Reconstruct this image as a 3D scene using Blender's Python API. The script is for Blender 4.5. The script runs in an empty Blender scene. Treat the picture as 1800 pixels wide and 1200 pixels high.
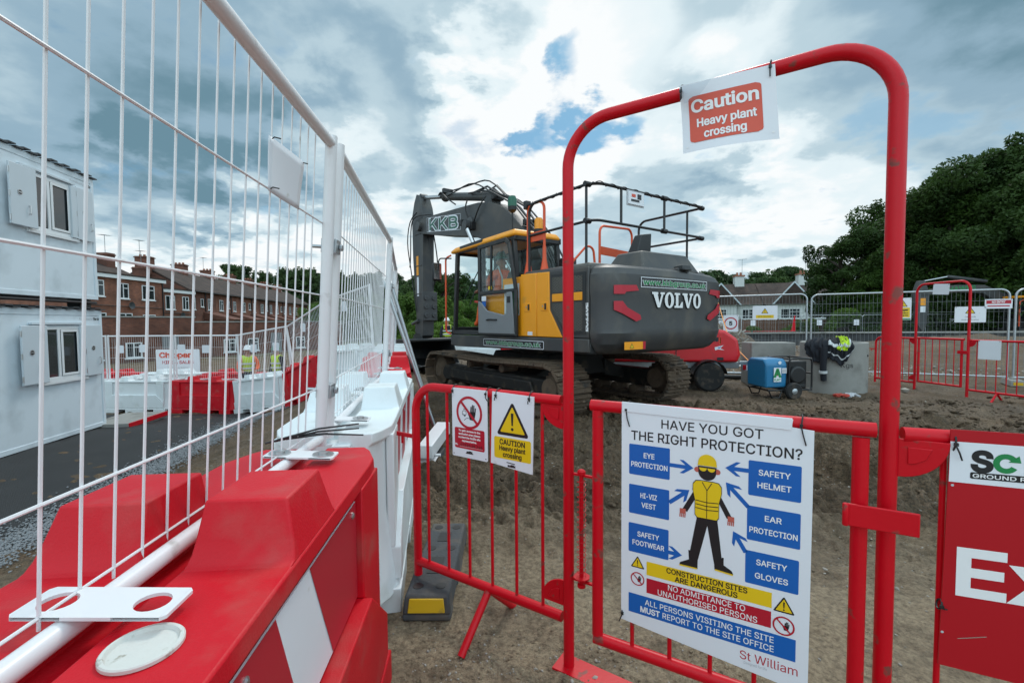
import bpy, bmesh, math, random, os
import mathutils, mathutils.geometry
import numpy as np
from mathutils import Matrix, Vector
R = math.radians
S = bpy.context.scene
COL = S.collection
random.seed(7)

# ---------------------------------------------------------------- camera
cam = bpy.data.cameras.new('camera')
camera = bpy.data.objects.new('camera', cam)
COL.objects.link(camera)
cam.sensor_width = 36.0
cam.lens = 16.0
cam.clip_start = 0.03
cam.clip_end = 4000
camera.matrix_world = (Matrix.Translation((0, 0, 1.4)) @ Matrix.Rotation(R(90 - 2.5), 4, 'X')
                       @ Matrix.Rotation(R(-0.42), 4, 'Z'))
S.camera = camera
S.view_settings.view_transform = 'Standard'
S.view_settings.look = 'None'
S.view_settings.exposure = 0.0
S.view_settings.gamma = 1.0
S.cycles.max_bounces = 8
S.cycles.transparent_max_bounces = 24

# ---------------------------------------------------------------- sky and sun
SUN_EL, SUN_AZ = R(52), R(18)          # elevation, azimuth clockwise from +Y
sun = bpy.data.lights.new('sun', 'SUN')
sun.energy = 1.3
sun.angle = R(14)
sun.color = (1.0, 0.96, 0.9)
sun_o = bpy.data.objects.new('sun', sun)
COL.objects.link(sun_o)
sd = Vector((math.sin(SUN_AZ) * math.cos(SUN_EL), math.cos(SUN_AZ) * math.cos(SUN_EL), math.sin(SUN_EL)))
sun_o.rotation_euler = sd.to_track_quat('Z', 'Y').to_euler()

world = bpy.data.worlds.new('World')
S.world = world
world.use_nodes = True
wt = world.node_tree
wt.nodes.clear()

def wn(t, **kw):
    n = wt.nodes.new(t)
    for k, v in kw.items():
        setattr(n, k, v)
    return n

def wmath(op, a, b=None, clamp=False):
    n = wn('ShaderNodeMath', operation=op, use_clamp=clamp)
    for i, v in enumerate((a, b)):
        if v is None:
            continue
        if isinstance(v, (int, float)):
            n.inputs[i].default_value = v
        else:
            wt.links.new(v, n.inputs[i])
    return n.outputs[0]

def wramp(v, a, b, lo=0.0, hi=1.0):
    n = wn('ShaderNodeMapRange', interpolation_type='SMOOTHSTEP')
    wt.links.new(v, n.inputs[0])
    for i, x in enumerate((a, b, lo, hi)):
        n.inputs[1 + i].default_value = x
    return n.outputs[0]

def wmix(f, a, b):
    n = wn('ShaderNodeMix', data_type='RGBA')
    wt.links.new(f, n.inputs[0])
    for i, c in ((6, a), (7, b)):
        if isinstance(c, tuple):
            n.inputs[i].default_value = (*c, 1)
        else:
            wt.links.new(c, n.inputs[i])
    return n.outputs[2]

def build_sky():
    out = wn('ShaderNodeOutputWorld')
    bg = wn('ShaderNodeBackground')
    bg.inputs[1].default_value = 0.1
    wt.links.new(bg.outputs[0], out.inputs[0])
    sky = wn('ShaderNodeTexSky', sky_type='NISHITA')
    sky.sun_disc = False
    sky.sun_elevation = SUN_EL
    sky.sun_rotation = SUN_AZ
    tc = wn('ShaderNodeTexCoord')
    sep = wn('ShaderNodeSeparateXYZ')
    wt.links.new(tc.outputs['Generated'], sep.inputs[0])
    z = wmath('ADD', wmath('MAXIMUM', sep.outputs[2], 0.0), 0.22)
    cmb = wn('ShaderNodeCombineXYZ')                       # the flat cloud deck seen from below
    wt.links.new(wmath('DIVIDE', sep.outputs[0], z), cmb.inputs[0])
    wt.links.new(wmath('DIVIDE', sep.outputs[1], z), cmb.inputs[1])

    def noise(scale, detail, rough, off, dist=0.0):
        m = wn('ShaderNodeMapping')
        m.inputs[1].default_value = off
        wt.links.new(cmb.outputs[0], m.inputs[0])
        n = wn('ShaderNodeTexNoise')
        n.inputs['Scale'].default_value = scale
        n.inputs['Detail'].default_value = detail
        n.inputs['Roughness'].default_value = rough
        n.inputs['Distortion'].default_value = dist
        wt.links.new(m.outputs[0], n.inputs['Vector'])
        return n
    big = noise(1.3, 7, 0.5, (3.1, 1.7, 0), 0.1)
    fine = noise(3.4, 9, 0.55, (8.3, 4.4, 2), 0.12)
    # warp directions so that the cloud masses get ragged edges
    wv = wn('ShaderNodeVectorMath', operation='SUBTRACT')
    wt.links.new(fine.outputs['Color'], wv.inputs[0])
    wv.inputs[1].default_value = (0.5, 0.5, 0.5)
    ws = wn('ShaderNodeVectorMath', operation='SCALE')
    ws.inputs['Scale'].default_value = 0.38
    wt.links.new(wv.outputs[0], ws.inputs[0])
    wa = wn('ShaderNodeVectorMath', operation='ADD')
    wt.links.new(tc.outputs['Generated'], wa.inputs[0])
    wt.links.new(ws.outputs[0], wa.inputs[1])
    nrm = wn('ShaderNodeVectorMath', operation='NORMALIZE')
    wt.links.new(wa.outputs[0], nrm.inputs[0])

    def blobs(lst, base):
        acc = base
        for (x, y, zz, rad, amp) in lst:
            d = wn('ShaderNodeVectorMath', operation='DOT_PRODUCT')
            wt.links.new(nrm.outputs[0], d.inputs[0])
            d.inputs[1].default_value = Vector((x, y, zz)).normalized()
            r = wramp(d.outputs['Value'], math.cos(R(rad)), 1.0, 0.0, amp)
            acc = wmath('ADD', acc, r)
        return acc
    b1 = wramp(big.outputs[0], 0.3, 0.7, 0.0, 1.0)
    f1 = wramp(fine.outputs[0], 0.3, 0.7, 0.0, 1.0)
    lum = wmath('ADD', wmath('ADD', wmath('MULTIPLY', b1, 0.22), wmath('MULTIPLY', f1, 0.34)), 0.3)
    lum = blobs(SKY_LIGHT, lum)
    lum = wmath('MAXIMUM', wmath('MINIMUM', lum, 1.0), 0.0)
    gap = blobs(SKY_GAPS, wmath('MULTIPLY', wmath('SUBTRACT', f1, 0.74), 1.5))
    gapf = wramp(gap, 0.12, 0.7, 0.0, 0.88)
    cr = wn('ShaderNodeValToRGB')
    cr.color_ramp.interpolation = 'EASE'
    wt.links.new(lum, cr.inputs[0])
    els = cr.color_ramp.elements
    els[0].position, els[0].color = 0.0, (1.5, 2.75, 3.5, 1)
    els[1].position, els[1].color = 1.0, (9.6, 9.9, 10.0, 1)
    for p, c in ((0.3, (3.0, 4.5, 5.6, 1)), (0.6, (5.0, 6.5, 7.3, 1)), (0.82, (8.0, 9.1, 9.5, 1))):
        e = els.new(p)
        e.color = c
    tint = wn('ShaderNodeMix', data_type='RGBA')
    tint.blend_type = 'MULTIPLY'
    tint.inputs[0].default_value = 1.0
    wt.links.new(sky.outputs[0], tint.inputs[6])
    tint.inputs[7].default_value = (0.34, 0.78, 0.92, 1)
    # extra sky brightness added overhead and behind the camera, lighting camera-facing sides
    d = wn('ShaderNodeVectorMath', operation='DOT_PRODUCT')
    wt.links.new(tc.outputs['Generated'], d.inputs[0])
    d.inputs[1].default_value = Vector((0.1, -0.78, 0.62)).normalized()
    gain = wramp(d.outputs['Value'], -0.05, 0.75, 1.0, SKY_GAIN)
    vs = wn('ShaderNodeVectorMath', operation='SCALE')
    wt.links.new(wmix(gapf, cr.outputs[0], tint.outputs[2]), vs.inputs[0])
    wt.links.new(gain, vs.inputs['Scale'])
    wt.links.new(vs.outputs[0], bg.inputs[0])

# direction x, y, z of each cloud mass, its radius in degrees, how much lighter or darker it is
SKY_LIGHT = [(0.020, 0.933, 0.360, 13, 0.65), (0.077, 0.924, 0.373, 8, 0.3), (0.046, 0.852, 0.522, 14, 0.42), (0.255, 0.825, 0.504, 16, 0.14), (0.132, 0.952, 0.275, 12, 0.22), (0.430, 0.868, 0.248, 18, 0.1), (0.433, 0.817, 0.381, 12, 0.1), (-0.214, 0.965, 0.151, 9, 0.4), (-0.422, 0.897, 0.131, 10, 0.4), (-0.592, 0.797, 0.123, 11, 0.35), (-0.678, 0.729, 0.091, 12, 0.35), (-0.315, 0.866, 0.389, 9, 0.22), (0.520, 0.838, 0.167, 12, 0.25), (0.599, 0.748, 0.285, 14, 0.12), (-0.105, 0.891, 0.441, 12, -0.2), (-0.078, 0.941, 0.330, 10, -0.25), (-0.365, 0.879, 0.305, 8, -0.2), (-0.442, 0.763, 0.471, 16, -0.25), (-0.612, 0.765, 0.198, 9, -0.55), (-0.535, 0.770, 0.348, 13, -0.12), (-0.691, 0.672, 0.265, 14, -0.1), (-0.479, 0.848, 0.228, 8, -0.3), (-0.197, 0.826, 0.528, 9, -0.15), (0.370, 0.904, 0.215, 8, -0.2), (0.648, 0.662, 0.378, 18, -0.3), (0.215, 0.957, 0.194, 7, -0.15), (0.123, 0.977, 0.175, 9, -0.1)]
SKY_GAPS = [(0.074, 0.890, 0.450, 4.5, 0.55), (0.094, 0.875, 0.474, 4, 0.35), (0.209, 0.906, 0.368, 5, 0.5), (0.159, 0.906, 0.393, 3.5, 0.3), (0.210, 0.845, 0.492, 3.5, 0.4), (0.071, 0.851, 0.521, 3.5, 0.25), (0.071, 0.921, 0.383, 3.5, 0.35), (0.546, 0.803, 0.238, 2.5, 0.3), (0.254, 0.890, 0.379, 4, 0.3), (0.146, 0.835, 0.531, 5, 0.3), (0.276, 0.858, 0.433, 3, 0.25)]
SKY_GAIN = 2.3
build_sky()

# ---------------------------------------------------------------- materials
MATS = {}

def mat(name, col, rough=0.5, metal=0.0, var=0.0, vscale=4.0, bump=0.0, bscale=60.0, dirt=None, dscale=2.5, dlo=0.52, dhi=0.7, spec=0.5, coat=0.0):
    m = bpy.data.materials.new(name)
    m.use_nodes = True
    t = m.node_tree
    p = t.nodes['Principled BSDF']
    p.inputs['Base Color'].default_value = (*col, 1)
    p.inputs['Roughness'].default_value = rough
    p.inputs['Metallic'].default_value = metal
    p.inputs['Specular IOR Level'].default_value = spec
    p.inputs['Coat Weight'].default_value = coat
    MATS[name] = m
    tc = t.nodes.new('ShaderNodeTexCoord')
    def nz(scale, detail=6):
        n = t.nodes.new('ShaderNodeTexNoise')
        n.inputs['Scale'].default_value = scale
        n.inputs['Detail'].default_value = detail
        t.links.new(tc.outputs['Object'], n.inputs['Vector'])
        return n
    cur = None
    if var > 0:
        n = nz(vscale)
        mx = t.nodes.new('ShaderNodeMix'); mx.data_type = 'RGBA'
        t.links.new(n.outputs[0], mx.inputs[0])
        mx.inputs[6].default_value = (*[c * (1 - var) for c in col], 1)
        mx.inputs[7].default_value = (*[min(1, c * (1 + var)) for c in col], 1)
        cur = mx.outputs[2]
    if dirt is not None:
        n = nz(dscale, 10)
        mr = t.nodes.new('ShaderNodeMapRange')
        t.links.new(n.outputs[0], mr.inputs[0])
        mr.inputs[1].default_value = dlo; mr.inputs[2].default_value = dhi
        mx = t.nodes.new('ShaderNodeMix'); mx.data_type = 'RGBA'
        t.links.new(mr.outputs[0], mx.inputs[0])
        if cur is None:
            mx.inputs[6].default_value = (*col, 1)
        else:
            t.links.new(cur, mx.inputs[6])
        mx.inputs[7].default_value = (*dirt, 1)
        cur = mx.outputs[2]
    if cur is not None:
        t.links.new(cur, p.inputs['Base Color'])
    if bump > 0:
        n = nz(bscale, 8)
        b = t.nodes.new('ShaderNodeBump')
        b.inputs['Strength'].default_value = bump
        b.inputs['Distance'].default_value = 0.01
        t.links.new(n.outputs[0], b.inputs['Height'])
        t.links.new(b.outputs[0], p.inputs['Normal'])
    return m

mat('red_plastic', (0.56, 0.003, 0.013), 0.5, spec=0.3, var=0.12, vscale=3, bump=0.12, bscale=180, dirt=(0.46, 0.06, 0.055), dscale=6, dlo=0.54, dhi=0.78)
mat('white_plastic', (0.72, 0.76, 0.77), 0.38, var=0.04, vscale=3, bump=0.08, bscale=120, dirt=(0.55, 0.58, 0.55), dscale=4, dlo=0.58, dhi=0.8)
mat('cap_white', (0.62, 0.62, 0.58), 0.5, dirt=(0.3, 0.28, 0.22), dscale=45, dlo=0.6, dhi=0.7, bump=0.2, bscale=60)
mat('white_paint', (0.74, 0.73, 0.74), 0.32, var=0.04, vscale=10, dirt=(0.45, 0.43, 0.4), dscale=14, dlo=0.66, dhi=0.8)
mat('red_paint', (0.56, 0.003, 0.012), 0.36, spec=0.28, var=0.08, vscale=8, dirt=(0.22, 0.05, 0.04), dscale=22, dlo=0.63, dhi=0.7, bump=0.05, bscale=90)
mat('red_bright', (0.62, 0.02, 0.02), 0.4)
mat('galv', (0.42, 0.45, 0.47), 0.38, metal=0.75, var=0.2, vscale=20, bump=0.05)
mat('galv_wire', (0.26, 0.28, 0.29), 0.5, metal=0.6)
mat('steel', (0.5, 0.5, 0.5), 0.3, metal=0.9)
mat('black_plastic', (0.012, 0.012, 0.013), 0.45)
mat('rubber', (0.055, 0.058, 0.062), 0.8, var=0.2, bump=0.4, bscale=40, dirt=(0.12, 0.1, 0.08), dscale=6, dlo=0.5, dhi=0.75)
mat('yellow_reflector', (0.62, 0.38, 0.01), 0.4, dirt=(0.25, 0.17, 0.05), dscale=12, dlo=0.6, dhi=0.75)
mat('sign_white', (0.74, 0.76, 0.8), 0.35, var=0.03, vscale=5, dirt=(0.5, 0.48, 0.44), dscale=11, dlo=0.68, dhi=0.8)
mat('sign_blue', (0.004, 0.11, 0.42), 0.35)
mat('sign_yellow', (0.78, 0.52, 0.01), 0.35)
mat('sign_red', (0.45, 0.008, 0.025), 0.35)
mat('sign_black', (0.012, 0.012, 0.014), 0.4)
mat('sign_green', (0.01, 0.22, 0.06), 0.4)
mat('sign_orange', (0.62, 0.075, 0.035), 0.35)
mat('sign_skin', (0.5, 0.11, 0.08), 0.4)
mat('sign_grey', (0.45, 0.46, 0.48), 0.5)
mat('lettering_white', (0.8, 0.8, 0.8), 0.4)
mat('exclusion_red', (0.42, 0.003, 0.01), 0.45, spec=0.35, dirt=(0.22, 0.05, 0.04), dscale=7, dlo=0.68, dhi=0.74)
mat('cabin_blue', (0.66, 0.74, 0.79), 0.45, var=0.04, vscale=1.5, dirt=(0.52, 0.59, 0.63), dscale=2.5, dlo=0.5, dhi=0.75, bump=0.03, bscale=12)
mat('shutter', (0.56, 0.62, 0.66), 0.4, var=0.04)
mat('upvc', (0.74, 0.76, 0.77), 0.3)
mat('dark_roof', (0.05, 0.055, 0.06), 0.6, var=0.3)
mat('concrete', (0.27, 0.265, 0.245), 0.85, var=0.22, vscale=3, bump=0.35, bscale=40, dirt=(0.16, 0.155, 0.14), dscale=3, dlo=0.5, dhi=0.72)
mat('vol_grey', (0.047, 0.047, 0.048), 0.45, var=0.12, vscale=2, dirt=(0.1, 0.088, 0.072), dscale=3, dlo=0.46, dhi=0.78)
mat('vol_dark', (0.02, 0.021, 0.022), 0.5, var=0.2, dirt=(0.06, 0.052, 0.043), dscale=4, dlo=0.55, dhi=0.8)
mat('vol_black', (0.01, 0.01, 0.011), 0.4)
mat('vol_yellow', (0.88, 0.335, 0.01), 0.36, var=0.06, dirt=(0.4, 0.22, 0.05), dscale=3, dlo=0.62, dhi=0.85)
mat('boom_grey', (0.05, 0.052, 0.054), 0.45, var=0.15, dirt=(0.095, 0.085, 0.072), dscale=2.2, dlo=0.5, dhi=0.78)
mat('door_grey', (0.2, 0.21, 0.22), 0.4, var=0.05)
mat('safety_orange', (0.7, 0.085, 0.02), 0.4)
mat('track_mud', (0.12, 0.083, 0.055), 0.9, var=0.35, vscale=7, bump=1.0, bscale=18, dirt=(0.05, 0.043, 0.037), dscale=5, dlo=0.52, dhi=0.68)
mat('chassis_black', (0.012, 0.011, 0.01), 0.7, var=0.3, dirt=(0.06, 0.045, 0.03), dscale=5, dlo=0.55, dhi=0.7)
mat('chrome', (0.6, 0.6, 0.6), 0.18, metal=1.0)
mat('hose', (0.015, 0.015, 0.016), 0.5)
mat('amber', (0.85, 0.32, 0.01), 0.25)
mat('beacon_green', (0.005, 0.1, 0.055), 0.25)
mat('hiviz_orange', (0.85, 0.12, 0.02), 0.7, var=0.1, vscale=10)
mat('hiviz_yellow', (0.5, 0.68, 0.03), 0.7, var=0.1, vscale=10)
mat('reflective', (0.55, 0.57, 0.58), 0.4)
mat('navy_cloth', (0.009, 0.011, 0.017), 0.85, var=0.3, vscale=12, bump=0.4, bscale=25)
mat('skin', (0.42, 0.22, 0.15), 0.55)
mat('helmet_white', (0.8, 0.8, 0.8), 0.3)
mat('helmet_green', (0.01, 0.2, 0.09), 0.35)
mat('compressor_red', (0.6, 0.012, 0.02), 0.3, var=0.06, dirt=(0.3, 0.03, 0.03), dscale=3, dlo=0.6, dhi=0.8)
mat('gen_blue', (0.02, 0.17, 0.34), 0.35, dirt=(0.1, 0.17, 0.22), dscale=7, dlo=0.62, dhi=0.75)
mat('tyre', (0.018, 0.018, 0.018), 0.85, dirt=(0.08, 0.06, 0.045), dscale=9, dlo=0.5, dhi=0.7)
mat('cable_orange', (0.72, 0.26, 0.03), 0.5)
mat('timber', (0.15, 0.065, 0.035), 0.85, var=0.3, vscale=9)
mat('bark', (0.06, 0.045, 0.035), 0.9, var=0.3, bump=0.6, bscale=14)
mat('render_white', (0.58, 0.6, 0.58), 0.8, var=0.08, vscale=0.6)
mat('glass_dark', (0.02, 0.026, 0.03), 0.06, spec=0.8)
mat('chimney_pot', (0.3, 0.12, 0.07), 0.8)
mat('sheet_pile', (0.035, 0.038, 0.042), 0.6, var=0.5, vscale=3, dirt=(0.11, 0.1, 0.09), dscale=2, dlo=0.5, dhi=0.7)
mat('stone_light', (0.32, 0.29, 0.25), 0.9, var=0.4, vscale=15)
mat('gravel_grey', (0.2, 0.21, 0.22), 0.85, var=0.4, vscale=18)
mat('plant_green', (0.055, 0.11, 0.025), 0.7, var=0.5, vscale=3)
mat('rope_red', (0.45, 0.05, 0.03), 0.7, var=0.3)

def glass_mat(name, tint, refl):
    m = bpy.data.materials.new(name)
    m.use_nodes = True
    t = m.node_tree
    t.nodes.remove(t.nodes['Principled BSDF'])
    tr = t.nodes.new('ShaderNodeBsdfTransparent'); tr.inputs[0].default_value = (*tint, 1)
    gl = t.nodes.new('ShaderNodeBsdfGlossy'); gl.inputs['Roughness'].default_value = 0.03
    mx = t.nodes.new('ShaderNodeMixShader')
    fr = t.nodes.new('ShaderNodeLayerWeight'); fr.inputs[0].default_value = refl
    t.links.new(fr.outputs['Fresnel'], mx.inputs[0])
    t.links.new(tr.outputs[0], mx.inputs[1]); t.links.new(gl.outputs[0], mx.inputs[2])
    t.links.new(mx.outputs[0], t.nodes['Material Output'].inputs[0])
    MATS[name] = m
glass_mat('cab_glass', (0.955, 0.985, 0.975), 0.12)
glass_mat('clear_film', (0.86, 0.88, 0.9), 0.3)

def brick_mat(name, c1, c2, mortar, scale, rough=0.9, rows=None):
    m = bpy.data.materials.new(name)
    m.use_nodes = True
    t = m.node_tree
    p = t.nodes['Principled BSDF']
    p.inputs['Roughness'].default_value = rough
    tc = t.nodes.new('ShaderNodeTexCoord')
    sp = t.nodes.new('ShaderNodeSeparateXYZ')
    t.links.new(tc.outputs['Object'], sp.inputs[0])
    ad = t.nodes.new('ShaderNodeMath'); ad.operation = 'ADD'
    t.links.new(sp.outputs[0], ad.inputs[0]); t.links.new(sp.outputs[1], ad.inputs[1])
    cb = t.nodes.new('ShaderNodeCombineXYZ')
    t.links.new(ad.outputs[0], cb.inputs[0]); t.links.new(sp.outputs[2], cb.inputs[1])
    b = t.nodes.new('ShaderNodeTexBrick')
    b.inputs['Scale'].default_value = scale
    b.inputs['Color1'].default_value = (*c1, 1); b.inputs['Color2'].default_value = (*c2, 1)
    b.inputs['Mortar'].default_value = (*mortar, 1)
    b.inputs['Mortar Size'].default_value = 0.012
    b.inputs['Brick Width'].default_value = 0.46; b.inputs['Row Height'].default_value = 0.16
    t.links.new(cb.outputs[0], b.inputs['Vector'])
    n = t.nodes.new('ShaderNodeTexNoise'); n.inputs['Scale'].default_value = 0.9; n.inputs['Detail'].default_value = 8
    t.links.new(tc.outputs['Object'], n.inputs['Vector'])
    mr = t.nodes.new('ShaderNodeMapRange'); t.links.new(n.outputs[0], mr.inputs[0])
    mr.inputs[1].default_value = 0.3; mr.inputs[2].default_value = 0.7
    mr.inputs[3].default_value = 0.55; mr.inputs[4].default_value = 1.25
    mx = t.nodes.new('ShaderNodeMix'); mx.data_type = 'RGBA'; mx.blend_type = 'MULTIPLY'; mx.inputs[0].default_value = 1
    t.links.new(b.outputs[0], mx.inputs[6]); t.links.new(mr.outputs[0], mx.inputs[7])
    t.links.new(mx.outputs[2], p.inputs['Base Color'])
    MATS[name] = m
brick_mat('brick', (0.27, 0.095, 0.05), (0.18, 0.062, 0.036), (0.17, 0.13, 0.11), 2.0)
brick_mat('brick_dark', (0.19, 0.068, 0.04), (0.13, 0.047, 0.031), (0.11, 0.085, 0.07), 2.0)
brick_mat('roof_tile', (0.075, 0.045, 0.033), (0.045, 0.03, 0.025), (0.02, 0.016, 0.015), 1.5)

def leaf_mat(name, dark, light, nscale):
    m = bpy.data.materials.new(name)
    m.use_nodes = True
    t = m.node_tree
    p = t.nodes['Principled BSDF']
    p.inputs['Roughness'].default_value = 0.6
    p.inputs['Specular IOR Level'].default_value = 0.25
    tc = t.nodes.new('ShaderNodeTexCoord')
    n = t.nodes.new('ShaderNodeTexNoise'); n.inputs['Scale'].default_value = nscale; n.inputs['Detail'].default_value = 5
    t.links.new(tc.outputs['Object'], n.inputs['Vector'])
    oi = t.nodes.new('ShaderNodeObjectInfo')
    ad = t.nodes.new('ShaderNodeMath'); ad.operation = 'MULTIPLY_ADD'
    t.links.new(oi.outputs['Random'], ad.inputs[0]); ad.inputs[1].default_value = 0.3
    t.links.new(n.outputs[0], ad.inputs[2])
    mr = t.nodes.new('ShaderNodeMapRange'); t.links.new(ad.outputs[0], mr.inputs[0])
    mr.inputs[1].default_value = 0.4; mr.inputs[2].default_value = 0.9
    mx = t.nodes.new('ShaderNodeMix'); mx.data_type = 'RGBA'
    t.links.new(mr.outputs[0], mx.inputs[0])
    mx.inputs[6].default_value = (*dark, 1); mx.inputs[7].default_value = (*light, 1)
    t.links.new(mx.outputs[2], p.inputs['Base Color'])
    tl = t.nodes.new('ShaderNodeBsdfTranslucent'); t.links.new(mx.outputs[2], tl.inputs[0])
    ms = t.nodes.new('ShaderNodeMixShader'); ms.inputs[0].default_value = 0.38
    t.links.new(p.outputs[0], ms.inputs[1]); t.links.new(tl.outputs[0], ms.inputs[2])
    t.links.new(ms.outputs[0], t.nodes['Material Output'].inputs[0])
    MATS[name] = m
leaf_mat('leaf_dark', (0.022, 0.05, 0.012), (0.06, 0.11, 0.022), 0.55)
leaf_mat('leaf_mid', (0.04, 0.085, 0.014), (0.1, 0.18, 0.03), 0.55)
leaf_mat('leaf_light', (0.06, 0.125, 0.016), (0.14, 0.23, 0.035), 0.7)
leaf_mat('leaf_far', (0.03, 0.062, 0.026), (0.075, 0.125, 0.036), 0.25)

# ---------------------------------------------------------------- mesh helpers
class MB:
    """collects shapes; build() links them as ONE mesh object"""
    def __init__(s, M=None):
        s.v, s.f, s.m, s.M, s.mi, s.mats = [], [], [], M or Matrix.Identity(4), 0, []
    def use(s, name):
        if name not in s.mats:
            s.mats.append(name)
        s.mi = s.mats.index(name)
        return s
    def add(s, vs, fs):
        o = len(s.v)
        s.v += [tuple(s.M @ Vector(p)) for p in vs]
        s.f += [tuple(i + o for i in f) for f in fs]
        s.m += [s.mi] * len(fs)
        return s
    def hexa(s, p):            # 4 bottom (ccw from above), 4 top
        return s.add(p, [(3, 2, 1, 0), (4, 5, 6, 7), (0, 1, 5, 4), (1, 2, 6, 5), (2, 3, 7, 6), (3, 0, 4, 7)])
    def box(s, x0, y0, z0, x1, y1, z1):
        return s.hexa([(x0, y0, z0), (x1, y0, z0), (x1, y1, z0), (x0, y1, z0), (x0, y0, z1), (x1, y0, z1), (x1, y1, z1), (x0, y1, z1)])
    def frust(s, x0, y0, x1, y1, z0, z1, ix, iy=None):
        iy = ix if iy is None else iy
        return s.hexa([(x0, y0, z0), (x1, y0, z0), (x1, y1, z0), (x0, y1, z0),
                       (x0 + ix, y0 + iy, z1), (x1 - ix, y0 + iy, z1), (x1 - ix, y1 - iy, z1), (x0 + ix, y1 - iy, z1)])
    def tube(s, pts, r, n=10, closed=False):
        pts = [Vector(p) for p in pts]
        k = len(pts)
        rr = r if isinstance(r, (list, tuple)) else [r] * k
        vs, fs = [], []
        up = None
        for i, p in enumerate(pts):
            if closed:
                t = (pts[(i + 1) % k] - pts[i - 1]).normalized()
            else:
                t = (pts[min(i + 1, k - 1)] - pts[max(i - 1, 0)]).normalized()
            if up is None:
                a = Vector((0, 0, 1)) if abs(t.z) < 0.9 else Vector((1, 0, 0))
                up = t.cross(a).normalized()
            up = (up - t * up.dot(t)).normalized()
            w = t.cross(up)
            # keep the thickness through a bend
            for j in range(n):
                a = 2 * math.pi * j / n
                vs.append(p + (up * math.cos(a) + w * math.sin(a)) * rr[i])
        for i in range(k if closed else k - 1):
            i2 = (i + 1) % k
            for j in range(n):
                j2 = (j + 1) % n
                fs.append((i * n + j, i * n + j2, i2 * n + j2, i2 * n + j))
        if not closed:
            fs.append(tuple(range(n - 1, -1, -1)))
            fs.append(tuple((k - 1) * n + j for j in range(n)))
        return s.add(vs, fs)
    def cyl(s, a, b, r, n=16):
        return s.tube([a, b], r, n)
    def lathe(s, prof, n=20, axis='Z', c=(0, 0, 0)):    # prof: (radius, height)
        vs, fs = [], []
        for (r, h) in prof:
            for j in range(n):
                a = 2 * math.pi * j / n
                q = (r * math.cos(a), r * math.sin(a), h)
                if axis == 'X': q = (q[2], q[0], q[1])
                if axis == 'Y': q = (q[1], q[2], q[0])
                vs.append((q[0] + c[0], q[1] + c[1], q[2] + c[2]))
        for i in range(len(prof) - 1):
            for j in range(n):
                j2 = (j + 1) % n
                fs.append((i * n + j, i * n + j2, (i + 1) * n + j2, (i + 1) * n + j))
        fs.append(tuple(range(n - 1, -1, -1)))
        fs.append(tuple((len(prof) - 1) * n + j for j in range(n)))
        return s.add(vs, fs)
    def prism(s, pts, vec):
        vec = Vector(vec)
        k = len(pts)
        vs = [Vector(p) for p in pts] + [Vector(p) + vec for p in pts]
        fs = [tuple(range(k - 1, -1, -1)), tuple(range(k, 2 * k))]
        fs += [(i, (i + 1) % k, (i + 1) % k + k, i + k) for i in range(k)]
        return s.add(vs, fs)
    def loft(s, rings, caps=True):
        k = len(rings[0])
        vs = [p for r in rings for p in r]
        fs = []
        for i in range(len(rings) - 1):
            for j in range(k):
                j2 = (j + 1) % k
                fs.append((i * k + j, i * k + j2, (i + 1) * k + j2, (i + 1) * k + j))
        if caps:
            fs.append(tuple(range(k - 1, -1, -1)))
            fs.append(tuple((len(rings) - 1) * k + j for j in range(k)))
        return s.add(vs, fs)
    def build(s, name, mats=None, parent=None, bevel=0.0, seg=2, smooth=True, ang=38):
        me = bpy.data.meshes.new(name)
        me.from_pydata(s.v, [], s.f)
        names = s.mats if s.mats else ([mats] if isinstance(mats, str) else mats)
        for n in names:
            me.materials.append(MATS[n])
        if s.mats:
            me.polygons.foreach_set('material_index', s.m)
        bm = bmesh.new(); bm.from_mesh(me)
        bmesh.ops.recalc_face_normals(bm, faces=bm.faces)
        bm.to_mesh(me); bm.free()
        if smooth:
            me.polygons.foreach_set('use_smooth', [True] * len(me.polygons))
            me.set_sharp_from_angle(angle=R(ang))
        me.update()
        o = bpy.data.objects.new(name, me)
        COL.objects.link(o)
        if parent is not None:
            o.parent = parent
        if bevel > 0:
            b = o.modifiers.new('bevel', 'BEVEL')
            b.width = bevel; b.segments = seg; b.limit_method = 'ANGLE'; b.angle_limit = R(30)
        return o

def tag(o, label, cat, group=None, kind=None):
    o['label'] = label
    o['category'] = cat
    if group: o['group'] = group
    if kind: o['kind'] = kind
    return o

def thing(name, label, cat, loc=(0, 0, 0), rz=0.0, group=None, rot=None, scale=None):
    o = bpy.data.objects.new(name, None)
    o.empty_display_size = 0.1
    COL.objects.link(o)
    o.location = loc
    o.rotation_euler = rot if rot else (0, 0, rz)
    if scale: o.scale = (scale,) * 3 if isinstance(scale, (int, float)) else scale
    return tag(o, label, cat, group)

def copy_thing(root, loc, rz=None, label=None, group=None, rot=None, scale=None):
    def cp(o, parent):
        c = o.copy()
        COL.objects.link(c)
        c.parent = parent
        for ch in list(o.children):
            cp(ch, c)
        return c
    r = cp(root, None)
    r.location = loc
    if rot is not None: r.rotation_euler = rot
    elif rz is not None: r.rotation_euler = (0, 0, rz)
    if scale is not None: r.scale = (scale,) * 3 if isinstance(scale, (int, float)) else scale
    if label: r['label'] = label
    if group: r['group'] = group
    return r

def structure(o):
    o['kind'] = 'structure'
    return o

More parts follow.
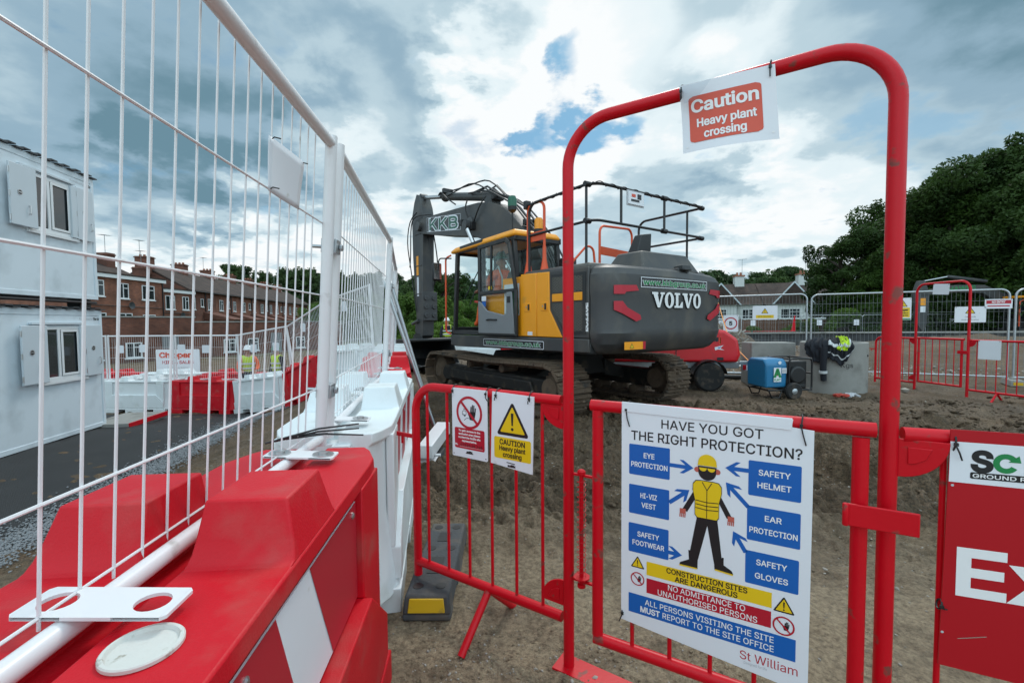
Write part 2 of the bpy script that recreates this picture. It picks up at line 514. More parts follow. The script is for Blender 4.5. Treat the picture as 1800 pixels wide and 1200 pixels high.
def fillet(pts, rad, n=6):
    """polyline with rounded corners"""
    pts = [Vector(p) for p in pts]
    out = [pts[0]]
    for i in range(1, len(pts) - 1):
        a, b, c = pts[i - 1], pts[i], pts[i + 1]
        r = rad[i - 1] if isinstance(rad, (list, tuple)) else rad
        u = (a - b).normalized(); w = (c - b).normalized()
        ang = u.angle(w)
        d = min(r / math.tan(ang / 2), (a - b).length * 0.49, (c - b).length * 0.49)
        rr = d * math.tan(ang / 2)
        cen = b + (u + w).normalized() * (rr / math.sin(ang / 2))
        p0, p1 = b + u * d, b + w * d
        v0, v1 = p0 - cen, p1 - cen
        tot = v0.angle(v1)
        for k in range(n + 1):
            t = k / n
            out.append(cen + (v0 * math.sin((1 - t) * tot) + v1 * math.sin(t * tot)) / math.sin(tot))
    out.append(pts[-1])
    return out

def rrect(x0, z0, x1, z1, r, n=4):
    p = []
    for cx, cz, a0 in ((x1 - r, z1 - r, 0), (x0 + r, z1 - r, 90), (x0 + r, z0 + r, 180), (x1 - r, z0 + r, 270)):
        for k in range(n + 1):
            a = R(a0 + 90 * k / n)
            p.append((cx + r * math.cos(a), cz + r * math.sin(a)))
    return p

def circ(cx, cz, r, n=28, a0=0, a1=360):
    k = n if a1 - a0 >= 360 else n + 1
    return [(cx + r * math.cos(R(a0 + (a1 - a0) * i / n)), cz + r * math.sin(R(a0 + (a1 - a0) * i / n))) for i in range(k)]

FONT = None
try:
    _p = bpy.utils.system_resource('DATAFILES', path='fonts')
    FONT = bpy.data.fonts.load(os.path.join(_p, 'Inter.woff2'))
except Exception:
    FONT = None
_TXT = {}

def text_geo(body):
    if body in _TXT:
        return _TXT[body]
    def ev(b):
        """outlines of the glyphs, filled by the non-zero winding rule"""
        c = bpy.data.curves.new('tmp_text', 'FONT')
        c.body = b
        if FONT: c.font = FONT
        o = bpy.data.objects.new('tmp_text', c)
        COL.objects.link(o)
        cu = o.to_curve(bpy.context.evaluated_depsgraph_get())
        loops = []
        for sp in cu.splines:
            P = sp.bezier_points
            pts = []
            for k in range(len(P)):
                a, d = P[k], P[(k + 1) % len(P)]
                ctrl = [a.co, a.handle_right, d.handle_left, d.co]
                straight = (ctrl[1] - ctrl[0]).cross(ctrl[3] - ctrl[0]).length < 1e-5 and (ctrl[2] - ctrl[0]).cross(ctrl[3] - ctrl[0]).length < 1e-5
                q = [a.co] if straight else mathutils.geometry.interpolate_bezier(*ctrl, 6)[:-1]
                pts += [(v[0], v[1]) for v in q]
            pts = [p for k, p in enumerate(pts) if math.hypot(p[0] - pts[k - 1][0], p[1] - pts[k - 1][1]) > 1e-5]
            if len(pts) > 2: loops.append(pts)
        o.to_curve_clear()
        bpy.data.objects.remove(o)
        bpy.data.curves.remove(c)
        V, E = [], []
        for l in loops:
            k0 = len(V)
            V += [Vector(p) for p in l]
            E += [(k0 + k, k0 + (k + 1) % len(l)) for k in range(len(l))]
        vs, _, fs, _, _, _ = mathutils.geometry.delaunay_2d_cdt(V, E, [], 0, 1e-6)
        A = np.array([V[a] for a, _ in E]); B = np.array([V[d] for _, d in E])
        keep = []
        for f in fs:
            cx, cy = sum(vs[k][0] for k in f) / len(f), sum(vs[k][1] for k in f) / len(f)
            side = (B[:, 0] - A[:, 0]) * (cy - A[:, 1]) - (cx - A[:, 0]) * (B[:, 1] - A[:, 1])
            w = np.sum((A[:, 1] <= cy) & (B[:, 1] > cy) & (side > 0)) * 1 - np.sum((A[:, 1] > cy) & (B[:, 1] <= cy) & (side < 0))
            if w != 0: keep.append(tuple(f))
        return [(v[0], v[1]) for v in vs], keep
    if 'H' not in _TXT and body != 'H':
        text_geo('H')
    vs, fs = ev(body)
    if body == 'H':
        y0, y1 = min(v[1] for v in vs), max(v[1] for v in vs)
        _TXT['__h'] = (y0, y1 - y0)
    y0, h = _TXT['__h']
    vs = [(x / h, (y - y0) / h) for x, y in vs]
    x0, x1 = min(v[0] for v in vs), max(v[0] for v in vs)
    vs = [(x - x0, y) for x, y in vs]
    _TXT[body] = (vs, fs, x1 - x0)
    return _TXT[body]

class Sign(MB):
    """flat print on a panel: x to the right, z up, the viewer on the -y side"""
    EPS = 0.0006
    def flat(s, pts, layer):
        s.add([(x, -layer * s.EPS, z) for x, z in pts], [tuple(range(len(pts)))])
        return s
    def rect(s, x0, z0, x1, z1, layer=1, r=0.0):
        return s.flat(rrect(x0, z0, x1, z1, r) if r > 0 else [(x0, z0), (x1, z0), (x1, z1), (x0, z1)], layer)
    def ring(s, cx, cz, r0, r1, layer=1, n=36):
        a, b = circ(cx, cz, r1, n), circ(cx, cz, r0, n)
        s.add([(x, -layer * s.EPS, z) for x, z in a + b], [(i, (i + 1) % n, (i + 1) % n + n, i + n) for i in range(n)])
        return s
    def bar(s, x0, z0, x1, z1, w, layer=1):
        d = Vector((x1 - x0, z1 - z0)).normalized() * w / 2
        return s.flat([(x0 - d.y, z0 + d.x), (x0 + d.y, z0 - d.x), (x1 + d.y, z1 - d.x), (x1 - d.y, z1 + d.x)], layer)
    def txt(s, body, cx, cz, h, layer=2, w=None, bold=0.0, align='C', rot=0.0):
        """h: cap height, w: total width, bold: extra stroke width as a share of h"""
        vs, fs, W = text_geo(body)
        sx = (w / W) if w else h
        ox = {'C': -W / 2 * sx, 'L': 0.0, 'R': -W * sx}[align]
        ca, sa = math.cos(rot), math.sin(rot)
        q = [(x * sx + ox, zz * h - h / 2) for x, zz in vs]
        if bold > 0:                     # push the outline outwards
            use = {}
            for f in fs:
                for i in range(len(f)):
                    use.setdefault((min(f[i], f[i - 1]), max(f[i], f[i - 1])), []).append((f[i - 1], f[i], f))
            acc = {}
            for e, l in use.items():
                if len(l) != 1: continue
                a, b, f = l[0]
                dx, dz = q[b][0] - q[a][0], q[b][1] - q[a][1]
                L = math.hypot(dx, dz)
                if L < 1e-9: continue
                n = (dz / L, -dx / L)
                mx_, mz_ = sum(q[k][0] for k in f) / len(f), sum(q[k][1] for k in f) / len(f)
                if (mx_ - q[a][0]) * n[0] + (mz_ - q[a][1]) * n[1] > 0: n = (-n[0], -n[1])
                for k in (a, b): acc.setdefault(k, []).append(n)
            d = bold * h / 2
            for k, l in acc.items():
                nx, nz = sum(n[0] for n in l), sum(n[1] for n in l)
                L = math.hypot(nx, nz)
                if L < .15: continue
                c = max(.45, L / len(l))
                q[k] = (q[k][0] + nx / L * d / c, q[k][1] + nz / L * d / c)
        s.add([(cx + x * ca - z * sa, -layer * s.EPS, cz + x * sa + z * ca) for x, z in q], fs)
        return s
    def warning(s, cx, z0, w, layer=1, bord='sign_black', fill='sign_yellow'):
        hgt = w * 0.88
        def tri(k, r):
            c = Vector((cx, z0 + hgt * 0.37))
            P = [Vector((cx - w / 2, z0)), Vector((cx + w / 2, z0)), Vector((cx, z0 + hgt))]
            P = [c + (p - c) * k for p in P]
            q = fillet([((P[0] + P[1]) / 2).to_3d(), P[1].to_3d(), P[2].to_3d(), P[0].to_3d(), ((P[0] + P[1]) / 2).to_3d()], r, 4)
            return [(p.x, p.y) for p in q[:-1]]
        s.use(bord).flat(tri(1.0, w * 0.05), layer)
        s.use(fill).flat(tri(0.76, w * 0.02), layer + 1)
        s.use(bord).flat([(cx - w * .04, z0 + hgt * .66), (cx - w * .022, z0 + hgt * .3), (cx + w * .022, z0 + hgt * .3), (cx + w * .04, z0 + hgt * .66)], layer + 2)
        s.flat(circ(cx, z0 + hgt * .2, w * .04, 14), layer + 2)
        return s
    def no_entry_hand(s, cx, cz, r, layer=1, face=True):
        s.use('sign_red').ring(cx, cz, r * .84, r, layer + 1)
        s.use('sign_black')
        hx, hz = cx + r * .26, cz - r * .12
        s.flat([(hx - .22 * r, hz - .3 * r), (hx + .12 * r, hz - .34 * r), (hx + .24 * r, hz + .1 * r), (hx + .2 * r, hz + .2 * r), (hx - .16 * r, hz + .2 * r), (hx - .3 * r, hz)], layer)
        for k, (dx, hh) in enumerate(((-.13, .5), (-.02, .62), (.09, .6), (.2, .44))):
            s.bar(hx + dx * r, hz + .16 * r, hx + (dx + .03) * r, hz + hh * r, .085 * r, layer)
        s.bar(hx - .26 * r, hz - .05 * r, hx - .36 * r, hz + .2 * r, .09 * r, layer)
        if face:
            s.ring(cx - r * .38, cz - r * .05, r * .14, r * .17, layer, 16)
            s.flat(circ(cx - r * .34, cz - r * .2, r * .06, 10), layer)
            s.bar(cx - r * .55, cz - r * .12, cx - r * .42, cz - r * .12, r * .03, layer)
            s.bar(cx - r * .45, cz + r * .2, cx - r * .2, cz + r * .16, r * .03, layer)
            s.bar(cx - r * .4, cz - r * .5, cx - r * .2, cz - r * .34, r * .03, layer)
            s.bar(cx - r * .2, cz - r * .34, cx - r * .02, cz - r * .34, r * .03, layer)
        a = R(135)
        s.use('sign_red').bar(cx + r * .92 * math.cos(a), cz + r * .92 * math.sin(a), cx - r * .92 * math.cos(a), cz - r * .92 * math.sin(a), r * .16, layer + 2)
        return s

def sign_panel(parent, outline, thick=0.004, mats='sign_white', bend=None):
    m = MB()
    m.prism([(x, 0.0, z) for x, z in outline], (0, thick, 0))
    return m.build('panel', mats, parent, smooth=False)

def cable_tie(parent, x, z, r=0.03, y=0.022, tail=0.05, lean=0.0):
    """black tie looped through the sign and round the tube behind it"""
    m = MB()
    pts = [(x + lean * .3 * (math.sin(a)), y - (r) * math.cos(a), z + r * math.sin(a)) for a in [2 * math.pi * k / 14 for k in range(14)]]
    m.tube(pts, 0.0022, 6, closed=True)
    m.tube([(x, y - r - .002, z - .004), (x + lean * .4, y - r - .008, z - tail * .5), (x + lean, y - r - .004, z - tail)], 0.002, 6)
    m.box(x - .004, y - r - .006, z - .004, x + .004, y - r + .001, z + .004)
    return m.build('cable_tie', 'black_plastic', parent)

# ---------------------------------------------------------------- ground
def sstep(a, b, x):
    t = np.clip((x - a) / (b - a), 0, 1)
    return t * t * (3 - 2 * t)

def line_x(y):
    """x of the line of foreground barriers at distance y"""
    y = np.asarray(y, float)
    return np.where(y < 2, -0.66 - 0.077 * y, np.where(y < 4.2, -0.814 - 0.17 * (y - 2), -1.19 - 0.25 * (np.minimum(y, 11) - 4.2)))

def base_h(x, y):
    x = np.asarray(x, float); y = np.asarray(y, float)
    t = sstep(0.35, 3.9, line_x(y) - x)
    h = -0.84 * t - 0.25 * sstep(9, 13, y) * t
    h = h - 0.35 * sstep(15, 22, y) * (1 - t)
    h = h + 0.42 * sstep(11.5, 15.0, y) * (1 - sstep(17.6, 18.6, y)) * sstep(4.5, 6.5, x)     # spoil bank in front of the sheet wall
    far = sstep(75, 190, np.hypot(x, y))
    h = h + far * 11.0 * sstep(-60, 60, y)
    return h

_rng = np.random.RandomState(3)
_tab = _rng.rand(256, 256)

def vnoise(x, y):
    xi = np.floor(x).astype(int); yi = np.floor(y).astype(int)
    fx = x - xi; fy = y - yi
    fx = fx * fx * (3 - 2 * fx); fy = fy * fy * (3 - 2 * fy)
    a = _tab[xi % 256, yi % 256]; b = _tab[(xi + 1) % 256, yi % 256]
    c = _tab[xi % 256, (yi + 1) % 256]; d = _tab[(xi + 1) % 256, (yi + 1) % 256]
    return (a * (1 - fx) + b * fx) * (1 - fy) + (c * (1 - fx) + d * fx) * fy

def fbm(x, y, o=5, g=0.5):
    s, a, n = 0, 1.0, 0
    for i in range(o):
        s = s + a * vnoise(x * 2 ** i + 17 * i, y * 2 ** i + 5 * i); n += a; a *= g
    return s / n

def rough_at(x, y):
    """how churned the mud is: smooth on the trodden path by the gate, rutted where the tracks turned"""
    d = np.hypot(x, y)
    r = 0.013 + 0.068 * sstep(2.4, 3.9, y + 0.15 * x) * (1 - .7 * sstep(5.5, 8.5, d))
    r = r + 0.06 * sstep(10.5, 13, y)
    t = np.clip(((x - 1.6) * 4.9 + (y - 7.3) * -2.0) / (4.9 ** 2 + 2.0 ** 2), 0, 1.6)
    band = np.exp(-(np.hypot(x - 1.6 - 4.9 * t, y - 7.3 + 2.0 * t) / .55) ** 2)
    r = r + .05 * band + .035 * np.exp(-(np.hypot((x - 3.3) / 1.3, (y - 4.3) / .8)) ** 2) + .03 * np.exp(-(np.hypot((x + .1) / .7, (y - 3.4) / .6)) ** 2)
    r = np.where(x < line_x(y) - 0.3, 0.03, r)
    return r

RELIEF_MEAN = 0.344

def full_h(x, y):
    x = np.asarray(x, float); y = np.asarray(y, float)
    d = np.hypot(x, y)
    n = fbm(x * 1.6, y * 1.6, 3) - 0.5
    lump = np.maximum(fbm(x * 5 + 3, y * 5, 3, 0.6) - 0.47, -0.06) * 1.5
    ridge = 1 - np.abs(2 * fbm(x * 1.3 + 40, y * 2.6 + 9, 4) - 1)
    r = rough_at(x, y)
    bil = lambda q, w, o: np.abs(2 * fbm(x * q + w, y * q + 2 * w, o) - 1)
    fine = .9 * bil(7, 3, 2) + .6 * bil(12.5, 11, 1) + .42 * bil(22, 29, 1) - .5
    h = r * (n * 0.8 + lump * 3.0 + (ridge - 0.75) * 1.2 + fine * .62 - RELIEF_MEAN)
    # ruts left by tracks running across behind the gate
    for (cx, cy, ang, half) in ((3.4, 5.0, 38, 0.30), (5.2, 5.6, 22, 0.26), (1.6, 4.6, 50, 0.28)):
        ca, sa = math.cos(R(ang)), math.sin(R(ang))
        v = -(x - cx) * sa + (y - cy) * ca + 0.25 * (fbm(x * .7, y * .7, 2) - .5)
        u = (x - cx) * ca + (y - cy) * sa
        m = np.exp(-(u / 4.2) ** 4) * sstep(2.6, 3.4, y)
        h = h + m * (-0.028 * np.exp(-(v / half) ** 4) + 0.04 * np.exp(-((np.abs(v) - half - .16) / .13) ** 2) * (0.3 + 1.4 * fbm(x * 4, y * 4, 3)))
        h = h + m * np.exp(-(v / half) ** 4) * 0.018 * (np.mod(u * 5.5, 1.0) > .45)
    return base_h(x, y) + h * (1 - sstep(25, 60, d)) + (fbm(x * .02, y * .02, 3) - .5) * 5 * sstep(60, 200, d)

def gz(x, y):
    return float(base_h(x, y))

def build_ground():
    ang = np.concatenate([np.linspace(-R(56), R(56), 1250, endpoint=False), np.linspace(R(56), R(304), 120, endpoint=False)])
    rad = np.concatenate([[0.02], np.geomspace(0.7, 1.4, 44, endpoint=False), np.geomspace(1.4, 8.5, 640, endpoint=False), np.geomspace(8.5, 1600, 280)])
    A, D = np.meshgrid(ang, rad)
    X = D * np.sin(A); Y = D * np.cos(A)
    Z = full_h(X, Y)
    na, nr = len(ang), len(rad)
    V = np.stack([X, Y, Z], -1).reshape(-1, 3)
    i = np.arange(nr - 1)[:, None] * na; j = np.arange(na)[None, :]; j2 = (j + 1) % na
    F = np.stack([i + j2, i + j, i + na + j, i + na + j2], -1).reshape(-1, 4)
    me = bpy.data.meshes.new('ground')
    me.vertices.add(len(V)); me.vertices.foreach_set('co', V.ravel())
    me.loops.add(F.size); me.loops.foreach_set('vertex_index', F.ravel().astype(np.int32))
    me.polygons.add(len(F)); me.polygons.foreach_set('loop_start', np.arange(0, F.size, 4, dtype=np.int32))
    me.polygons.foreach_set('use_smooth', [True] * len(F))
    me.update(calc_edges=True)
    me.materials.append(MATS['mud'])
    o = bpy.data.objects.new('ground', me)
    COL.objects.link(o)
    return structure(o)

def mud_mat():
    m = bpy.data.materials.new('mud')
    m.use_nodes = True
    t = m.node_tree
    p = t.nodes['Principled BSDF']
    L = t.links.new
    tc = t.nodes.new('ShaderNodeTexCoord')
    def nz(scale, det=8, rough=.6, dist=0.0):
        n = t.nodes.new('ShaderNodeTexNoise')
        n.inputs['Scale'].default_value = scale; n.inputs['Detail'].default_value = det
        n.inputs['Roughness'].default_value = rough; n.inputs['Distortion'].default_value = dist
        L(tc.outputs['Object'], n.inputs['Vector'])
        return n.outputs[0]
    def mr(v, a, b, lo=0., hi=1.):
        n = t.nodes.new('ShaderNodeMapRange'); L(v, n.inputs[0])
        for i, x in enumerate((a, b, lo, hi)): n.inputs[i + 1].default_value = x
        return n.outputs[0]
    def mx(f, a, b):
        n = t.nodes.new('ShaderNodeMix'); n.data_type = 'RGBA'; L(f, n.inputs[0])
        for i, c in ((6, a), (7, b)):
            if isinstance(c, tuple): n.inputs[i].default_value = (*c, 1)
            else: L(c, n.inputs[i])
        return n.outputs[2]
    def mth(op, a, b):
        n = t.nodes.new('ShaderNodeMath'); n.operation = op
        for i, v in enumerate((a, b)):
            if isinstance(v, (int, float)): n.inputs[i].default_value = v
            else: L(v, n.inputs[i])
        return n.outputs[0]
    sp = t.nodes.new('ShaderNodeSeparateXYZ'); L(tc.outputs['Object'], sp.inputs[0])
    base = mx(mr(nz(1.1, 9), .35, .66), (0.106, 0.066, 0.037), (0.25, 0.165, 0.097))
    base = mx(mr(nz(14, 6), .4, .75), base, (0.142, 0.096, 0.057))
    base = mx(mr(nz(55, 4, .7), .42, .62), base, (0.062, 0.043, 0.026))
    base = mx(mth('MULTIPLY', mr(nz(110, 3), .6, .72), .55), base, (0.4, 0.33, 0.22))
    base = mx(mth('MULTIPLY', mr(nz(.75, 8, .65, .4), .46, .6), .5), base, mx(nz(9, 6), (0.05, 0.035, 0.0215), (0.1, 0.07, 0.043)))
    # the trodden, drier strip beside the gate
    path = mr(mth('ADD', mth('ADD', sp.outputs[1], mth('MULTIPLY', sp.outputs[0], 0.1)), mth('MULTIPLY', nz(1.7, 6), 1.8)), 3.0, 4.6, 1., 0.)
    path = mth('MULTIPLY', path, mr(nz(2.6, 9, .7), .3, .52))
    base = mx(path, base, mx(mr(nz(40, 5, .7), .4, .65), (0.46, 0.352, 0.23), (0.21, 0.156, 0.1)))
    # small light stones
    vo = t.nodes.new('ShaderNodeTexVoronoi'); vo.inputs['Scale'].default_value = 34
    L(tc.outputs['Object'], vo.inputs['Vector'])
    st = mth('MULTIPLY', mr(vo.outputs['Distance'], .2, .12), mr(nz(2.2, 4), .5, .62))
    base = mx(mth('MULTIPLY', st, .6), base, (0.3, 0.27, 0.23))
    # grass on the far hillside
    d = t.nodes.new('ShaderNodeVectorMath'); d.operation = 'LENGTH'; L(tc.outputs['Object'], d.inputs[0])
    base = mx(mr(d.outputs['Value'], 34, 60), base, mx(nz(.2), (0.03, 0.05, 0.012), (0.06, 0.09, 0.02)))
    L(base, p.inputs['Base Color'])
    L(mr(nz(1.4, 7), .35, .65, .55, .92), p.inputs['Roughness'])
    p.inputs['Specular IOR Level'].default_value = .35
    b1 = t.nodes.new('ShaderNodeBump'); b1.inputs['Strength'].default_value = 1.0; b1.inputs['Distance'].default_value = .06
    L(nz(11, 12, .7, .3), b1.inputs['Height'])
    b2 = t.nodes.new('ShaderNodeBump'); b2.inputs['Strength'].default_value = .9; b2.inputs['Distance'].default_value = .014
    L(nz(60, 6, .7), b2.inputs['Height']); L(b1.outputs[0], b2.inputs['Normal'])
    b3 = t.nodes.new('ShaderNodeBump'); b3.inputs['Strength'].default_value = .5; b3.inputs['Distance'].default_value = .006
    L(st, b3.inputs['Height']); L(b2.outputs[0], b3.inputs['Normal'])
    L(b3.outputs[0], p.inputs['Normal'])
    MATS['mud'] = m
mud_mat()
build_ground()

# black woven matting laid along the cabins
def matting_mat():
    m = bpy.data.materials.new('matting')
    m.use_nodes = True
    t = m.node_tree; p = t.nodes['Principled BSDF']; L = t.links.new
    tc = t.nodes.new('ShaderNodeTexCoord')
    ck = t.nodes.new('ShaderNodeTexBrick'); ck.inputs['Scale'].default_value = 17
    ck.inputs['Color1'].default_value = (.017, .018, .019, 1); ck.inputs['Color2'].default_value = (.023, .024, .026, 1)
    ck.inputs['Mortar'].default_value = (.006, .006, .006, 1); ck.inputs['Mortar Size'].default_value = .05
    mp = t.nodes.new('ShaderNodeMapping'); mp.inputs['Rotation'].default_value = (0, 0, R(40))
    L(tc.outputs['Object'], mp.inputs[0]); L(mp.outputs[0], ck.inputs['Vector'])
    n = t.nodes.new('ShaderNodeTexNoise'); n.inputs['Scale'].default_value = 3; L(tc.outputs['Object'], n.inputs['Vector'])
    mr = t.nodes.new('ShaderNodeMapRange'); L(n.outputs[0], mr.inputs[0]); mr.inputs[1].default_value = .6; mr.inputs[2].default_value = .9; mr.inputs[4].default_value = .2
    mx = t.nodes.new('ShaderNodeMix'); mx.data_type = 'RGBA'; L(mr.outputs[0], mx.inputs[0]); L(ck.outputs[0], mx.inputs[6]); mx.inputs[7].default_value = (.09, .08, .07, 1)
    L(mx.outputs[2], p.inputs['Base Color']); p.inputs['Roughness'].default_value = .7
    b = t.nodes.new('ShaderNodeBump'); b.inputs['Strength'].default_value = .8; b.inputs['Distance'].default_value = .02; L(ck.outputs['Fac'], b.inputs['Height']); b.invert = True
    L(b.outputs[0], p.inputs['Normal'])
    MATS['matting'] = m
matting_mat()

def edge_x(y):            # outer edge of the matting, towards the bank
    return -4.5 - 0.17 * (y - 1.0)

def build_matting():
    V, F = [], []
    ys = np.linspace(0.2, 12.2, 90); k = 36
    for y in ys:
        xe = float(edge_x(y)) + 0.05 * math.sin(y * 3.1)
        for i in range(k):
            x = xe - (xe + 13.0) * (i / (k - 1))
            V.append((x, y, float(base_h(x, y)) + 0.03 + 0.014 * math.sin(x * 5 + y * 2.3) * math.sin(y * 4.1)))
    for a in range(len(ys) - 1):
        for i in range(k - 1):
            F.append((a * k + i, a * k + i + 1, (a + 1) * k + i + 1, (a + 1) * k + i))
    m = MB(); m.v, m.f, m.m = V, F, [0] * len(F)
    structure(m.build('path_matting', 'matting'))
build_matting()

def scatter(name, mats, pts, seed, sub=1):
    """one object of many small stones; pts: (x, y, z, size)"""
    rs = np.random.RandomState(seed)
    ico = bmesh.new(); bmesh.ops.create_icosphere(ico, subdivisions=sub, radius=1.0)
    bv = np.array([v.co[:] for v in ico.verts]); bf = np.array([[v.index for v in f.verts] for f in ico.faces]); ico.free()
    n = len(pts); P = np.array(pts)
    V = bv[None] * (0.55 + 0.75 * rs.rand(n, len(bv), 1)) * P[:, None, 3:4]
    V = V * np.stack([0.7 + .6 * rs.rand(n), 0.7 + .6 * rs.rand(n), 0.45 + .4 * rs.rand(n)], -1)[:, None]
    a = rs.rand(n) * 6.28
    c, s_ = np.cos(a)[:, None], np.sin(a)[:, None]
    V = np.stack([V[..., 0] * c - V[..., 1] * s_, V[..., 0] * s_ + V[..., 1] * c, V[..., 2]], -1) + P[:, None, :3]
    F = (bf[None] + (np.arange(n) * len(bv))[:, None, None]).reshape(-1, 3)
    me = bpy.data.meshes.new(name)
    me.vertices.add(n * len(bv)); me.vertices.foreach_set('co', V.ravel())
    me.loops.add(F.size); me.loops.foreach_set('vertex_index', F.ravel().astype(np.int32))
    me.polygons.add(len(F)); me.polygons.foreach_set('loop_start', np.arange(0, F.size, 3, dtype=np.int32))
    me.update(calc_edges=True)
    me.materials.append(MATS[mats])
    o = bpy.data.objects.new(name, me); COL.objects.link(o)
    return o

def build_gravel():
    rs = random.Random(5); pts = []
    for _ in range(24000):
        y = 0.4 + 11.6 * rs.random() ** 1.25
        w = 0.12 + 0.014 * y
        x = float(edge_x(y)) + rs.gauss(0.18, 1) * w
        pts.append((x, y, gz(x, y) + 0.035 + rs.random() * .015, rs.uniform(.006, .017)))
    tag(scatter('gravel', 'gravel_grey', pts, 2), 'grey gravel edging beside the black matting', 'gravel', kind='stuff')
    pts = []
    for _ in range(1500):
        d = 1.3 + 11 * rs.random() ** 1.5
        a = R(rs.uniform(-48, 50))
        x, y = d * math.sin(a), d * math.cos(a)
        if x < edge_x(y) + .3: continue
        s = rs.uniform(.003, .008) * (1 + 1.8 * rs.random() ** 7)
        pts.append((x, y, float(full_h(x, y)) + s * .2, s))
    for _ in range(1500):
        x, y = rs.uniform(4.5, 17), rs.uniform(11, 17)
        pts.append((x, y, float(full_h(x, y)) + .01, rs.uniform(.015, .05)))
    tag(scatter('loose_stones', 'stone_light', pts, 4), 'small pale stones lying in the mud', 'stones', kind='stuff')
    # clods of turned earth
    pts = []
    for _ in range(9000):
        x, y = rs.uniform(-.8, 9), rs.uniform(2.9, 8)
        if rs.random() > sstep(2.9, 4.2, y + .15 * x): continue
        if fbm(np.array(x * .9 + 3), np.array(y * 1.6), 3) < .5: continue
        s = rs.uniform(.005, .019) * (1 + 1.8 * rs.random() ** 8)
        t_ = min(1.6, max(0, ((x - 1.6) * 4.9 - (y - 7.3) * 2.0) / 28.0))
        if math.hypot(x - 1.6 - 4.9 * t_, y - 7.3 + 2.0 * t_) < .5 and rs.random() < .6: s *= 2.1
        pts.append((x, y, float(full_h(x, y)) + s * .1, s))
    tag(scatter('earth_clods', 'mud', pts, 6, 2), 'clods of brown earth turned up by the tracks', 'mud', kind='stuff')
build_gravel()

def build_crumbs():
    rs = np.random.RandomState(12)
    n = 26000
    d = 1.25 + 6.5 * rs.rand(n) ** 1.7
    a = np.radians(rs.uniform(-30, 50, n))
    x, y = d * np.sin(a), d * np.cos(a)
    k = (fbm(x * 1.3 + 5, y * 1.3, 4) > .42 + .1 * rs.rand(n)) & (x > line_x(y) + .35)
    x, y = x[k], y[k]
    s = (.0018 + .005 * rs.rand(len(x)) ** 3) * (1 + .14 * np.hypot(x, y))
    pts = np.stack([x, y, full_h(x, y) + s * .2, s], -1)
    half = len(pts) * 4 // 5
    tag(scatter('earth_crumbs', 'mud', pts[:half], 14), 'fine crumbs of brown earth strewn behind the gate', 'mud', kind='stuff')
    tag(scatter('grit', 'stone_light', pts[half:], 15), 'pale grit scattered over the trodden ground', 'grit', kind='stuff')
build_crumbs()

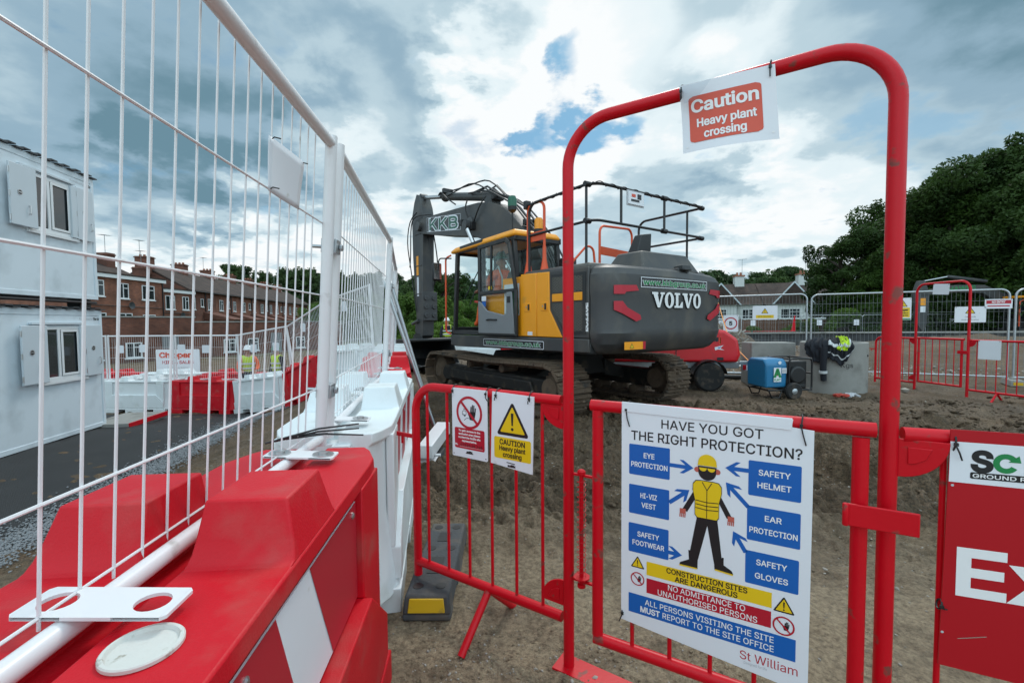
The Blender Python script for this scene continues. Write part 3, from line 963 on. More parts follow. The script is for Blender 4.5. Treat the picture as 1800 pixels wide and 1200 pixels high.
# ---------------------------------------------------------------- foreground barriers and mesh fence
def barrier_proto(colour, board=True, label='', cap=True, far=-1):
    """water filled barrier, 2.18 m long along local x, 1.02 m high"""
    Lh = 1.09
    root = thing('plastic_barrier', label, 'barrier')
    m = MB()
    prof = [(.3, .1), (.28, .14), (.24, .5), (.24, .838), (.268, .855), (.266, .9), (.045, .9), (.045, .862)]
    prof = prof + [(-y, z) for y, z in reversed(prof)]
    rings = []
    for x, k in ((-Lh, .72), (-Lh + .05, .84), (-Lh + .16, .985), (-Lh + .24, 1), (Lh - .24, 1), (Lh - .16, .985), (Lh - .05, .84), (Lh, .72)):
        rings.append([(x, y * k if abs(y) > .05 else y, z) for y, z in prof])
    m.loft(rings)
    for cx in (-.345, .405):
        for sg in (-1, 1):
            s0, s1, t0, t1 = (.047, .2645, .06, .232)
            rg = []
            for a, z, k_ in ((.172, .898, 0), (.152, .904, .06), (.137, .92, .2), (.125, .945, .4), (.1, 1.02, 1)):
                q0, q1 = s0 + (t0 - s0) * k_, s1 + (t1 - s1) * k_
                b = .1 + (a - .1) * .42
                lo_, hi_ = (b, a) if far < 0 else (a, b)
                rg.append([(cx - lo_, sg * q0, z), (cx + hi_, sg * q0, z), (cx + hi_, sg * q1, z), (cx - lo_, sg * q1, z)])
            m.loft(rg)
    for x0, x1 in ((-1.0, -.62), (-.3, .3), (.62, 1.0)):       # feet between the forklift pockets
        m.box(x0, -.3, 0, x1, .3, .12)
    for x, y0 in ((-Lh - .035, -.1), (Lh - .01, .02)):            # interlocking fins
        m.box(x, y0, .12, x + .045, y0 + .08, .86)
    for sg in (-1, 1):
        def side(pts, y0, y1):
            m.prism([(x, sg * y0, z) for x, z in pts], (0, sg * (y1 - y0), 0))
        # raised frame round the board recess, and the lower flap
        side([(-.95, .14), (.95, .14), (.95, .30), (.72, .50), (-.72, .50), (-.95, .30)], .24, .298)
        side([(-.95, .30), (-.72, .50), (-.72, .86), (-.95, .86)], .235, .272)
        side([(.95, .30), (.95, .86), (.72, .86), (.72, .50)], .235, .272)
        for cx in (-.42, 0, .42):                                # moulded diamonds
            c = (cx, sg * .318, .32)
            d = [(cx - .12, sg * .296, .32), (cx, sg * .296, .18), (cx + .12, sg * .296, .32), (cx, sg * .296, .46)]
            m.add(d + [c], [(0, 1, 4), (1, 2, 4), (2, 3, 4), (3, 0, 4)])
    m.build('body', colour, root, bevel=.014, seg=2)
    if board:
        for sg in (-1, 1):
            b = MB()
            y = sg * .25
            b.use('sign_white').prism([(x, y, z) for x, z in ((-.7, .52), (.7, .52), (.7, .83), (-.7, .83))], (0, sg * .004, 0))
            b.use('sign_red')
            for a in (-.7, -.24, .23):
                b.add([(a, sg * .2552, .52), (a + .25, sg * .2552, .52), (a + .4 if a < .2 else .7, sg * .2552, .83), (a + .12 if a > -.6 else -.7, sg * .2552, .83)], [(0, 1, 2, 3)])
            b.use('steel')
            for a in (-.66, 0, .66):
                b.lathe([(.011, 0), (.011, .004), (.006, .007)], 12, 'Y', (a, y + (.004 if sg > 0 else -.011), .8))
            b.build('striped_board', None, root, smooth=False)
    if cap:
        c = MB().lathe([(.05, 0), (.054, .003), (.054, .008), (.052, .01), (.047, .01), (.044, .004), (.0, .005)], 40, 'Z', (.045, .13, .898))
        c.build('filler_cap', 'cap_white', root)
    return root

def heading(x, y, deg, z=0.0):
    """local x runs away from the camera, deg left of straight ahead"""
    return dict(loc=(x, y, z), rz=R(90 + deg))

red_b = barrier_proto('red_plastic', label='big red plastic barrier in the near left corner with a round white filler cap')
wht_b = barrier_proto('white_plastic', far=1, label='white plastic barrier directly behind the nearest red barrier')
def put(o, h): o.location = h['loc']; o.rotation_euler = (0, 0, h['rz']); return o
LINE = 'barriers in line under the tall white mesh fence'
put(red_b, heading(-.705, .715, 4.4)); red_b['group'] = LINE
# local +y is left of the heading here, so turn the cap side to the right
red_b.rotation_euler = (0, 0, R(90 + 4.4 - 180))
put(wht_b, heading(-1.0, 3.08, 9.3)); wht_b['group'] = LINE
b3 = copy_thing(red_b, **heading(-1.5, 5.42, 13.5), label='red plastic barrier just beyond the near white barrier, beside the leaning panels', group=LINE)
b4 = copy_thing(wht_b, **heading(-2.05, 7.68, 13.5), label='white plastic barrier farthest along the fence line, beyond the second red one', group=LINE)

def white_mesh_panel(label, length=2.2, height=1.24, group='white mesh fence panels on the foreground barriers'):
    """mesh panel that stands in the slot of a barrier; local x along, z up from the slot"""
    root = thing('mesh_fence', label, 'fence panel', group=group)
    h = length / 2
    m = MB()
    m.tube([(-h, 0, 0), (h, 0, 0)], .0195, 14)
    m.tube([(-h + .03, 0, height), (h - .03, 0, height)], .022, 14)
    for x in (-h + .026, h - .026):
        m.tube([(x, 0, -.03), (x, 0, height + .03)], .024, 14)
    m.build('frame', 'white_paint', root)
    w = MB()
    n = int(round((length - .1) / .075))
    for i in range(1, n):
        x = -h + .05 + i * (length - .1) / n
        w.tube([(x, .03, .005), (x, .03, height)], .003, 6)
    for z in (.21, .61, .91):
        w.tube([(-h + .03, .0245, z), (h - .03, .0245, z)], .0034, 6)
    w.tube([(-h + .05, .03, .026), (h - .05, .03, .026)], .003, 6)
    w.build('wire_mesh', 'white_paint', root)
    return root

def foot_plate(parent, x, bolts=True):
    m = MB(Matrix.Translation((0, -.04, 0)))
    T = 20
    w, l, r = .042, .112, .027
    z0 = .022
    out = [(-w, -l + .035), (-w + .02, -l), (w - .02, -l), (w, -l + .035), (w, l - .035), (w - .02, l), (-w + .02, l), (-w, l - .035)]
    # plate with two round holes: quads from each hole to a box round it
    def pad(cy):
        ring = circ(0, cy, r, T)
        sq = []
        for (px, py) in ring:
            dx, dy = px, py - cy
            k = max(abs(dx) / w, abs(dy) / .037)
            sq.append([dx / k, cy + dy / k])
        for sx in (-1, 1):
            for sy in (-1, 1):
                c_ = (sx * w, cy + sy * .037)
                q_ = min(sq, key=lambda p: (p[0] - c_[0]) ** 2 + (p[1] - c_[1]) ** 2)
                q_[0], q_[1] = c_
        sq = [tuple(q_) for q_ in sq]
        for zz in (z0, z0 + .006):
            m.add([(px + x, py, zz) for px, py in ring + sq], [(i, (i + 1) % T, (i + 1) % T + T, i + T) for i in range(T)])
        m.add([(px + x, py, zz) for zz in (z0, z0 + .006) for px, py in ring], [(i, (i + 1) % T, (i + 1) % T + T, i + T) for i in range(T)])
    pad(-.075); pad(.075)
    m.box(x - w, -.038, z0, x + w, .038, z0 + .006)
    for sg in (-1, 1):
        p = [(x - w, sg * .1115), (x + w, sg * .1115), (x + w, sg * .112), (x + w - .008, sg * .119), (x - w + .008, sg * .119), (x - w, sg * .112)]
        m.prism([(a, b, z0) for a, b in p], (0, 0, .006))
    pl = m.build('foot_plate', 'white_paint', parent, smooth=False)
    if bolts:
        for cy in (-.075, .075):
            b = MB()
            b.lathe([(.036, 0), (.036, .004), (.017, .004), (.017, .01), (.0, .012)], 20, 'Z', (x, cy, z0 + .006))
            b.v = [(p[0], p[1] - .04, p[2]) for p in b.v]
            b.build('bolt', 'steel', pl)
    return pl

def clamp(parent, x, z):
    m = MB()
    m.use('galv').box(x - .03, -.032, z - .03, x + .03, .032, z + .03)
    m.tube([(x + .015, .03, z), (x + .015, .085, z)], .008, 10)
    m.lathe([(.016, 0), (.016, .012)], 6, 'Y', (x + .015, -.046, z))
    return m.build('clamp', None, parent, bevel=.004)

LEAN = R(3.4)
def put_panel(root, x, y, deg, z, lean=LEAN):
    root.location = (x, y, z)
    root.rotation_mode = 'QUATERNION'
    M = Matrix.Rotation(R(90 + deg), 4, 'Z') @ Matrix.Rotation(lean, 4, 'X')
    root.rotation_quaternion = M.to_quaternion()
p1 = white_mesh_panel('nearest white mesh fence panel, its top rail sweeping overhead at the left')
for x in (-.97, -.11, .75): foot_plate(p1, x, bolts=(x > .5))
clamp(p1, 1.115, .2); clamp(p1, 1.115, .82)
put_panel(p1, -.738, .855, 4.4, .908)
p2 = white_mesh_panel('second white mesh fence panel, standing on the near white barrier', 2.28)
for x in (-.97, .0, .95): foot_plate(p2, x)
clamp(p2, 1.15, .2); clamp(p2, 1.15, .82)
put_panel(p2, -1.01, 3.13, 9.3, .915)
p3 = white_mesh_panel('third white mesh fence panel, seen almost edge on beside the leaning grey panels', 2.28)
for x in (-.85, .0, .9): foot_plate(p3, x)
put_panel(p3, -1.47, 5.42, 13.0, .915)
p4 = white_mesh_panel('fourth white mesh fence panel, farthest along the line and nearly hidden', 2.2)
for x in (-.85, .0, .9): foot_plate(p4, x)
put_panel(p4, -2.0, 7.66, 13.5, .915)

# blank white sheet tied to the near fence panel
t = thing('blank_sign', 'blank white sheet tied high on the nearest mesh panel', 'sign')
t.parent = None
m = MB()
N = 8
vs = []
for j in range(N + 1):
    for i in range(N + 1):
        u, v = i / N, j / N
        vs.append((u * .24, .004 * math.sin(3 * u + 2 * v) - (.01 * u * v * v), v * .168))
m.add(vs, [(j * (N + 1) + i, j * (N + 1) + i + 1, (j + 1) * (N + 1) + i + 1, (j + 1) * (N + 1) + i) for j in range(N) for i in range(N)])
o = m.build('sheet', 'sign_white', t)
sm = o.modifiers.new('solid', 'SOLIDIFY'); sm.thickness = .002
for (x, z) in ((.008, .16), (.232, .16), (.008, .008)):
    k = MB().tube([(x, -.004, z), (x - .004, -.012, z + .004), (x, -.03, z + .002)], .002, 6)
    k.build('cable_tie', 'black_plastic', t)
Mp = Matrix.Translation((-.738, .855, .915)) @ Matrix.Rotation(R(90 + 4.4), 4, 'Z') @ Matrix.Rotation(LEAN, 4, 'X')
t.matrix_world = Mp @ Matrix.Translation((.562, .018, .893))

# cut cable ties lying on the barrier
t = thing('loose_cable_ties', 'bundle of black cable tie tails lying across the joint of the red and white barriers', 'cable ties', (-.78, 1.72, .945), 0)
for (a, b, zz) in (((-.14, .02, .0), (.16, .1, .03), 0), ((-.12, .0, .01), (.17, .07, .055), 0), ((-.1, .03, .006), (.2, .03, .02), 0), ((-.16, -.01, .0), (.05, .06, .02), 0)):
    m = MB()
    A, B = Vector(a), Vector(b)
    mid = (A + B) / 2 + Vector((0, 0, .012))
    m.tube([A, A.lerp(mid, .5), mid, mid.lerp(B, .5), B], [.0042, .0042, .004, .0035, .003], 6)
    m.build('tie', 'black_plastic', t)

# ---------------------------------------------------------------- red steel hoop gate
GL, GR = Vector((.221, 1.786, 0)), Vector((1.036, 1.241, 0))
gd = (GR - GL).normalized()
g_rz = math.atan2(gd.y, gd.x)
GW = (GR - GL).length
def hoop_gate(label, group=None):
    """local x from the hinge post to the latch post, viewer on the -y side"""
    root = thing('hoop_gate', label, 'gate', group=group)
    m = MB()
    m.tube(fillet([(0, 0, 0), (0, 0, 2.152), (GW, 0, 2.152), (GW, 0, 0)], .165, 12), .0215, 18)
    m.box(-.05, -.05, .004, GW + .05, .05, .012)
    m.build('hoop', 'red_paint', root)
    for x, sg in ((0, -1), (GW, 1)):
        for zc, up in ((1.075, -1), (.25, 1)):
            if sg > 0 and up > 0: continue
            q = MB()
            arc = [(x + sg * .02, zc)] + [(x + sg * (.02 +   .105 * math.cos(R(a))), zc + up * .105 * math.sin(R(a))) for a in range(0, 91, 9)]
            q.prism([(a, -.004, b) for a, b in arc], (0, .008, 0))
            q.prism([(x + sg * (.04 + .05 * k[0]), -.008, zc + up * (.02 + .045 * k[1])) for k in ((0, 0), (1, 0), (.75, .7), (.3, 1.0), (0, 1.05))], (0, .004, 0))
            q.build('corner_plate', 'red_paint', root, bevel=.002)
    # hinge: fixed brackets, pin and closing spring
    sp = MB()
    sp.box(.015, -.006, .795, .105, .006, .803); sp.box(.015, -.006, .372, .105, .006, .38)
    sp.tube([(.056, 0, .35), (.056, 0, .82)], .0085, 10)
    sp.lathe([(.016, 0), (.016, .012), (.009, .018)], 14, 'Z', (.056, 0, .803))
    sp.lathe([(.016, 0), (.016, .014)], 14, 'Z', (.056, 0, .352))
    sp.lathe([(.034, 0), (.034, .005)], 8, 'Z', (.056, 0, .39))
    hel = [(.056 + .017 * math.cos(a), .017 * math.sin(a), .4 + .38 * a / (2 * math.pi * 19)) for a in np.linspace(0, 2 * math.pi * 19, 19 * 12)]
    sp.tube(hel, .0013, 5)
    sp.build('hinge_spring', 'red_paint', root)
    return root

def gate_leaf(root):
    l = MB()
    p0 = Vector((.293, 1.612, 0)); p1_ = Vector((.971, 1.223, 0))
    M = Matrix.Rotation(-g_rz, 4, 'Z') @ Matrix.Translation(-GL)
    a, b = M @ p0, M @ p1_
    d = (b - a).normalized(); n = Vector((d.y, -d.x, 0))
    P = lambda u, z, off=0: a + d * u + n * off + Vector((0, 0, z))
    Lw = (b - a).length
    l.tube([P(-.012, 1.1), P(Lw + .012, 1.1)], .0205, 16)
    l.tube([P(.012, 1.085), P(.012, .265)], .0195, 16)
    l.tube([P(Lw - .02, 1.078), P(Lw - .02, .25)], .0195, 16)
    l.tube([P(0, .25), P(Lw - .01, .25)], .0205, 16)
    n_b = 6
    for i in range(1, n_b):
        u = .012 + (Lw - .03) * i / n_b
        l.tube([P(u, 1.085), P(u, .26)], .007, 10)
    leaf = l.build('gate_leaf', 'red_paint', root)
    k = MB()
    for z in (.84,):
        k.prism([P(Lw - .055, z, .034), P(Lw + .1, z, .034), P(Lw + .1, z + .062, .034), P(Lw - .055, z + .062, .034)], n * .007)
        k.tube([P(Lw - .055, z, .04), P(Lw - .055, z + .062, .04)], .008, 8)
        k.box(*(P(Lw - .04, z + .01, .0) - Vector((.012, .012, 0))), *(P(Lw - .04, z + .05, .034) + Vector((.012, .012, 0))))
    k.build('latch', 'red_paint', leaf, bevel=.004)
    return P, Lw

gate = hoop_gate('near red tubular hoop gate carrying the caution sign overhead')
gate.location = GL; gate.rotation_euler = (0, 0, g_rz)
leafP, leafL = gate_leaf(gate)

def steel_barrier(label, length, bars, mirror=False, feet=True, group=None, lug=True):
    """crowd barrier: local x runs from the gate post outwards; the far corner is rounded"""
    root = thing('steel_barrier', label, 'barrier', group=group)
    L = length
    m = MB()
    m.tube(fillet([(.03, 0, 1.085), (L, 0, 1.085), (L, 0, .1)], .13, 10), .0205, 16)
    m.tube([(.03, 0, .2), (L, 0, .19)], .0205, 14)
    m.build('frame', 'red_paint', root)
    b = MB()
    for i in range(bars):
        u = .12 + (L - .2) * i / (bars - 1)
        b.tube([(u, 0, 1.075), (u, 0, .2)], .0072, 10)
    b.build('bars', 'red_paint', root)
    if feet:
        for sg in (-1, 1):
            f = MB()
            f.tube([(L * .47, 0, .19), (L * .47, sg * .2, -.0)], .017, 12)
            f.build('leg', 'red_paint', root)
    if lug:
        g = MB()
        g.box(L + .018, -.004, .815, L + .15, .004, .835)
        g.tube([(L + .1, 0, .825), (L + .1, 0, .78)], .007, 8)
        g.build('coupling_hook', 'red_paint', root)
    return root
bl = steel_barrier('red steel barrier left of the near gate with two signs on its rail', .855, 6)
bl.location = GL; bl.rotation_euler = (0, 0, R(180 - 34.24))
dR = R(-20.94)
br = steel_barrier('red steel barrier at the right edge behind the big red board', 2.3, 12)
br.location = GR + Vector((.0, .0, 0)); br.rotation_euler = (0, 0, dR)

# ---------------------------------------------------------------- signs on the gate and barriers
def sign_thing(name, label, origin, ang, cat='sign', tilt=0.0, off=.024):
    """sign on a vertical plane; ang is the heading of its local x"""
    t = thing(name, label, cat)
    n = Vector((math.sin(ang), -math.cos(ang), 0))
    t.matrix_world = Matrix.Translation(Vector(origin) + n * off) @ Matrix.Rotation(ang, 4, 'Z') @ Matrix.Rotation(tilt, 4, 'Y')
    return t

# HAVE YOU GOT THE RIGHT PROTECTION? board on the gate leaf
la = math.atan2((leafP(1, 0) - leafP(0, 0)).y, (leafP(1, 0) - leafP(0, 0)).x) + g_rz
lo = Vector((.293, 1.612, 0))
t = sign_thing('protection_sign', 'big white safety board on the gate leaf asking about the right protection', lo, la, off=.030)
m = MB()
m.prism([(x, 0, z) for x, z in ((.107, .372), (.65, .322), (.653, 1.088), (.60, 1.092), (.60, 1.118), (.107, 1.126))], (0, .005, 0))
m.build('panel', 'sign_white', t, smooth=False)
m = MB()      # folded top strip
m.prism([(x, -.003, z) for x, z in ((.11, 1.095), (.597, 1.085), (.602, 1.116), (.11, 1.126))], (0, .002, 0))
m.build('top_strip', 'sign_white', t, smooth=False)
g = Sign(); g.EPS = .0006
g.use('sign_blue')
for (x0, z1, x1, z0) in ((.133, .987, .265, .884), (.491, .983, .625, .878), (.489, .846, .625, .742), (.486, .709, .623, .609), (.133, .85, .264, .751), (.132, .718, .263, .618)):
    g.rect(x0, z0, x1, z1, 1, .004)
def arrow(x0, z0, x1, z1, w=.0125):
    d = Vector((x1 - x0, z1 - z0)).normalized(); n = Vector((-d.y, d.x))
    e = Vector((x1, z1))
    g.bar(x0, z0, *(e - d * .012), w, 1)
    for sg in (-1, 1):
        a = e - d * .03 + n * sg * .0215
        g.flat([tuple(e), tuple(a), tuple(a - d * .012), tuple(e - d * .017)][::1], 1.3 + .2 * sg)
arrow(.265, .934, .337, .934); arrow(.491, .95, .428, .95); arrow(.264, .81, .325, .862)
arrow(.492, .84, .43, .905); arrow(.487, .70, .452, .758); arrow(.263, .645, .305, .645)
g.use('sign_yellow').rect(.193, .55, .557, .596, 1); g.use('sign_red').rect(.193, .489, .556, .539, 1)
g.use('sign_blue').rect(.133, .408, .619, .474, 1)
g.warning(.163, .566, .047, 1); g.warning(.588, .545, .056, 1)
g.no_entry_hand(.163, .528, .023, 1, face=False); g.no_entry_hand(.588, .506, .028, 1, face=False)
# the figure
cx = .377
g.use('sign_skin').flat(circ(.3475, .932, .0085, 14), 1).flat(circ(.4065, .932, .0085, 14), 1)
g.use('sign_black').flat(circ(cx, .927, .0255, 24, 180, 360) + [(cx + .0255, .945), (cx - .0255, .945)], 2)
g.use('sign_yellow').flat(circ(cx, .9565, .0265, 24, 0, 180) + [(cx - .028, .947), (cx + .028, .947)], 3)
g.use('sign_black').rect(cx - .027, .9405, cx + .027, .945, 4)
g.use('sign_yellow').flat(circ(cx - .012, .9405, .011, 14, 180, 360), 5).flat(circ(cx + .012, .9405, .011, 14, 180, 360), 5)
g.use('sign_black')
g.flat([(.337, .86), (.347, .845), (.319, .79), (.305, .798)], 1); g.flat([(.416, .858), (.409, .84), (.434, .792), (.447, .8)], 1)
g.flat([(.349, .785), (.407, .787), (.4225, .652), (.4235, .64), (.4, .64), (.379, .758), (.352, .64), (.327, .64), (.327, .655)], 1)
g.flat([(.324, .668), (.33, .668), (.352, .645), (.352, .613), (.297, .613), (.299, .622), (.326, .638)], 1.4)
g.flat([(.4, .642), (.423, .668), (.427, .668), (.427, .645), (.45, .632), (.454, .622), (.401, .625)], 1.4)
g.use('sign_yellow').rect(.297, .611, .35, .6155, 2).bar(.402, .6245, .453, .6205, .0045, 2)
g.use('sign_skin')
for bx, zz in ((.306, .789), (.4455, .791)):
    g.flat([(bx - .009, zz + .01), (bx + .009, zz + .01), (bx + .009, zz - .006), (bx - .009, zz - .006)], 2)
    for k in range(4): g.bar(bx - .0075 + k * .005, zz - .004, bx - .0085 + k * .005, zz - .018, .0032, 2)
vest = [(.36, .898), (.345, .896), (.337, .885), (.3365, .865), (.343, .835), (.343, .79), (.349, .781), (.405, .781), (.411, .79), (.411, .835), (.418, .865), (.4175, .885), (.41, .896), (.394, .898)]
k = lambda s_: [(cx + (x - cx) * s_, .84 + (z - .84) * s_) for x, z in vest]
g.use('sign_black').flat(k(1.04), 2.4); g.use('sign_yellow').flat(k(1.0), 3)
g.use('sign_black').rect(cx - .001, .782, cx + .001, .872, 4).bar(cx, .87, cx - .014, .895, .0024, 4).bar(cx, .87, cx + .014, .895, .0024, 4)
for z in (.832, .82, .808): g.bar(.344, z + .003, cx, z, .0026, 4).bar(cx, z, .41, z + .003, .0026, 4)
g.build('printed_graphics', None, t, smooth=False)
x = Sign()
x.use('sign_black').txt('HAVE YOU GOT', .383, 1.064, .028, 1, w=.29, bold=.03)
x.txt('THE RIGHT PROTECTION?', .383, 1.017, .03, 1, w=.485, bold=.04)
x.txt('CONSTRUCTION SITES', .375, .5835, .0165, 2, w=.235, bold=.07); x.txt('ARE DANGEROUS', .375, .5615, .0165, 2, w=.182, bold=.07)
x.use('lettering_white')
for s_, c, z, w in (('EYE', .199, .953, .034), ('PROTECTION', .199, .92, .117), ('SAFETY', .558, .95, .08), ('HELMET', .558, .912, .085), ('EAR', .557, .815, .042), ('PROTECTION', .557, .775, .122),
                    ('SAFETY', .5545, .679, .078), ('GLOVES', .5545, .638, .084), ('HI-VIZ', .1985, .817, .053), ('VEST', .1985, .785, .046), ('SAFETY', .1975, .684, .07), ('FOOTWEAR', .1975, .653, .103)):
    x.txt(s_, c, z, .0165, 2, w=w, bold=.06)
x.txt('NO ADMITTANCE TO', .375, .527, .018, 2, w=.225, bold=.02); x.txt('UNAUTHORISED PERSONS', .375, .502, .018, 2, w=.29, bold=.02)
x.txt('ALL PERSONS VISITING THE SITE', .376, .455, .0185, 2, w=.375, bold=.03)
x.txt('MUST', .205, .4275, .0185, 2, w=.062, bold=.1); x.txt('REPORT TO THE SITE OFFICE', .405, .4275, .0185, 2, w=.318, bold=.03)
x.use('sign_red').txt('St William', .55, .381, .026, 1, w=.15); x.use('sign_grey').txt('Designed for life', .517, .359, .008, 1, w=.062)
x.build('lettering', None, t, smooth=False)
for px, pz in ((.122, 1.1), (.622, 1.1)): cable_tie(t, px, pz, .026, .028, .055, .012)
cable_tie(t, .112, .395, .012, .01, .03, -.01); cable_tie(t, .63, .34, .012, .01, .04, .02)

# the two signs on the left barrier
la2 = R(-34.24)
lo2 = GL - Vector((math.cos(la2), math.sin(la2), 0)) * .8601
t = sign_thing('access_sign', 'white plastic sign with crossed out hand above a red notice, on the left red barrier', lo2, la2)
sign_panel(t, rrect(.27, .782, .474, 1.098, .006))
g = Sign()
g.no_entry_hand(.372, .99, .075, 1)
g.use('sign_red').rect(.285, .822, .459, .917, 1, .008)
g.use('sign_black').flat(circ(.279, .793, .003, 8), 1).flat(circ(.465, .793, .003, 8), 1)
g.bar(.35, .803, .394, .803, .0035, 1)
g.build('printed_graphics', None, t, smooth=False)
x = Sign()
x.use('lettering_white')
for k_, (s_, w) in enumerate((('To gain access to the', .125), ('exclusion area please', .125), ('contact the Soilfix site', .128), ('representative.', .084))):
    x.txt(s_, .372, .905 - k_ * .0155, .0085, 2, w=w, bold=.12)
x.txt('Ph:', .296, .838, .0085, 2, w=.016, bold=.12); x.rect(.315, .831, .45, .832, 2)
x.use('sign_black').txt('07515 28 745', .383, .84, .012, 2, w=.125, bold=.05)
x.txt('soilfix', .372, .8095, .008, 1, w=.033, bold=.3)
x.build('lettering', None, t, smooth=False)
for px in (.276, .468): cable_tie(t, px, 1.084, .026, .024, .03, .012 if px > .4 else -.006)

t = sign_thing('caution_sign', 'white sign with yellow warning triangle and CAUTION panel, hung beside the red notice', lo2, la2)
sign_panel(t, [(.492, .783), (.706, .768), (.716, 1.092), (.503, 1.098)])
g = Sign()
g.warning(.608, .915, .168, 1)
g.use('sign_yellow').rect(.512, .812, .7, .905, 1, .008)
g.use('sign_black').bar(.577, .799, .62, .796, .004, 1)
g.build('printed_graphics', None, t, smooth=False)
x = Sign()
x.use('sign_black').txt('CAUTION', .606, .885, .0215, 2, w=.128, bold=.1); x.txt('Heavy plant', .606, .858, .0195, 2, w=.132, bold=.1); x.txt('crossing', .606, .831, .0195, 2, w=.094, bold=.1)
x.txt('soilfix', .602, .7855, .009, 1, w=.038, bold=.3)
x.build('lettering', None, t, smooth=False)
for px in (.524, .694): cable_tie(t, px, 1.083, .027, .024, .022, -.004)

# caution sign under the top of the hoop
t = sign_thing('overhead_sign', 'orange Caution Heavy plant crossing sheet tied under the top of the near hoop', GL, g_rz, off=.03)
m = MB()
N = 10
def sheet(u, v):     # u across, v up
    a = Vector((.436, 1.944)).lerp(Vector((.709, 1.931)), u); b = Vector((.421, 2.166)).lerp(Vector((.694, 2.152)), u)
    p = a.lerp(b, v)
    y = .012 * math.sin(v * 3.0) * (1 - u) - .02 * (1 - v) * math.sin(u * 3.1)
    return Vector((p.x, y - .002, p.y))
vs = [sheet(i / N, j / N) for j in range(N + 1) for i in range(N + 1)]
fs = [(j * (N + 1) + i, j * (N + 1) + i + 1, (j + 1) * (N + 1) + i + 1, (j + 1) * (N + 1) + i) for j in range(N) for i in range(N)]
m.add(vs, fs)
o = m.build('panel', 'sign_white', t)
def on_sheet(sg, name):
    for i, (x_, y_, z_) in enumerate(sg.v):
        q = sheet(x_, z_)
        sg.v[i] = (q.x, q.y + y_ , q.z)
    return sg.build(name, None, t, smooth=False)
def grid_rr(s, x0, z0, x1, z1, r, layer, n=30):
    """rounded rectangle cut into strips so it can follow the sheet"""
    for k_ in range(n):
        a, b = z0 + (z1 - z0) * k_ / n, z0 + (z1 - z0) * (k_ + 1) / n
        def ins(z):
            d = min(z - z0, z1 - z)
            return 0 if d >= r else r - math.sqrt(max(r * r - (r - d) ** 2, 0))
        for c in range(10):
            def X(z, i): return x0 + ins(z) + (x1 - x0 - 2 * ins(z)) * i / 10
            s.flat([(X(a, c), a), (X(a, c + 1), a), (X(b, c + 1), b), (X(b, c), b)], layer)
g = Sign(); g.EPS = .0012
grid_rr(g.use('sign_orange'), .09, .13, .86, .81, .055, 1)
g.use('lettering_white').flat(circ(.055, .08, .014, 10), 1).flat(circ(.95, .1, .014, 10), 1)
on_sheet(g, 'printed_graphics')
x = Sign(); x.EPS = .0012
x.use('lettering_white').txt('Caution', .475, .66, .17, 2, w=.7, bold=.09); x.txt('Heavy plant', .49, .41, .115, 2, w=.62, bold=.08); x.txt('crossing', .475, .235, .115, 2, w=.44, bold=.08)
on_sheet(x, 'lettering')
m = MB()        # torn clear film curling off the top left corner
F_ = [(.43, -.012, 2.158), (.48, -.022, 2.15), (.525, -.03, 2.148), (.505, -.04, 2.115), (.475, -.03, 2.095), (.44, -.012, 2.1)]
m.add(F_ + [(.49, -.026, 2.135)], [(i, (i + 1) % 6, 6) for i in range(6)])
m.build('clear_film', 'clear_film', t)
cable_tie(t, .427, 2.147, .03, .028, .03, 0); cable_tie(t, .682, 2.147, .03, .028, .03, 0)

# EXCLUSION board on the right-hand barrier
t = sign_thing('exclusion_sign', 'large red Exclusion board with a white header, cut by the right edge', GR, dR, off=.027)
sign_panel(t, [(.112, .48), (1.2, .42), (1.2, 1.108), (.122, 1.112)], mats='exclusion_red')
g = Sign()
g.use('sign_white').flat([(.1205, .975), (1.19, .965), (1.19, 1.077), (.1215, 1.081)], 1)
g.use('sign_black').rect(.163, .988, .62, 1.005, 2, .004)
cxo, czo = .232, 1.033
g.use('sign_green')
g.flat(circ(cxo, czo, .025, 20, 40, 330) + circ(cxo, czo, .012, 20, 40, 330)[::-1], 2)
g.flat([(cxo + .004, czo + .004), (cxo + .029, czo + .004), (cxo + .025, czo + .022)], 2)
g.use('sign_grey')
for px, pz in ((.1285, .966), (.118, .57)): g.flat(circ(px, pz, .0035, 8), 1)
g.use('stone_light')
for k_ in range(5): g.bar(.15 + k_ * .011, .56 + k_ * .0035, .172 + k_ * .009, .566 + k_ * .003, .0016, 1)
g.build('printed_graphics', None, t, smooth=False)
x = Sign()
x.use('sign_black').txt('S', .186, 1.034, .05, 2, w=.037, bold=.16); x.txt('ilfix', .27, 1.036, .054, 2, w=.12, bold=.14, align='L')
x.use('lettering_white').txt('GROUND RISK SOLUTIONS', .168, .9965, .0095, 3, w=.26, bold=.08, align='L')
x.txt('Exclusion', .148, .74, .118, 1, w=.86, bold=.1, align='L')
x.txt('Zone', .148, .56, .0, 1, w=.3) if False else None
x.build('lettering', None, t, smooth=False)
cable_tie(t, .13, 1.075, .03, .024, .04, .012); cable_tie(t, .113, .64, .012, .008, .004, .01)

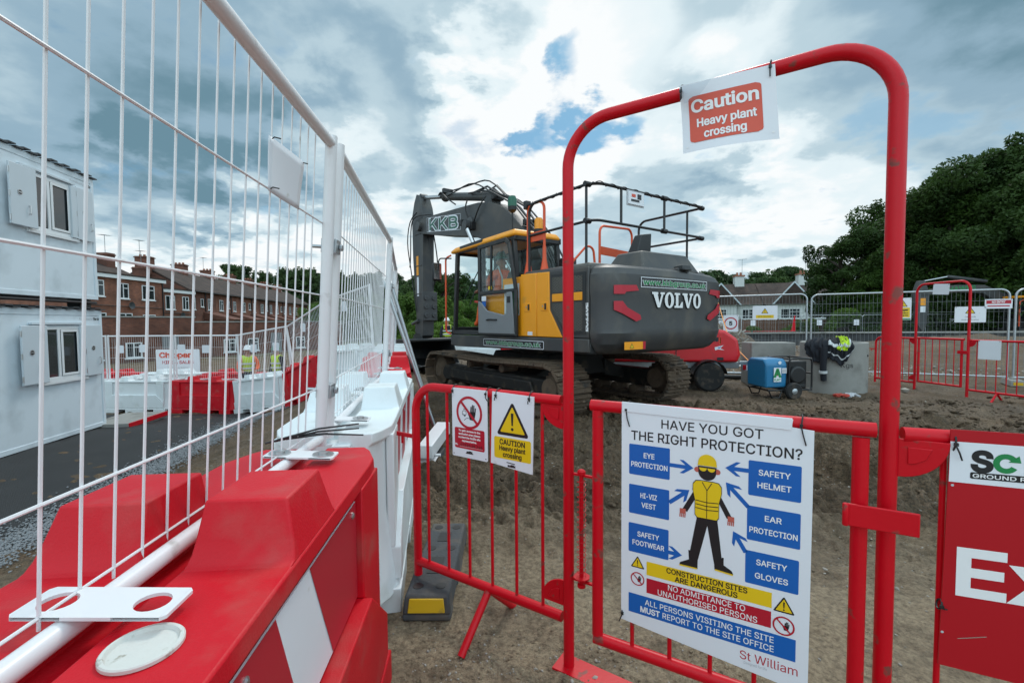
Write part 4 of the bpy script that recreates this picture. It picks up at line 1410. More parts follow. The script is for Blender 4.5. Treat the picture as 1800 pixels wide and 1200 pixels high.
# rubber foot block with the yellow end, under the left barrier
t = thing('rubber_base', 'black rubber foot block with a yellow reflector end, under the left red barrier', 'foot block', (-.41, 2.47, 0), R(90))
m = MB()
m.frust(-.4, -.115, .4, .115, .03, .12, .012, .012)
for x0, x1 in ((-.4, -.3), (-.12, .12), (.3, .4)): m.box(x0, -.115, 0, x1, .115, .035)
body = m.build('block', 'rubber', t, bevel=.012)
for cx_ in (-.31, .06, .32):
    for cy in (-.055, .055):
        MB().lathe([(.026, 0), (.026, .0025), (.0, .0025)], 16, 'Z', (cx_, cy, .1195)).build('socket', 'black_plastic', t)
for x0, x1 in ((-.2, -.04), (.14, .25)):
    m = MB(); m.box(x0, -.035, .119, x1, .035, .1225)
    m.build('slot', 'black_plastic', t)
m = MB().hexa([(-.407, -.088, .045), (-.399, -.088, .045), (-.399, .088, .045), (-.407, .088, .045), (-.397, -.08, .108), (-.388, -.08, .108), (-.388, .08, .108), (-.397, .08, .108)])
m.build('reflector', 'yellow_reflector', t, bevel=.006)

# white steel channel lying behind the left barrier
t = thing('steel_channel', 'scuffed white steel box section lying in the mud behind the left barrier', 'steel beam', (-.79, 4.62, .16), R(-8), rot=(R(6), 0, R(-6)))
m = MB().box(-.075, -.35, -.02, .065, .35, .11)
m.build('beam', 'white_paint', t, bevel=.006)
m = MB()
m.box(-.1, -.33, -.075, .1, -.2, -.055); m.box(-.1, -.33, -.055, -.09, -.2, .03); m.tube([(.08, -.3, .0), (.13, -.3, .0)], .015, 8)
m.build('bracket', 'white_paint', t, bevel=.003)
m = MB().lathe([(.045, 0), (.045, .06), (.02, .06), (.02, .0)], 18, 'X', (-.19, -.27, -.07))
m.build('coupler', 'galv', t)
m = MB().box(-.06, -.34, -.16, .07, .1, -.079)
m.build('rubber_pad', 'rubber', t, bevel=.01)

# ---------------------------------------------------------------- people
def skin_body(name, verts, edges, radii, mats, parent=None, root=0, sub=1):
    me = bpy.data.meshes.new(name)
    me.from_pydata(verts, edges, [])
    o = bpy.data.objects.new(name, me)
    COL.objects.link(o)
    if isinstance(mats, str): mats = [mats]
    for n in mats: me.materials.append(MATS[n])
    sk = o.modifiers.new('skin', 'SKIN')
    sk.use_smooth_shade = True
    for i, r in enumerate(radii):
        d = me.skin_vertices[0].data[i]
        d.radius = r if isinstance(r, tuple) else (r, r)
        d.use_root = i == root
    s = o.modifiers.new('sub', 'SUBSURF'); s.levels = sub; s.render_levels = sub
    if parent: o.parent = parent
    return o

def body_mat(name, cloth, neck_z):
    """skin above the collar, cloth below"""
    m = bpy.data.materials.new(name); m.use_nodes = True
    t = m.node_tree; p = t.nodes['Principled BSDF']
    tc = t.nodes.new('ShaderNodeTexCoord'); sp = t.nodes.new('ShaderNodeSeparateXYZ'); t.links.new(tc.outputs['Object'], sp.inputs[0])
    g = t.nodes.new('ShaderNodeMath'); g.operation = 'GREATER_THAN'; t.links.new(sp.outputs[2], g.inputs[0]); g.inputs[1].default_value = neck_z
    mx = t.nodes.new('ShaderNodeMix'); mx.data_type = 'RGBA'; t.links.new(g.outputs[0], mx.inputs[0])
    mx.inputs[6].default_value = (*cloth, 1); mx.inputs[7].default_value = (.42, .22, .15, 1)
    t.links.new(mx.outputs[2], p.inputs['Base Color']); p.inputs['Roughness'].default_value = .7
    MATS[name] = m
body_mat('worker_dark', (.015, .018, .03), 1.47)
body_mat('worker_orange', (.8, .11, .02), 1.47)

def hard_hat(parent, c, col, rx=0.0):
    m = MB()
    m.lathe([(.118, 0), (.116, .03), (.1, .09), (.06, .135), (.0, .148)], 20, 'Z', c)
    m.prism([(c[0] + .135 * math.cos(a) , c[1] + .135 * math.sin(a) * 1.0 + (.05 * max(0, math.sin(a))), c[2] - .004) for a in np.linspace(0, 6.28, 22)[:-1]], (0, 0, .012))
    m.box(c[0] - .012, c[1] - .09, c[2] + .06, c[0] + .012, c[1] + .09, c[2] + .145)
    return m.build('hard_hat', col, parent)

def face(parent, c):
    """nose, eyes and ears on a head centred at c looking along +y"""
    m = MB()
    m.use('skin')
    m.hexa([(c[0] - .017, c[1] + .085, c[2] - .03), (c[0] + .017, c[1] + .085, c[2] - .03), (c[0] + .006, c[1] + .118, c[2] - .028), (c[0] - .006, c[1] + .118, c[2] - .028),
            (c[0] - .01, c[1] + .083, c[2] + .02), (c[0] + .01, c[1] + .083, c[2] + .02), (c[0] + .004, c[1] + .094, c[2] + .02), (c[0] - .004, c[1] + .094, c[2] + .02)])
    for sg in (-1, 1):
        m.use('skin').lathe([(.0, -.012), (.03, -.006), (.032, .008), (.0, .014)], 10, 'X', (c[0] + sg * .088, c[1] - .005, c[2] - .01))
        m.use('sign_black').lathe([(.0, 0), (.009, .004), (.009, .008), (0, .01)], 8, 'Y', (c[0] + sg * .033, c[1] + .082, c[2] + .012))
    m.use('rope_red').box(c[0] - .022, c[1] + .078, c[2] - .062, c[0] + .022, c[1] + .089, c[2] - .052)
    m.build('face', None, parent)

def hand(parent, p, d, side=1, name='hand'):
    """palm with four bent fingers and a thumb, reaching along d"""
    d = Vector(d).normalized(); a = Vector((0, 0, 1)); w = d.cross(a).normalized() * side; u = w.cross(d).normalized() * side
    V, E, Rr = [Vector(p), Vector(p) + d * .05], [(0, 1)], [(.026, .02), (.036, .016)]
    for k, (off, l) in enumerate(((-.028, .07), (-.01, .08), (.01, .076), (.028, .06))):
        b = Vector(p) + d * .075 + w * off
        i = len(V)
        V += [b, b + d * l * .5 - u * .008, b + d * l * .85 - u * .03]
        E += [(1, i), (i, i + 1), (i + 1, i + 2)]; Rr += [.0105, .0095, .008]
    i = len(V)
    V += [Vector(p) + d * .03 - w * .036, Vector(p) + d * .07 - w * .055]
    E += [(0, i), (i, i + 1)]; Rr += [.012, .009]
    return skin_body(name, [tuple(v) for v in V], E, Rr, 'skin', parent, 0)

def standing_worker(label, loc, rz, coat, trouser_mat, hat, arms, vest=None):
    t = thing('person', label, 'person', loc, rz)
    #        pelvis      waist        chest        neck-base     neck          head-base     head-top
    V = [(0, 0, .95), (0, .01, 1.12), (0, .01, 1.32), (0, 0, 1.46), (0, .015, 1.53), (0, .03, 1.6), (0, .02, 1.72),
         (-.1, 0, .88), (-.11, .015, .5), (-.12, -.02, .09), (-.13, .12, .045),
         (.1, 0, .88), (.11, .015, .5), (.12, -.02, .09), (.13, .12, .045),
         (-.2, 0, 1.41), arms[0][0], arms[0][1], (.2, 0, 1.41), arms[1][0], arms[1][1]]
    E = [(0, 1), (1, 2), (2, 3), (3, 4), (4, 5), (5, 6), (0, 7), (7, 8), (8, 9), (9, 10), (0, 11), (11, 12), (12, 13), (13, 14),
         (3, 15), (15, 16), (16, 17), (3, 18), (18, 19), (19, 20)]
    Rr = [(.16, .12), (.15, .11), (.175, .12), (.11, .09), .058, (.078, .09), (.07, .085), .1, .07, .05, .045, .1, .07, .05, .045,
          .07, .052, .04, .07, .052, .04]
    skin_body('body', V, E, Rr, trouser_mat, t)
    face(t, (0, .03, 1.645))
    for k, sg in ((0, -1), (1, 1)):
        e, w = Vector(arms[k][0]), Vector(arms[k][1])
        hand(t, w, w - e, sg)
    if coat:
        V2 = V[:4] + [V[15], arms[0][0], arms[0][1], V[18], arms[1][0], arms[1][1]]
        E2 = [(0, 1), (1, 2), (2, 3), (3, 4), (4, 5), (5, 6), (3, 7), (7, 8), (8, 9)]
        skin_body('jacket', V2, E2, [(.19, .145), (.175, .13), (.195, .14), (.12, .1), .083, .066, .052, .083, .066, .052], coat, t)
    if vest:
        skin_body('vest', V[:4] + [(-.15, 0, 1.43), (.15, 0, 1.43)], [(0, 1), (1, 2), (2, 3), (3, 4), (3, 5)], [(.2, .155), (.185, .14), (.205, .15), (.125, .105), .095, .095], vest, t)
    rf = MB()
    for z, rx, ry in ((1.1, .212, .158), (1.24, .222, .165)):
        a = [(rx * math.cos(q), ry * math.sin(q) + .008) for q in np.linspace(0, 6.283, 25)[:-1]]
        for k in range(24):
            (x0, y0), (x1, y1) = a[k], a[(k + 1) % 24]
            rf.add([(x0, y0, z), (x1, y1, z), (x1, y1, z + .05), (x0, y0, z + .05)], [(0, 1, 2, 3)])
    rf.build('reflective_band', 'reflective', t)
    hard_hat(t, (0, .03, 1.69), hat)
    return t

# ---------------------------------------------------------------- the big excavator
EX = thing('excavator', 'large grey and yellow tracked excavator standing behind the gate', 'excavator', (.80, 8.52, 0), R(35.15))
ex = EX
def part(m, name, mats=None, parent=None, **k): return m.build(name, mats, parent or ex, **k)

# tracks, local x right, y forward
def track(cx):
    YO = .30
    loop = []
    y0, y1, zr, rr = YO - 1.78, YO + 1.83, .405, .345
    for a in np.linspace(90, 270, 22): loop.append((y0 + rr * math.cos(R(a)), zr + rr * math.sin(R(a))))
    for y in np.linspace(y0, y1, 40)[1:-1]: loop.append((y, zr - rr))
    for a in np.linspace(-90, 90, 22): loop.append((y1 + rr * math.cos(R(a)), zr + rr * math.sin(R(a))))
    for i, y in enumerate(np.linspace(y1, y0, 40)[1:-1]):
        loop.append((y, zr + rr - .035 * math.sin(math.pi * i / 37) ** 2))
    # resample to shoes
    P = np.array(loop + [loop[0]]); seg = np.hypot(*np.diff(P, axis=0).T); cum = np.concatenate([[0], np.cumsum(seg)])
    n = 48
    m = MB(); rs = random.Random(int(cx * 10))
    for i in range(n):
        s0, s1 = cum[-1] * i / n, cum[-1] * (i + .93) / n
        a = np.array([np.interp(s0, cum, P[:, 0]), np.interp(s0, cum, P[:, 1])]); b = np.array([np.interp(s1, cum, P[:, 0]), np.interp(s1, cum, P[:, 1])])
        t = (b - a) / np.hypot(*(b - a)); nn = np.array([t[1], -t[0]])
        if np.dot((a + b) / 2 - np.array([YO, .5]), nn) < 0: nn = -nn
        q = lambda p, o: p + nn * o
        def pr(p0, p1, o0, o1, x0, x1):
            c = [q(p0, o0), q(p1, o0), q(p1, o1), q(p0, o1)]
            m.prism([(x0, float(k_[0]), float(k_[1])) for k_ in c], (x1 - x0, 0, 0))
        pr(a, b, 0, .032, cx - .3, cx + .3)
        for f in (.12, .5, .86):                                  # grousers
            c0 = a + (b - a) * (f - .05); c1 = a + (b - a) * (f + .05)
            pr(c0, c1, .03, .058, cx - .3 + .004, cx + .3 - .004)
        pr(a, b, -.06, 0, cx - .12, cx + .12)                     # links
    # dried mud packed on the shoes
    for _ in range(150):
        s = rs.random() * cum[-1]
        c = (np.interp(s, cum, P[:, 0]), np.interp(s, cum, P[:, 1]))
        d = np.array(c) - np.array([YO, .48]); d = d / (np.hypot(*d) + 1e-6)
        if c[1] < .15: continue
        r = rs.uniform(.02, .06)
        x = cx + rs.uniform(-.27, .27)
        k_ = (x, float(c[0] + d[0] * .03), float(c[1] + (.035 if c[1] > .7 else d[1] * .03)))
        m.lathe([(0, -r * .5), (r * 1.1, -r * .2), (r * .8, r * .35), (0, r * .5)], 6, 'Z', k_)
    part(m, 'track_chain', 'track_mud')
    m = MB()
    m.prism([(cx - .14, y, z) for y, z in ((y0 + .1, .24), (y1 - .25, .24), (y1 - .1, .36), (y1 - .25, .54), (y0 + .1, .54))], (.28, 0, 0))
    sg = -1 if cx < 0 else 1
    m.prism([(cx + sg * .14, y, z) for y, z in ((y0 + .35, .3), (y1 - .5, .3), (y1 - .6, .49), (y0 + .45, .49))], (sg * .05, 0, 0))
    part(m, 'track_frame', 'chassis_black', bevel=.02)
    m = MB().lathe([(.05, -.16), (.12, -.17), (.2, -.12), (.29, -.1), (.29, .1), (.2, .12), (.12, .17), (.05, .16)], 28, 'X', (cx, y1, zr))
    part(m, 'idler', 'track_mud')
    m = MB().lathe([(.06, -.19), (.17, -.18), (.2, -.1), (.25, -.06), (.25, .06), (.2, .1), (.17, .18), (.06, .19)], 28, 'X', (cx, y0, zr))
    for k_ in range(20):
        a = 2 * math.pi * k_ / 20
        m.box(cx - .04, y0 + .26 * math.cos(a) - .025, zr + .26 * math.sin(a) - .025, cx + .04, y0 + .26 * math.cos(a) + .025, zr + .26 * math.sin(a) + .025)
    part(m, 'sprocket', 'track_mud')
    for k_ in range(7):
        m = MB().lathe([(.05, -.18), (.085, -.17), (.085, -.08), (.07, -.07), (.07, .07), (.085, .08), (.085, .17), (.05, .18)], 16, 'X', (cx, y0 + .5 + k_ * (y1 - y0 - 1.0) / 6, .16))
        part(m, 'track_roller', 'track_mud')
    for k_ in (-.5, .6):
        m = MB().lathe([(.04, -.16), (.07, -.15), (.07, .15), (.04, .16)], 14, 'X', (cx, YO + k_, .62))
        part(m, 'carrier_roller', 'track_mud')
track(-1.195); track(1.195)
m = MB()
m.frust(-.75, -.7, .75, 1.2, .46, .84, .12)
for sg in (-1, 1):
    for y in (-.55, 1.0):
        m.hexa([(sg * .6, y - .16, .42), (sg * 1.1, y - .2, .3), (sg * 1.1, y + .2, .3), (sg * .6, y + .16, .42), (sg * .6, y - .16, .72), (sg * 1.1, y - .2, .5), (sg * 1.1, y + .2, .5), (sg * .6, y + .16, .72)])
part(m, 'undercarriage', 'chassis_black', bevel=.02)
part(MB().lathe([(.62, .8), (.66, .82), (.66, .92), (.6, .95)], 32, 'Z', (0, .0, 0)), 'slew_ring', 'chassis_black')

# upper structure
m = MB()
m.box(-1.33, -2.26, .96, 1.33, 1.5, 1.12)
m.box(-1.3, -2.2, 1.12, 1.3, -.2, 1.2)
part(m, 'deck', 'vol_dark', bevel=.02)
m = MB()
m.prism([(-1.352, y, z) for y, z in ((1.58, .95), (1.58, 1.1), (1.5, 1.15), (-2.255, 1.165), (-2.255, .985), (1.35, .93))], (.06, 0, 0))
m.prism([(1.29, y, z) for y, z in ((1.5, .95), (1.5, 1.15), (-2.255, 1.165), (-2.255, .985), (1.35, .93))], (.06, 0, 0))
part(m, 'side_skirt', 'vol_grey', bevel=.012)
# engine housing and hood
m = MB()
m.box(-1.3, -2.25, 1.17, 1.3, -.76, 2.12)
m.box(.38, -.78, 1.15, 1.3, 1.25, 1.92)
m.frust(-1.34, -2.25, 1.34, -.8, 2.1, 2.17, .05, .03)
part(m, 'engine_hood', 'vol_grey', bevel=.025)
m = MB().frust(-.34, -2.3, 1.06, -1.55, 2.13, 2.42, .16, .14)
part(m, 'hood_bulge', 'vol_grey', bevel=.03)
for pts in (((-.765, 1.172), (-.765, 2.13), (-1.155, 2.118), (-1.155, 1.172)), ((-1.165, 1.172), (-1.165, 2.118), (-1.45, 2.108), (-1.46, 1.56), (-1.73, 1.172))):
    p_ = part(MB().prism([(-1.345, y, z) for y, z in pts], (.05, 0, 0)), 'side_panel', 'vol_yellow', bevel=.012)
    yc = sum(a for a, _ in pts[:2]) / 2 - .18
    q = MB(); q.box(-1.352, yc - .075, 1.55, -1.34, yc + .075, 1.68); q.build('latch_recess', 'vol_yellow', p_, bevel=.006)
    q = MB(); q.box(-1.357, yc - .05, 1.57, -1.35, yc - .012, 1.66); q.build('latch', 'vol_black', p_)
    q = MB(); q.tube([(-1.358, yc + .025, 1.62), (-1.352, yc + .025, 1.62)], .014, 10); q.build('lock', 'steel', p_)
q = MB(); q.box(-1.3475, -1.06, 1.19, -1.344, -.94, 1.245); part(q, 'notice', 'sign_white', smooth=False)
m = MB().prism([(-1.342, y, z) for y, z in ((-1.458, 2.108), (-2.25, 2.105), (-2.25, 1.172), (-1.738, 1.172), (-1.468, 1.56))], (.05, 0, 0))
part(m, 'rear_side_panel', 'vol_grey', bevel=.012)
# grille
def mesh_mat():
    mm = bpy.data.materials.new('grille_mesh'); mm.use_nodes = True
    t = mm.node_tree; p = t.nodes['Principled BSDF']; L = t.links.new
    tc = t.nodes.new('ShaderNodeTexCoord'); sp = t.nodes.new('ShaderNodeSeparateXYZ'); L(tc.outputs['Object'], sp.inputs[0])
    def mth(op, a, b):
        n = t.nodes.new('ShaderNodeMath'); n.operation = op
        for i, v in enumerate((a, b)):
            if isinstance(v, (int, float)): n.inputs[i].default_value = v
            else: L(v, n.inputs[i])
        return n.outputs[0]
    u = mth('MULTIPLY', sp.outputs[1], 15.0); v = mth('MULTIPLY', sp.outputs[2], 26.0)
    d1 = mth('ABSOLUTE', mth('SUBTRACT', mth('FRACT', mth('ADD', u, v), 0), .5), 0)
    d2 = mth('ABSOLUTE', mth('SUBTRACT', mth('FRACT', mth('SUBTRACT', u, v), 0), .5), 0)
    wire = mth('GREATER_THAN', mth('MAXIMUM', d1, d2), .42)
    mx = t.nodes.new('ShaderNodeMix'); mx.data_type = 'RGBA'; L(wire, mx.inputs[0])
    mx.inputs[6].default_value = (.006, .006, .006, 1); mx.inputs[7].default_value = (.26, .24, .2, 1)
    L(mx.outputs[2], p.inputs['Base Color']); p.inputs['Roughness'].default_value = .6
    b = t.nodes.new('ShaderNodeBump'); b.inputs['Distance'].default_value = .01; L(wire, b.inputs['Height']); L(b.outputs[0], p.inputs['Normal'])
    MATS['grille_mesh'] = mm
mesh_mat()
m = MB()
m.use('vol_dark').prism([(-1.349, y, z) for y, z in ((-1.50, 2.06), (-2.2, 2.045), (-2.2, 1.23), (-1.79, 1.215), (-1.5, 1.6))], (.02, 0, 0))
m.use('grille_mesh').add([(-1.351, y, z) for y, z in ((-1.53, 2.02), (-2.14, 2.0), (-2.14, 1.80), (-1.53, 1.80))], [(0, 1, 2, 3)])
m.add([(-1.351, y, z) for y, z in ((-1.53, 1.655), (-2.14, 1.655), (-2.14, 1.27), (-1.81, 1.26), (-1.53, 1.58))], [(0, 1, 2, 3, 4)])
gr = part(m, 'grille', None, smooth=False)
MB().box(-1.358, -2.14, 1.675, -1.348, -1.53, 1.785).build('grille_bar', 'vol_yellow', gr, bevel=.005)
class Side(Sign):
    pass
# vertical model lettering on the left flank: local x of the print runs down the picture
def side_print(fn, name, x=-1.357):
    s_ = Sign()
    fn(s_)
    s_.v = [(x + y_, -a, z_) for a, y_, z_ in s_.v]      # viewer on the left side; print x runs towards the rear
    return part(s_, name, None, smooth=False)
side_print(lambda s_: s_.use('lettering_white').txt('EC220E', 2.2, 1.45, .075, 1, w=.36, bold=.2, rot=R(90)), 'model_lettering', -1.3465)
def skirt(s_):
    s_.use('sign_white').rect(-.34, .985, 1.34, 1.108, 1, .02)
    s_.use('sign_black').rect(-.328, .994, 1.328, 1.099, 2, .016)
    s_.use('sign_grey').txt('www.kkbgroup.co.uk', .5, 1.05, .062, 3, w=1.52, bold=.3)
    s_.use('sign_green').txt('www.kkbgroup.co.uk', .5, 1.05, .062, 4, w=1.5, bold=.1)
side_print(skirt, 'web_address_plate', -1.3535)
def arrow_dec(s_):
    s_.use('sign_white').rect(.3, 1.5, .72, 2.0, 1)
    s_.use('clear_film')
    s_.use('sign_green').flat([(.36, 1.52), (.7, 1.52), (.7, 1.76), (.53, 1.93), (.36, 1.76)], 2)
side_print(arrow_dec, 'arrow_decal', -1.337)

# counterweight
CW = [(-1.345, -2.262), (-1.335, -2.36), (-1.29, -2.46), (-1.21, -2.535), (-1.1, -2.58), (-.8, -2.605), (-.4, -2.62), (0, -2.625)]
CW = CW + [(-x, y) for x, y in reversed(CW[:-1])]
def tail_y(x):
    xs = [p[0] for p in CW[1:-1]]; ys = [p[1] for p in CW[1:-1]]
    return float(np.interp(x, xs, ys))
m = MB()
rings = []
for z, ins in ((.965, .16), (1.0, .1), (1.1, .03), (1.24, .0), (1.3, .012), (1.7, .012), (1.84, .0), (2.0, .008), (2.08, .05), (2.12, .11)):
    ring = []
    for x, y in CW:
        k_ = (1.352 - ins * (1 if abs(x) > 1 else abs(x))) / 1.352
        yy = y if y > -2.3 else y + ins * min(1, (-2.262 - y) / .25)
        ring.append((x * k_, yy, z - .05 * (0 if z < 1.9 else max(0, x) * .5)))
    rings.append(ring)
m.loft(rings)
cw = part(m, 'counterweight', 'vol_grey', bevel=.01, ang=24)
def tail_print(fn, name, off=.004):
    s_ = Sign(); fn(s_)
    s_.v = [(a, tail_y(a) + y_ - off, z_) for a, y_, z_ in s_.v]
    return part(s_, name, None, cw, smooth=False)
def serif(s_, ch, x, z, w, h, L):
    T, t, sf = w * .3, w * .13, h * .13
    if ch == 'V':
        s_.flat([(x, z + h), (x + T * 1.25, z + h), (x + w * .64, z), (x + w * .42, z)], L)
        s_.flat([(x + w - t * 1.6, z + h), (x + w - t * .3, z + h), (x + w * .62, z), (x + w * .5, z + .02)], L + .2)
        s_.rect(x - w * .06, z + h - sf, x + w * .46, z + h, L + .4); s_.rect(x + w * .66, z + h - sf, x + w * 1.04, z + h, L + .4)
    if ch == 'L':
        s_.rect(x + w * .16, z, x + w * .16 + T, z + h, L); s_.rect(x, z, x + w, z + sf, L + .2); s_.rect(x, z + h - sf, x + w * .66, z + h, L + .2)
        s_.flat([(x + w, z), (x + w, z + h * .4), (x + w * .86, z + h * .4), (x + w * .6, z + sf * .8), (x + w * .6, z)], L + .4)
    if ch == 'O':
        n = 30
        a = [(x + w / 2 + w / 2 * math.cos(2 * math.pi * i / n), z + h / 2 + h * .53 * math.sin(2 * math.pi * i / n)) for i in range(n)]
        b = [(x + w / 2 + w * .19 * math.cos(2 * math.pi * i / n), z + h / 2 + h * .4 * math.sin(2 * math.pi * i / n)) for i in range(n)]
        s_.add([(p, -L * s_.EPS, q_) for p, q_ in a + b], [(i, (i + 1) % n, (i + 1) % n + n, i + n) for i in range(n)])
def volvo(s_):
    x = -.53
    for mt, L, dx, dz in (('sign_black', 1, .012, -.012), ('lettering_white', 4, 0, 0)):
        s_.use(mt)
        xx = x
        for ch, w in (('V', .235), ('O', .2), ('L', .19), ('V', .235), ('O', .2)):
            serif(s_, ch, xx + dx, 1.575 + dz, w, .205, L)
            xx += w * (1.0 if ch != 'L' else .98) + .012
tail_print(volvo, 'maker_lettering', .006)
def www(s_):
    def strips(x0, x1, z0, z1, L, n=14):
        for i in range(n): s_.rect(x0 + (x1 - x0) * i / n, z0, x0 + (x1 - x0) * (i + 1) / n, z1, L)
    s_.use('sign_white'); strips(-.76, .74, 1.835, 1.97, 1)
    s_.use('sign_black'); strips(-.748, .728, 1.844, 1.961, 2)
    s_.use('sign_grey').txt('www.kkbgroup.co.uk', -.01, 1.905, .066, 3, w=1.42, bold=.32)
    s_.use('sign_green').txt('www.kkbgroup.co.uk', -.01, 1.905, .066, 5, w=1.4, bold=.12)
tail_print(www, 'web_address_plate', .006)
def chev(s_, sg, which):
    s_.use('sign_red')
    if True:
        X = lambda x: sg * x
        for lo, hi in (([(.8, 1.79), (.84, 1.787), (1.02, 1.77), (1.05, 1.74), (1.2, 1.74)], [(.8, 1.79), (.84, 1.86), (1.2, 1.85)]),
                       ([(.75, 1.42), (.84, 1.39), (1.2, 1.54)], [(.75, 1.42), (.77, 1.475), (1.0, 1.57), (1.08, 1.65), (1.2, 1.65)]))[which:which + 1]:
            xs = sorted(set([p[0] for p in lo + hi] + list(np.linspace(lo[0][0], 1.2, 16))))
            L_ = lambda x: float(np.interp(x, *zip(*lo))); H_ = lambda x: float(np.interp(x, *zip(*hi)))
            for a, b in zip(xs[:-1], xs[1:]):
                s_.flat([(X(a), L_(a)), (X(b), L_(b)), (X(b), H_(b)), (X(a), H_(a))], 1)
for sg in (-1, 1):
    for wh in (0, 1): tail_print(lambda s_: chev(s_, sg, wh), 'reflective_chevron', .008)
def orange(s_):
    for x0, x1 in ((-1.08, -.7), (1.1, 1.24)):
        s_.use('vol_yellow').rect(x0, 1.03, x1, 1.13, 1)
        s_.use('sign_red').rect(x1 - .05, 1.03, x1, 1.13, 2)
        s_.use('sign_black').warning((x0 + x1) / 2 - .06, 1.045, .08, 2) if x0 < 0 else None
tail_print(orange, 'warning_sticker', .035)
m = MB().box(.16, -2.53, 2.08, .42, -2.3, 2.15)
m.hexa([(.19, -2.6, 2.11), (.4, -2.6, 2.11), (.4, -2.4, 2.13), (.19, -2.4, 2.13), (.2, -2.57, 2.2), (.39, -2.57, 2.2), (.38, -2.42, 2.19), (.21, -2.42, 2.19)])
part(m, 'rear_camera', 'vol_dark', bevel=.02)
# hood furniture
part(MB().lathe([(.14, 2.16), (.14, 2.4), (.125, 2.42), (0, 2.42)], 24, 'Z', (-.5, -.92, 0)), 'air_cleaner', 'vol_black')
m = MB()
m.hexa([(.28, -1.6, 2.15), (.72, -1.6, 2.15), (.72, -1.3, 2.15), (.28, -1.3, 2.15), (.56, -1.55, 2.82), (.82, -1.55, 2.86), (.82, -1.4, 2.86), (.56, -1.4, 2.82)])
part(m, 'exhaust_stack', 'vol_black', bevel=.015)
def rail(pts, r=.019, rad=.1, n=8): return MB().tube(fillet(pts, rad, 6), r, n)
m = MB()
m.tube(fillet([(-1.24, -.86, 2.15), (-1.24, -.86, 3.2), (-1.24, -2.24, 3.2), (1.22, -2.24, 3.2), (1.22, -.95, 3.2), (1.22, -.95, 2.45)], [.16, .2, .12, .16]), .021, 8)
m.tube(fillet([(-1.24, -.86, 2.72), (-1.24, -2.24, 2.72), (1.22, -2.24, 2.72), (1.22, -.95, 2.72)], .14), .019, 8)
for x, y in ((-1.24, -2.1), (-.72, -2.24), (.22, -2.24), (1.22, -1.95)):
    m.tube([(x, y, 2.72 if x in (-.72, .22) else 2.14), (x, y, 3.2)], .018, 8)
for x, y, z in ((-1.24, -2.12, 3.2), (-1.24, -2.12, 2.72), (.22, -2.24, 3.2), (.22, -2.24, 2.72), (1.22, -2.2, 3.2), (1.22, -2.2, 2.72)):
    m.lathe([(.036, -.05), (.036, .05)], 10, 'X', (x, y, z))
gr_ = part(m, 'guard_rail', 'vol_black')
k_ = 0
zz = []
for i in range(90):                                   # cable wound along the top rail
    y = -.9 - 1.3 * i / 89; zz.append((-1.24 + .024 * math.cos(i * .5), y, 3.2 + .024 * math.sin(i * .5)))
for i in range(130):
    x = -1.2 + 2.4 * i / 129; zz.append((x, -2.24 + .024 * math.cos(i * .5), 3.2 + .024 * math.sin(i * .5)))
MB().tube(zz, .006, 5).build('wound_cable', 'hose', gr_)
q = MB(); q.use('sign_white').box(-.62, -2.285, 3.0, -.3, -2.27, 3.17); q.use('sign_grey').box(-.64, -2.27, 2.98, -.28, -2.262, 3.19)
q.use('sign_orange').box(-.56, -2.289, 3.1, -.48, -2.286, 3.14); q.use('sign_black').box(-.44, -2.289, 3.08, -.36, -2.286, 3.15); q.use('sign_black').box(-.57, -2.289, 3.04, -.4, -2.286, 3.07)
q.build('notice_plate', None, gr_, smooth=False)
# orange handrails
def grab(x, ya, yb, z0, z1, plate):
    m = MB()
    m.tube(fillet([(x, ya, z0), (x, ya, z1), (x, yb, z1), (x, yb, z0)], .13), .021, 8)
    for y in (ya, yb): m.lathe([(.07, 0), (.03, .22), (.026, .4)], 10, 'Z', (x, y, z0 - .02))
    if plate: m.box(x - .01, min(ya, yb) - .02, plate, x + .012, max(ya, yb) + .02, plate + .14)
    return part(m, 'handrail', 'safety_orange')
grab(-1.22, -.8, -1.2, 2.14, 3.2, 2.62)
m = MB(); m.box(-1.27, -.82, 3.14, -1.17, -.74, 3.27); m.box(-1.25, -1.0, 3.18, -1.2, -.84, 3.215)
part(m, 'work_lamp', 'vol_black', bevel=.012)
m = MB()
m.tube(fillet([(.1, -1.05, 2.17), (.1, -1.05, 3.0), (1.15, -.85, 3.08), (1.15, -.85, 2.2)], .14), .021, 8)
m.prism([(.1, -1.05, 2.52), (1.15, -.85, 2.52), (1.15, -.85, 2.66), (.1, -1.05, 2.66)], (0, .015, 0))
part(m, 'handrail', 'safety_orange')
m = MB().tube(fillet([(-.75, -1.1, 2.17), (-.22, -1.2, 2.72), (-.16, -1.21, 2.2)], .1), .019, 8)
part(m, 'handrail', 'safety_orange')
# amber beacon on the rail, green beacon on the cab roof
m = MB()
m.use('vol_black').lathe([(.045, 2.72), (.075, 2.75), (.075, 2.81)], 18, 'Z', (-1.15, -.98, 0))
m.use('amber').lathe([(.068, 2.81), (.066, 2.95), (.05, 2.98), (0, 2.985)], 18, 'Z', (-1.15, -.98, 0))
m.use('vol_black').box(-1.25, -.99, 2.7, -1.12, -.95, 2.73)
part(m, 'amber_beacon')
m = MB()
m.use('vol_black').tube([(-1.15, -.28, 2.86), (-1.15, -.28, 3.22)], .014, 8)
m.lathe([(.03, 3.2), (.07, 3.24), (.075, 3.3)], 18, 'Z', (-1.15, -.28, 0))
m.use('beacon_green').lathe([(.076, 3.3), (.074, 3.42), (.055, 3.47), (0, 3.475)], 18, 'Z', (-1.15, -.28, 0))
part(m, 'green_beacon')

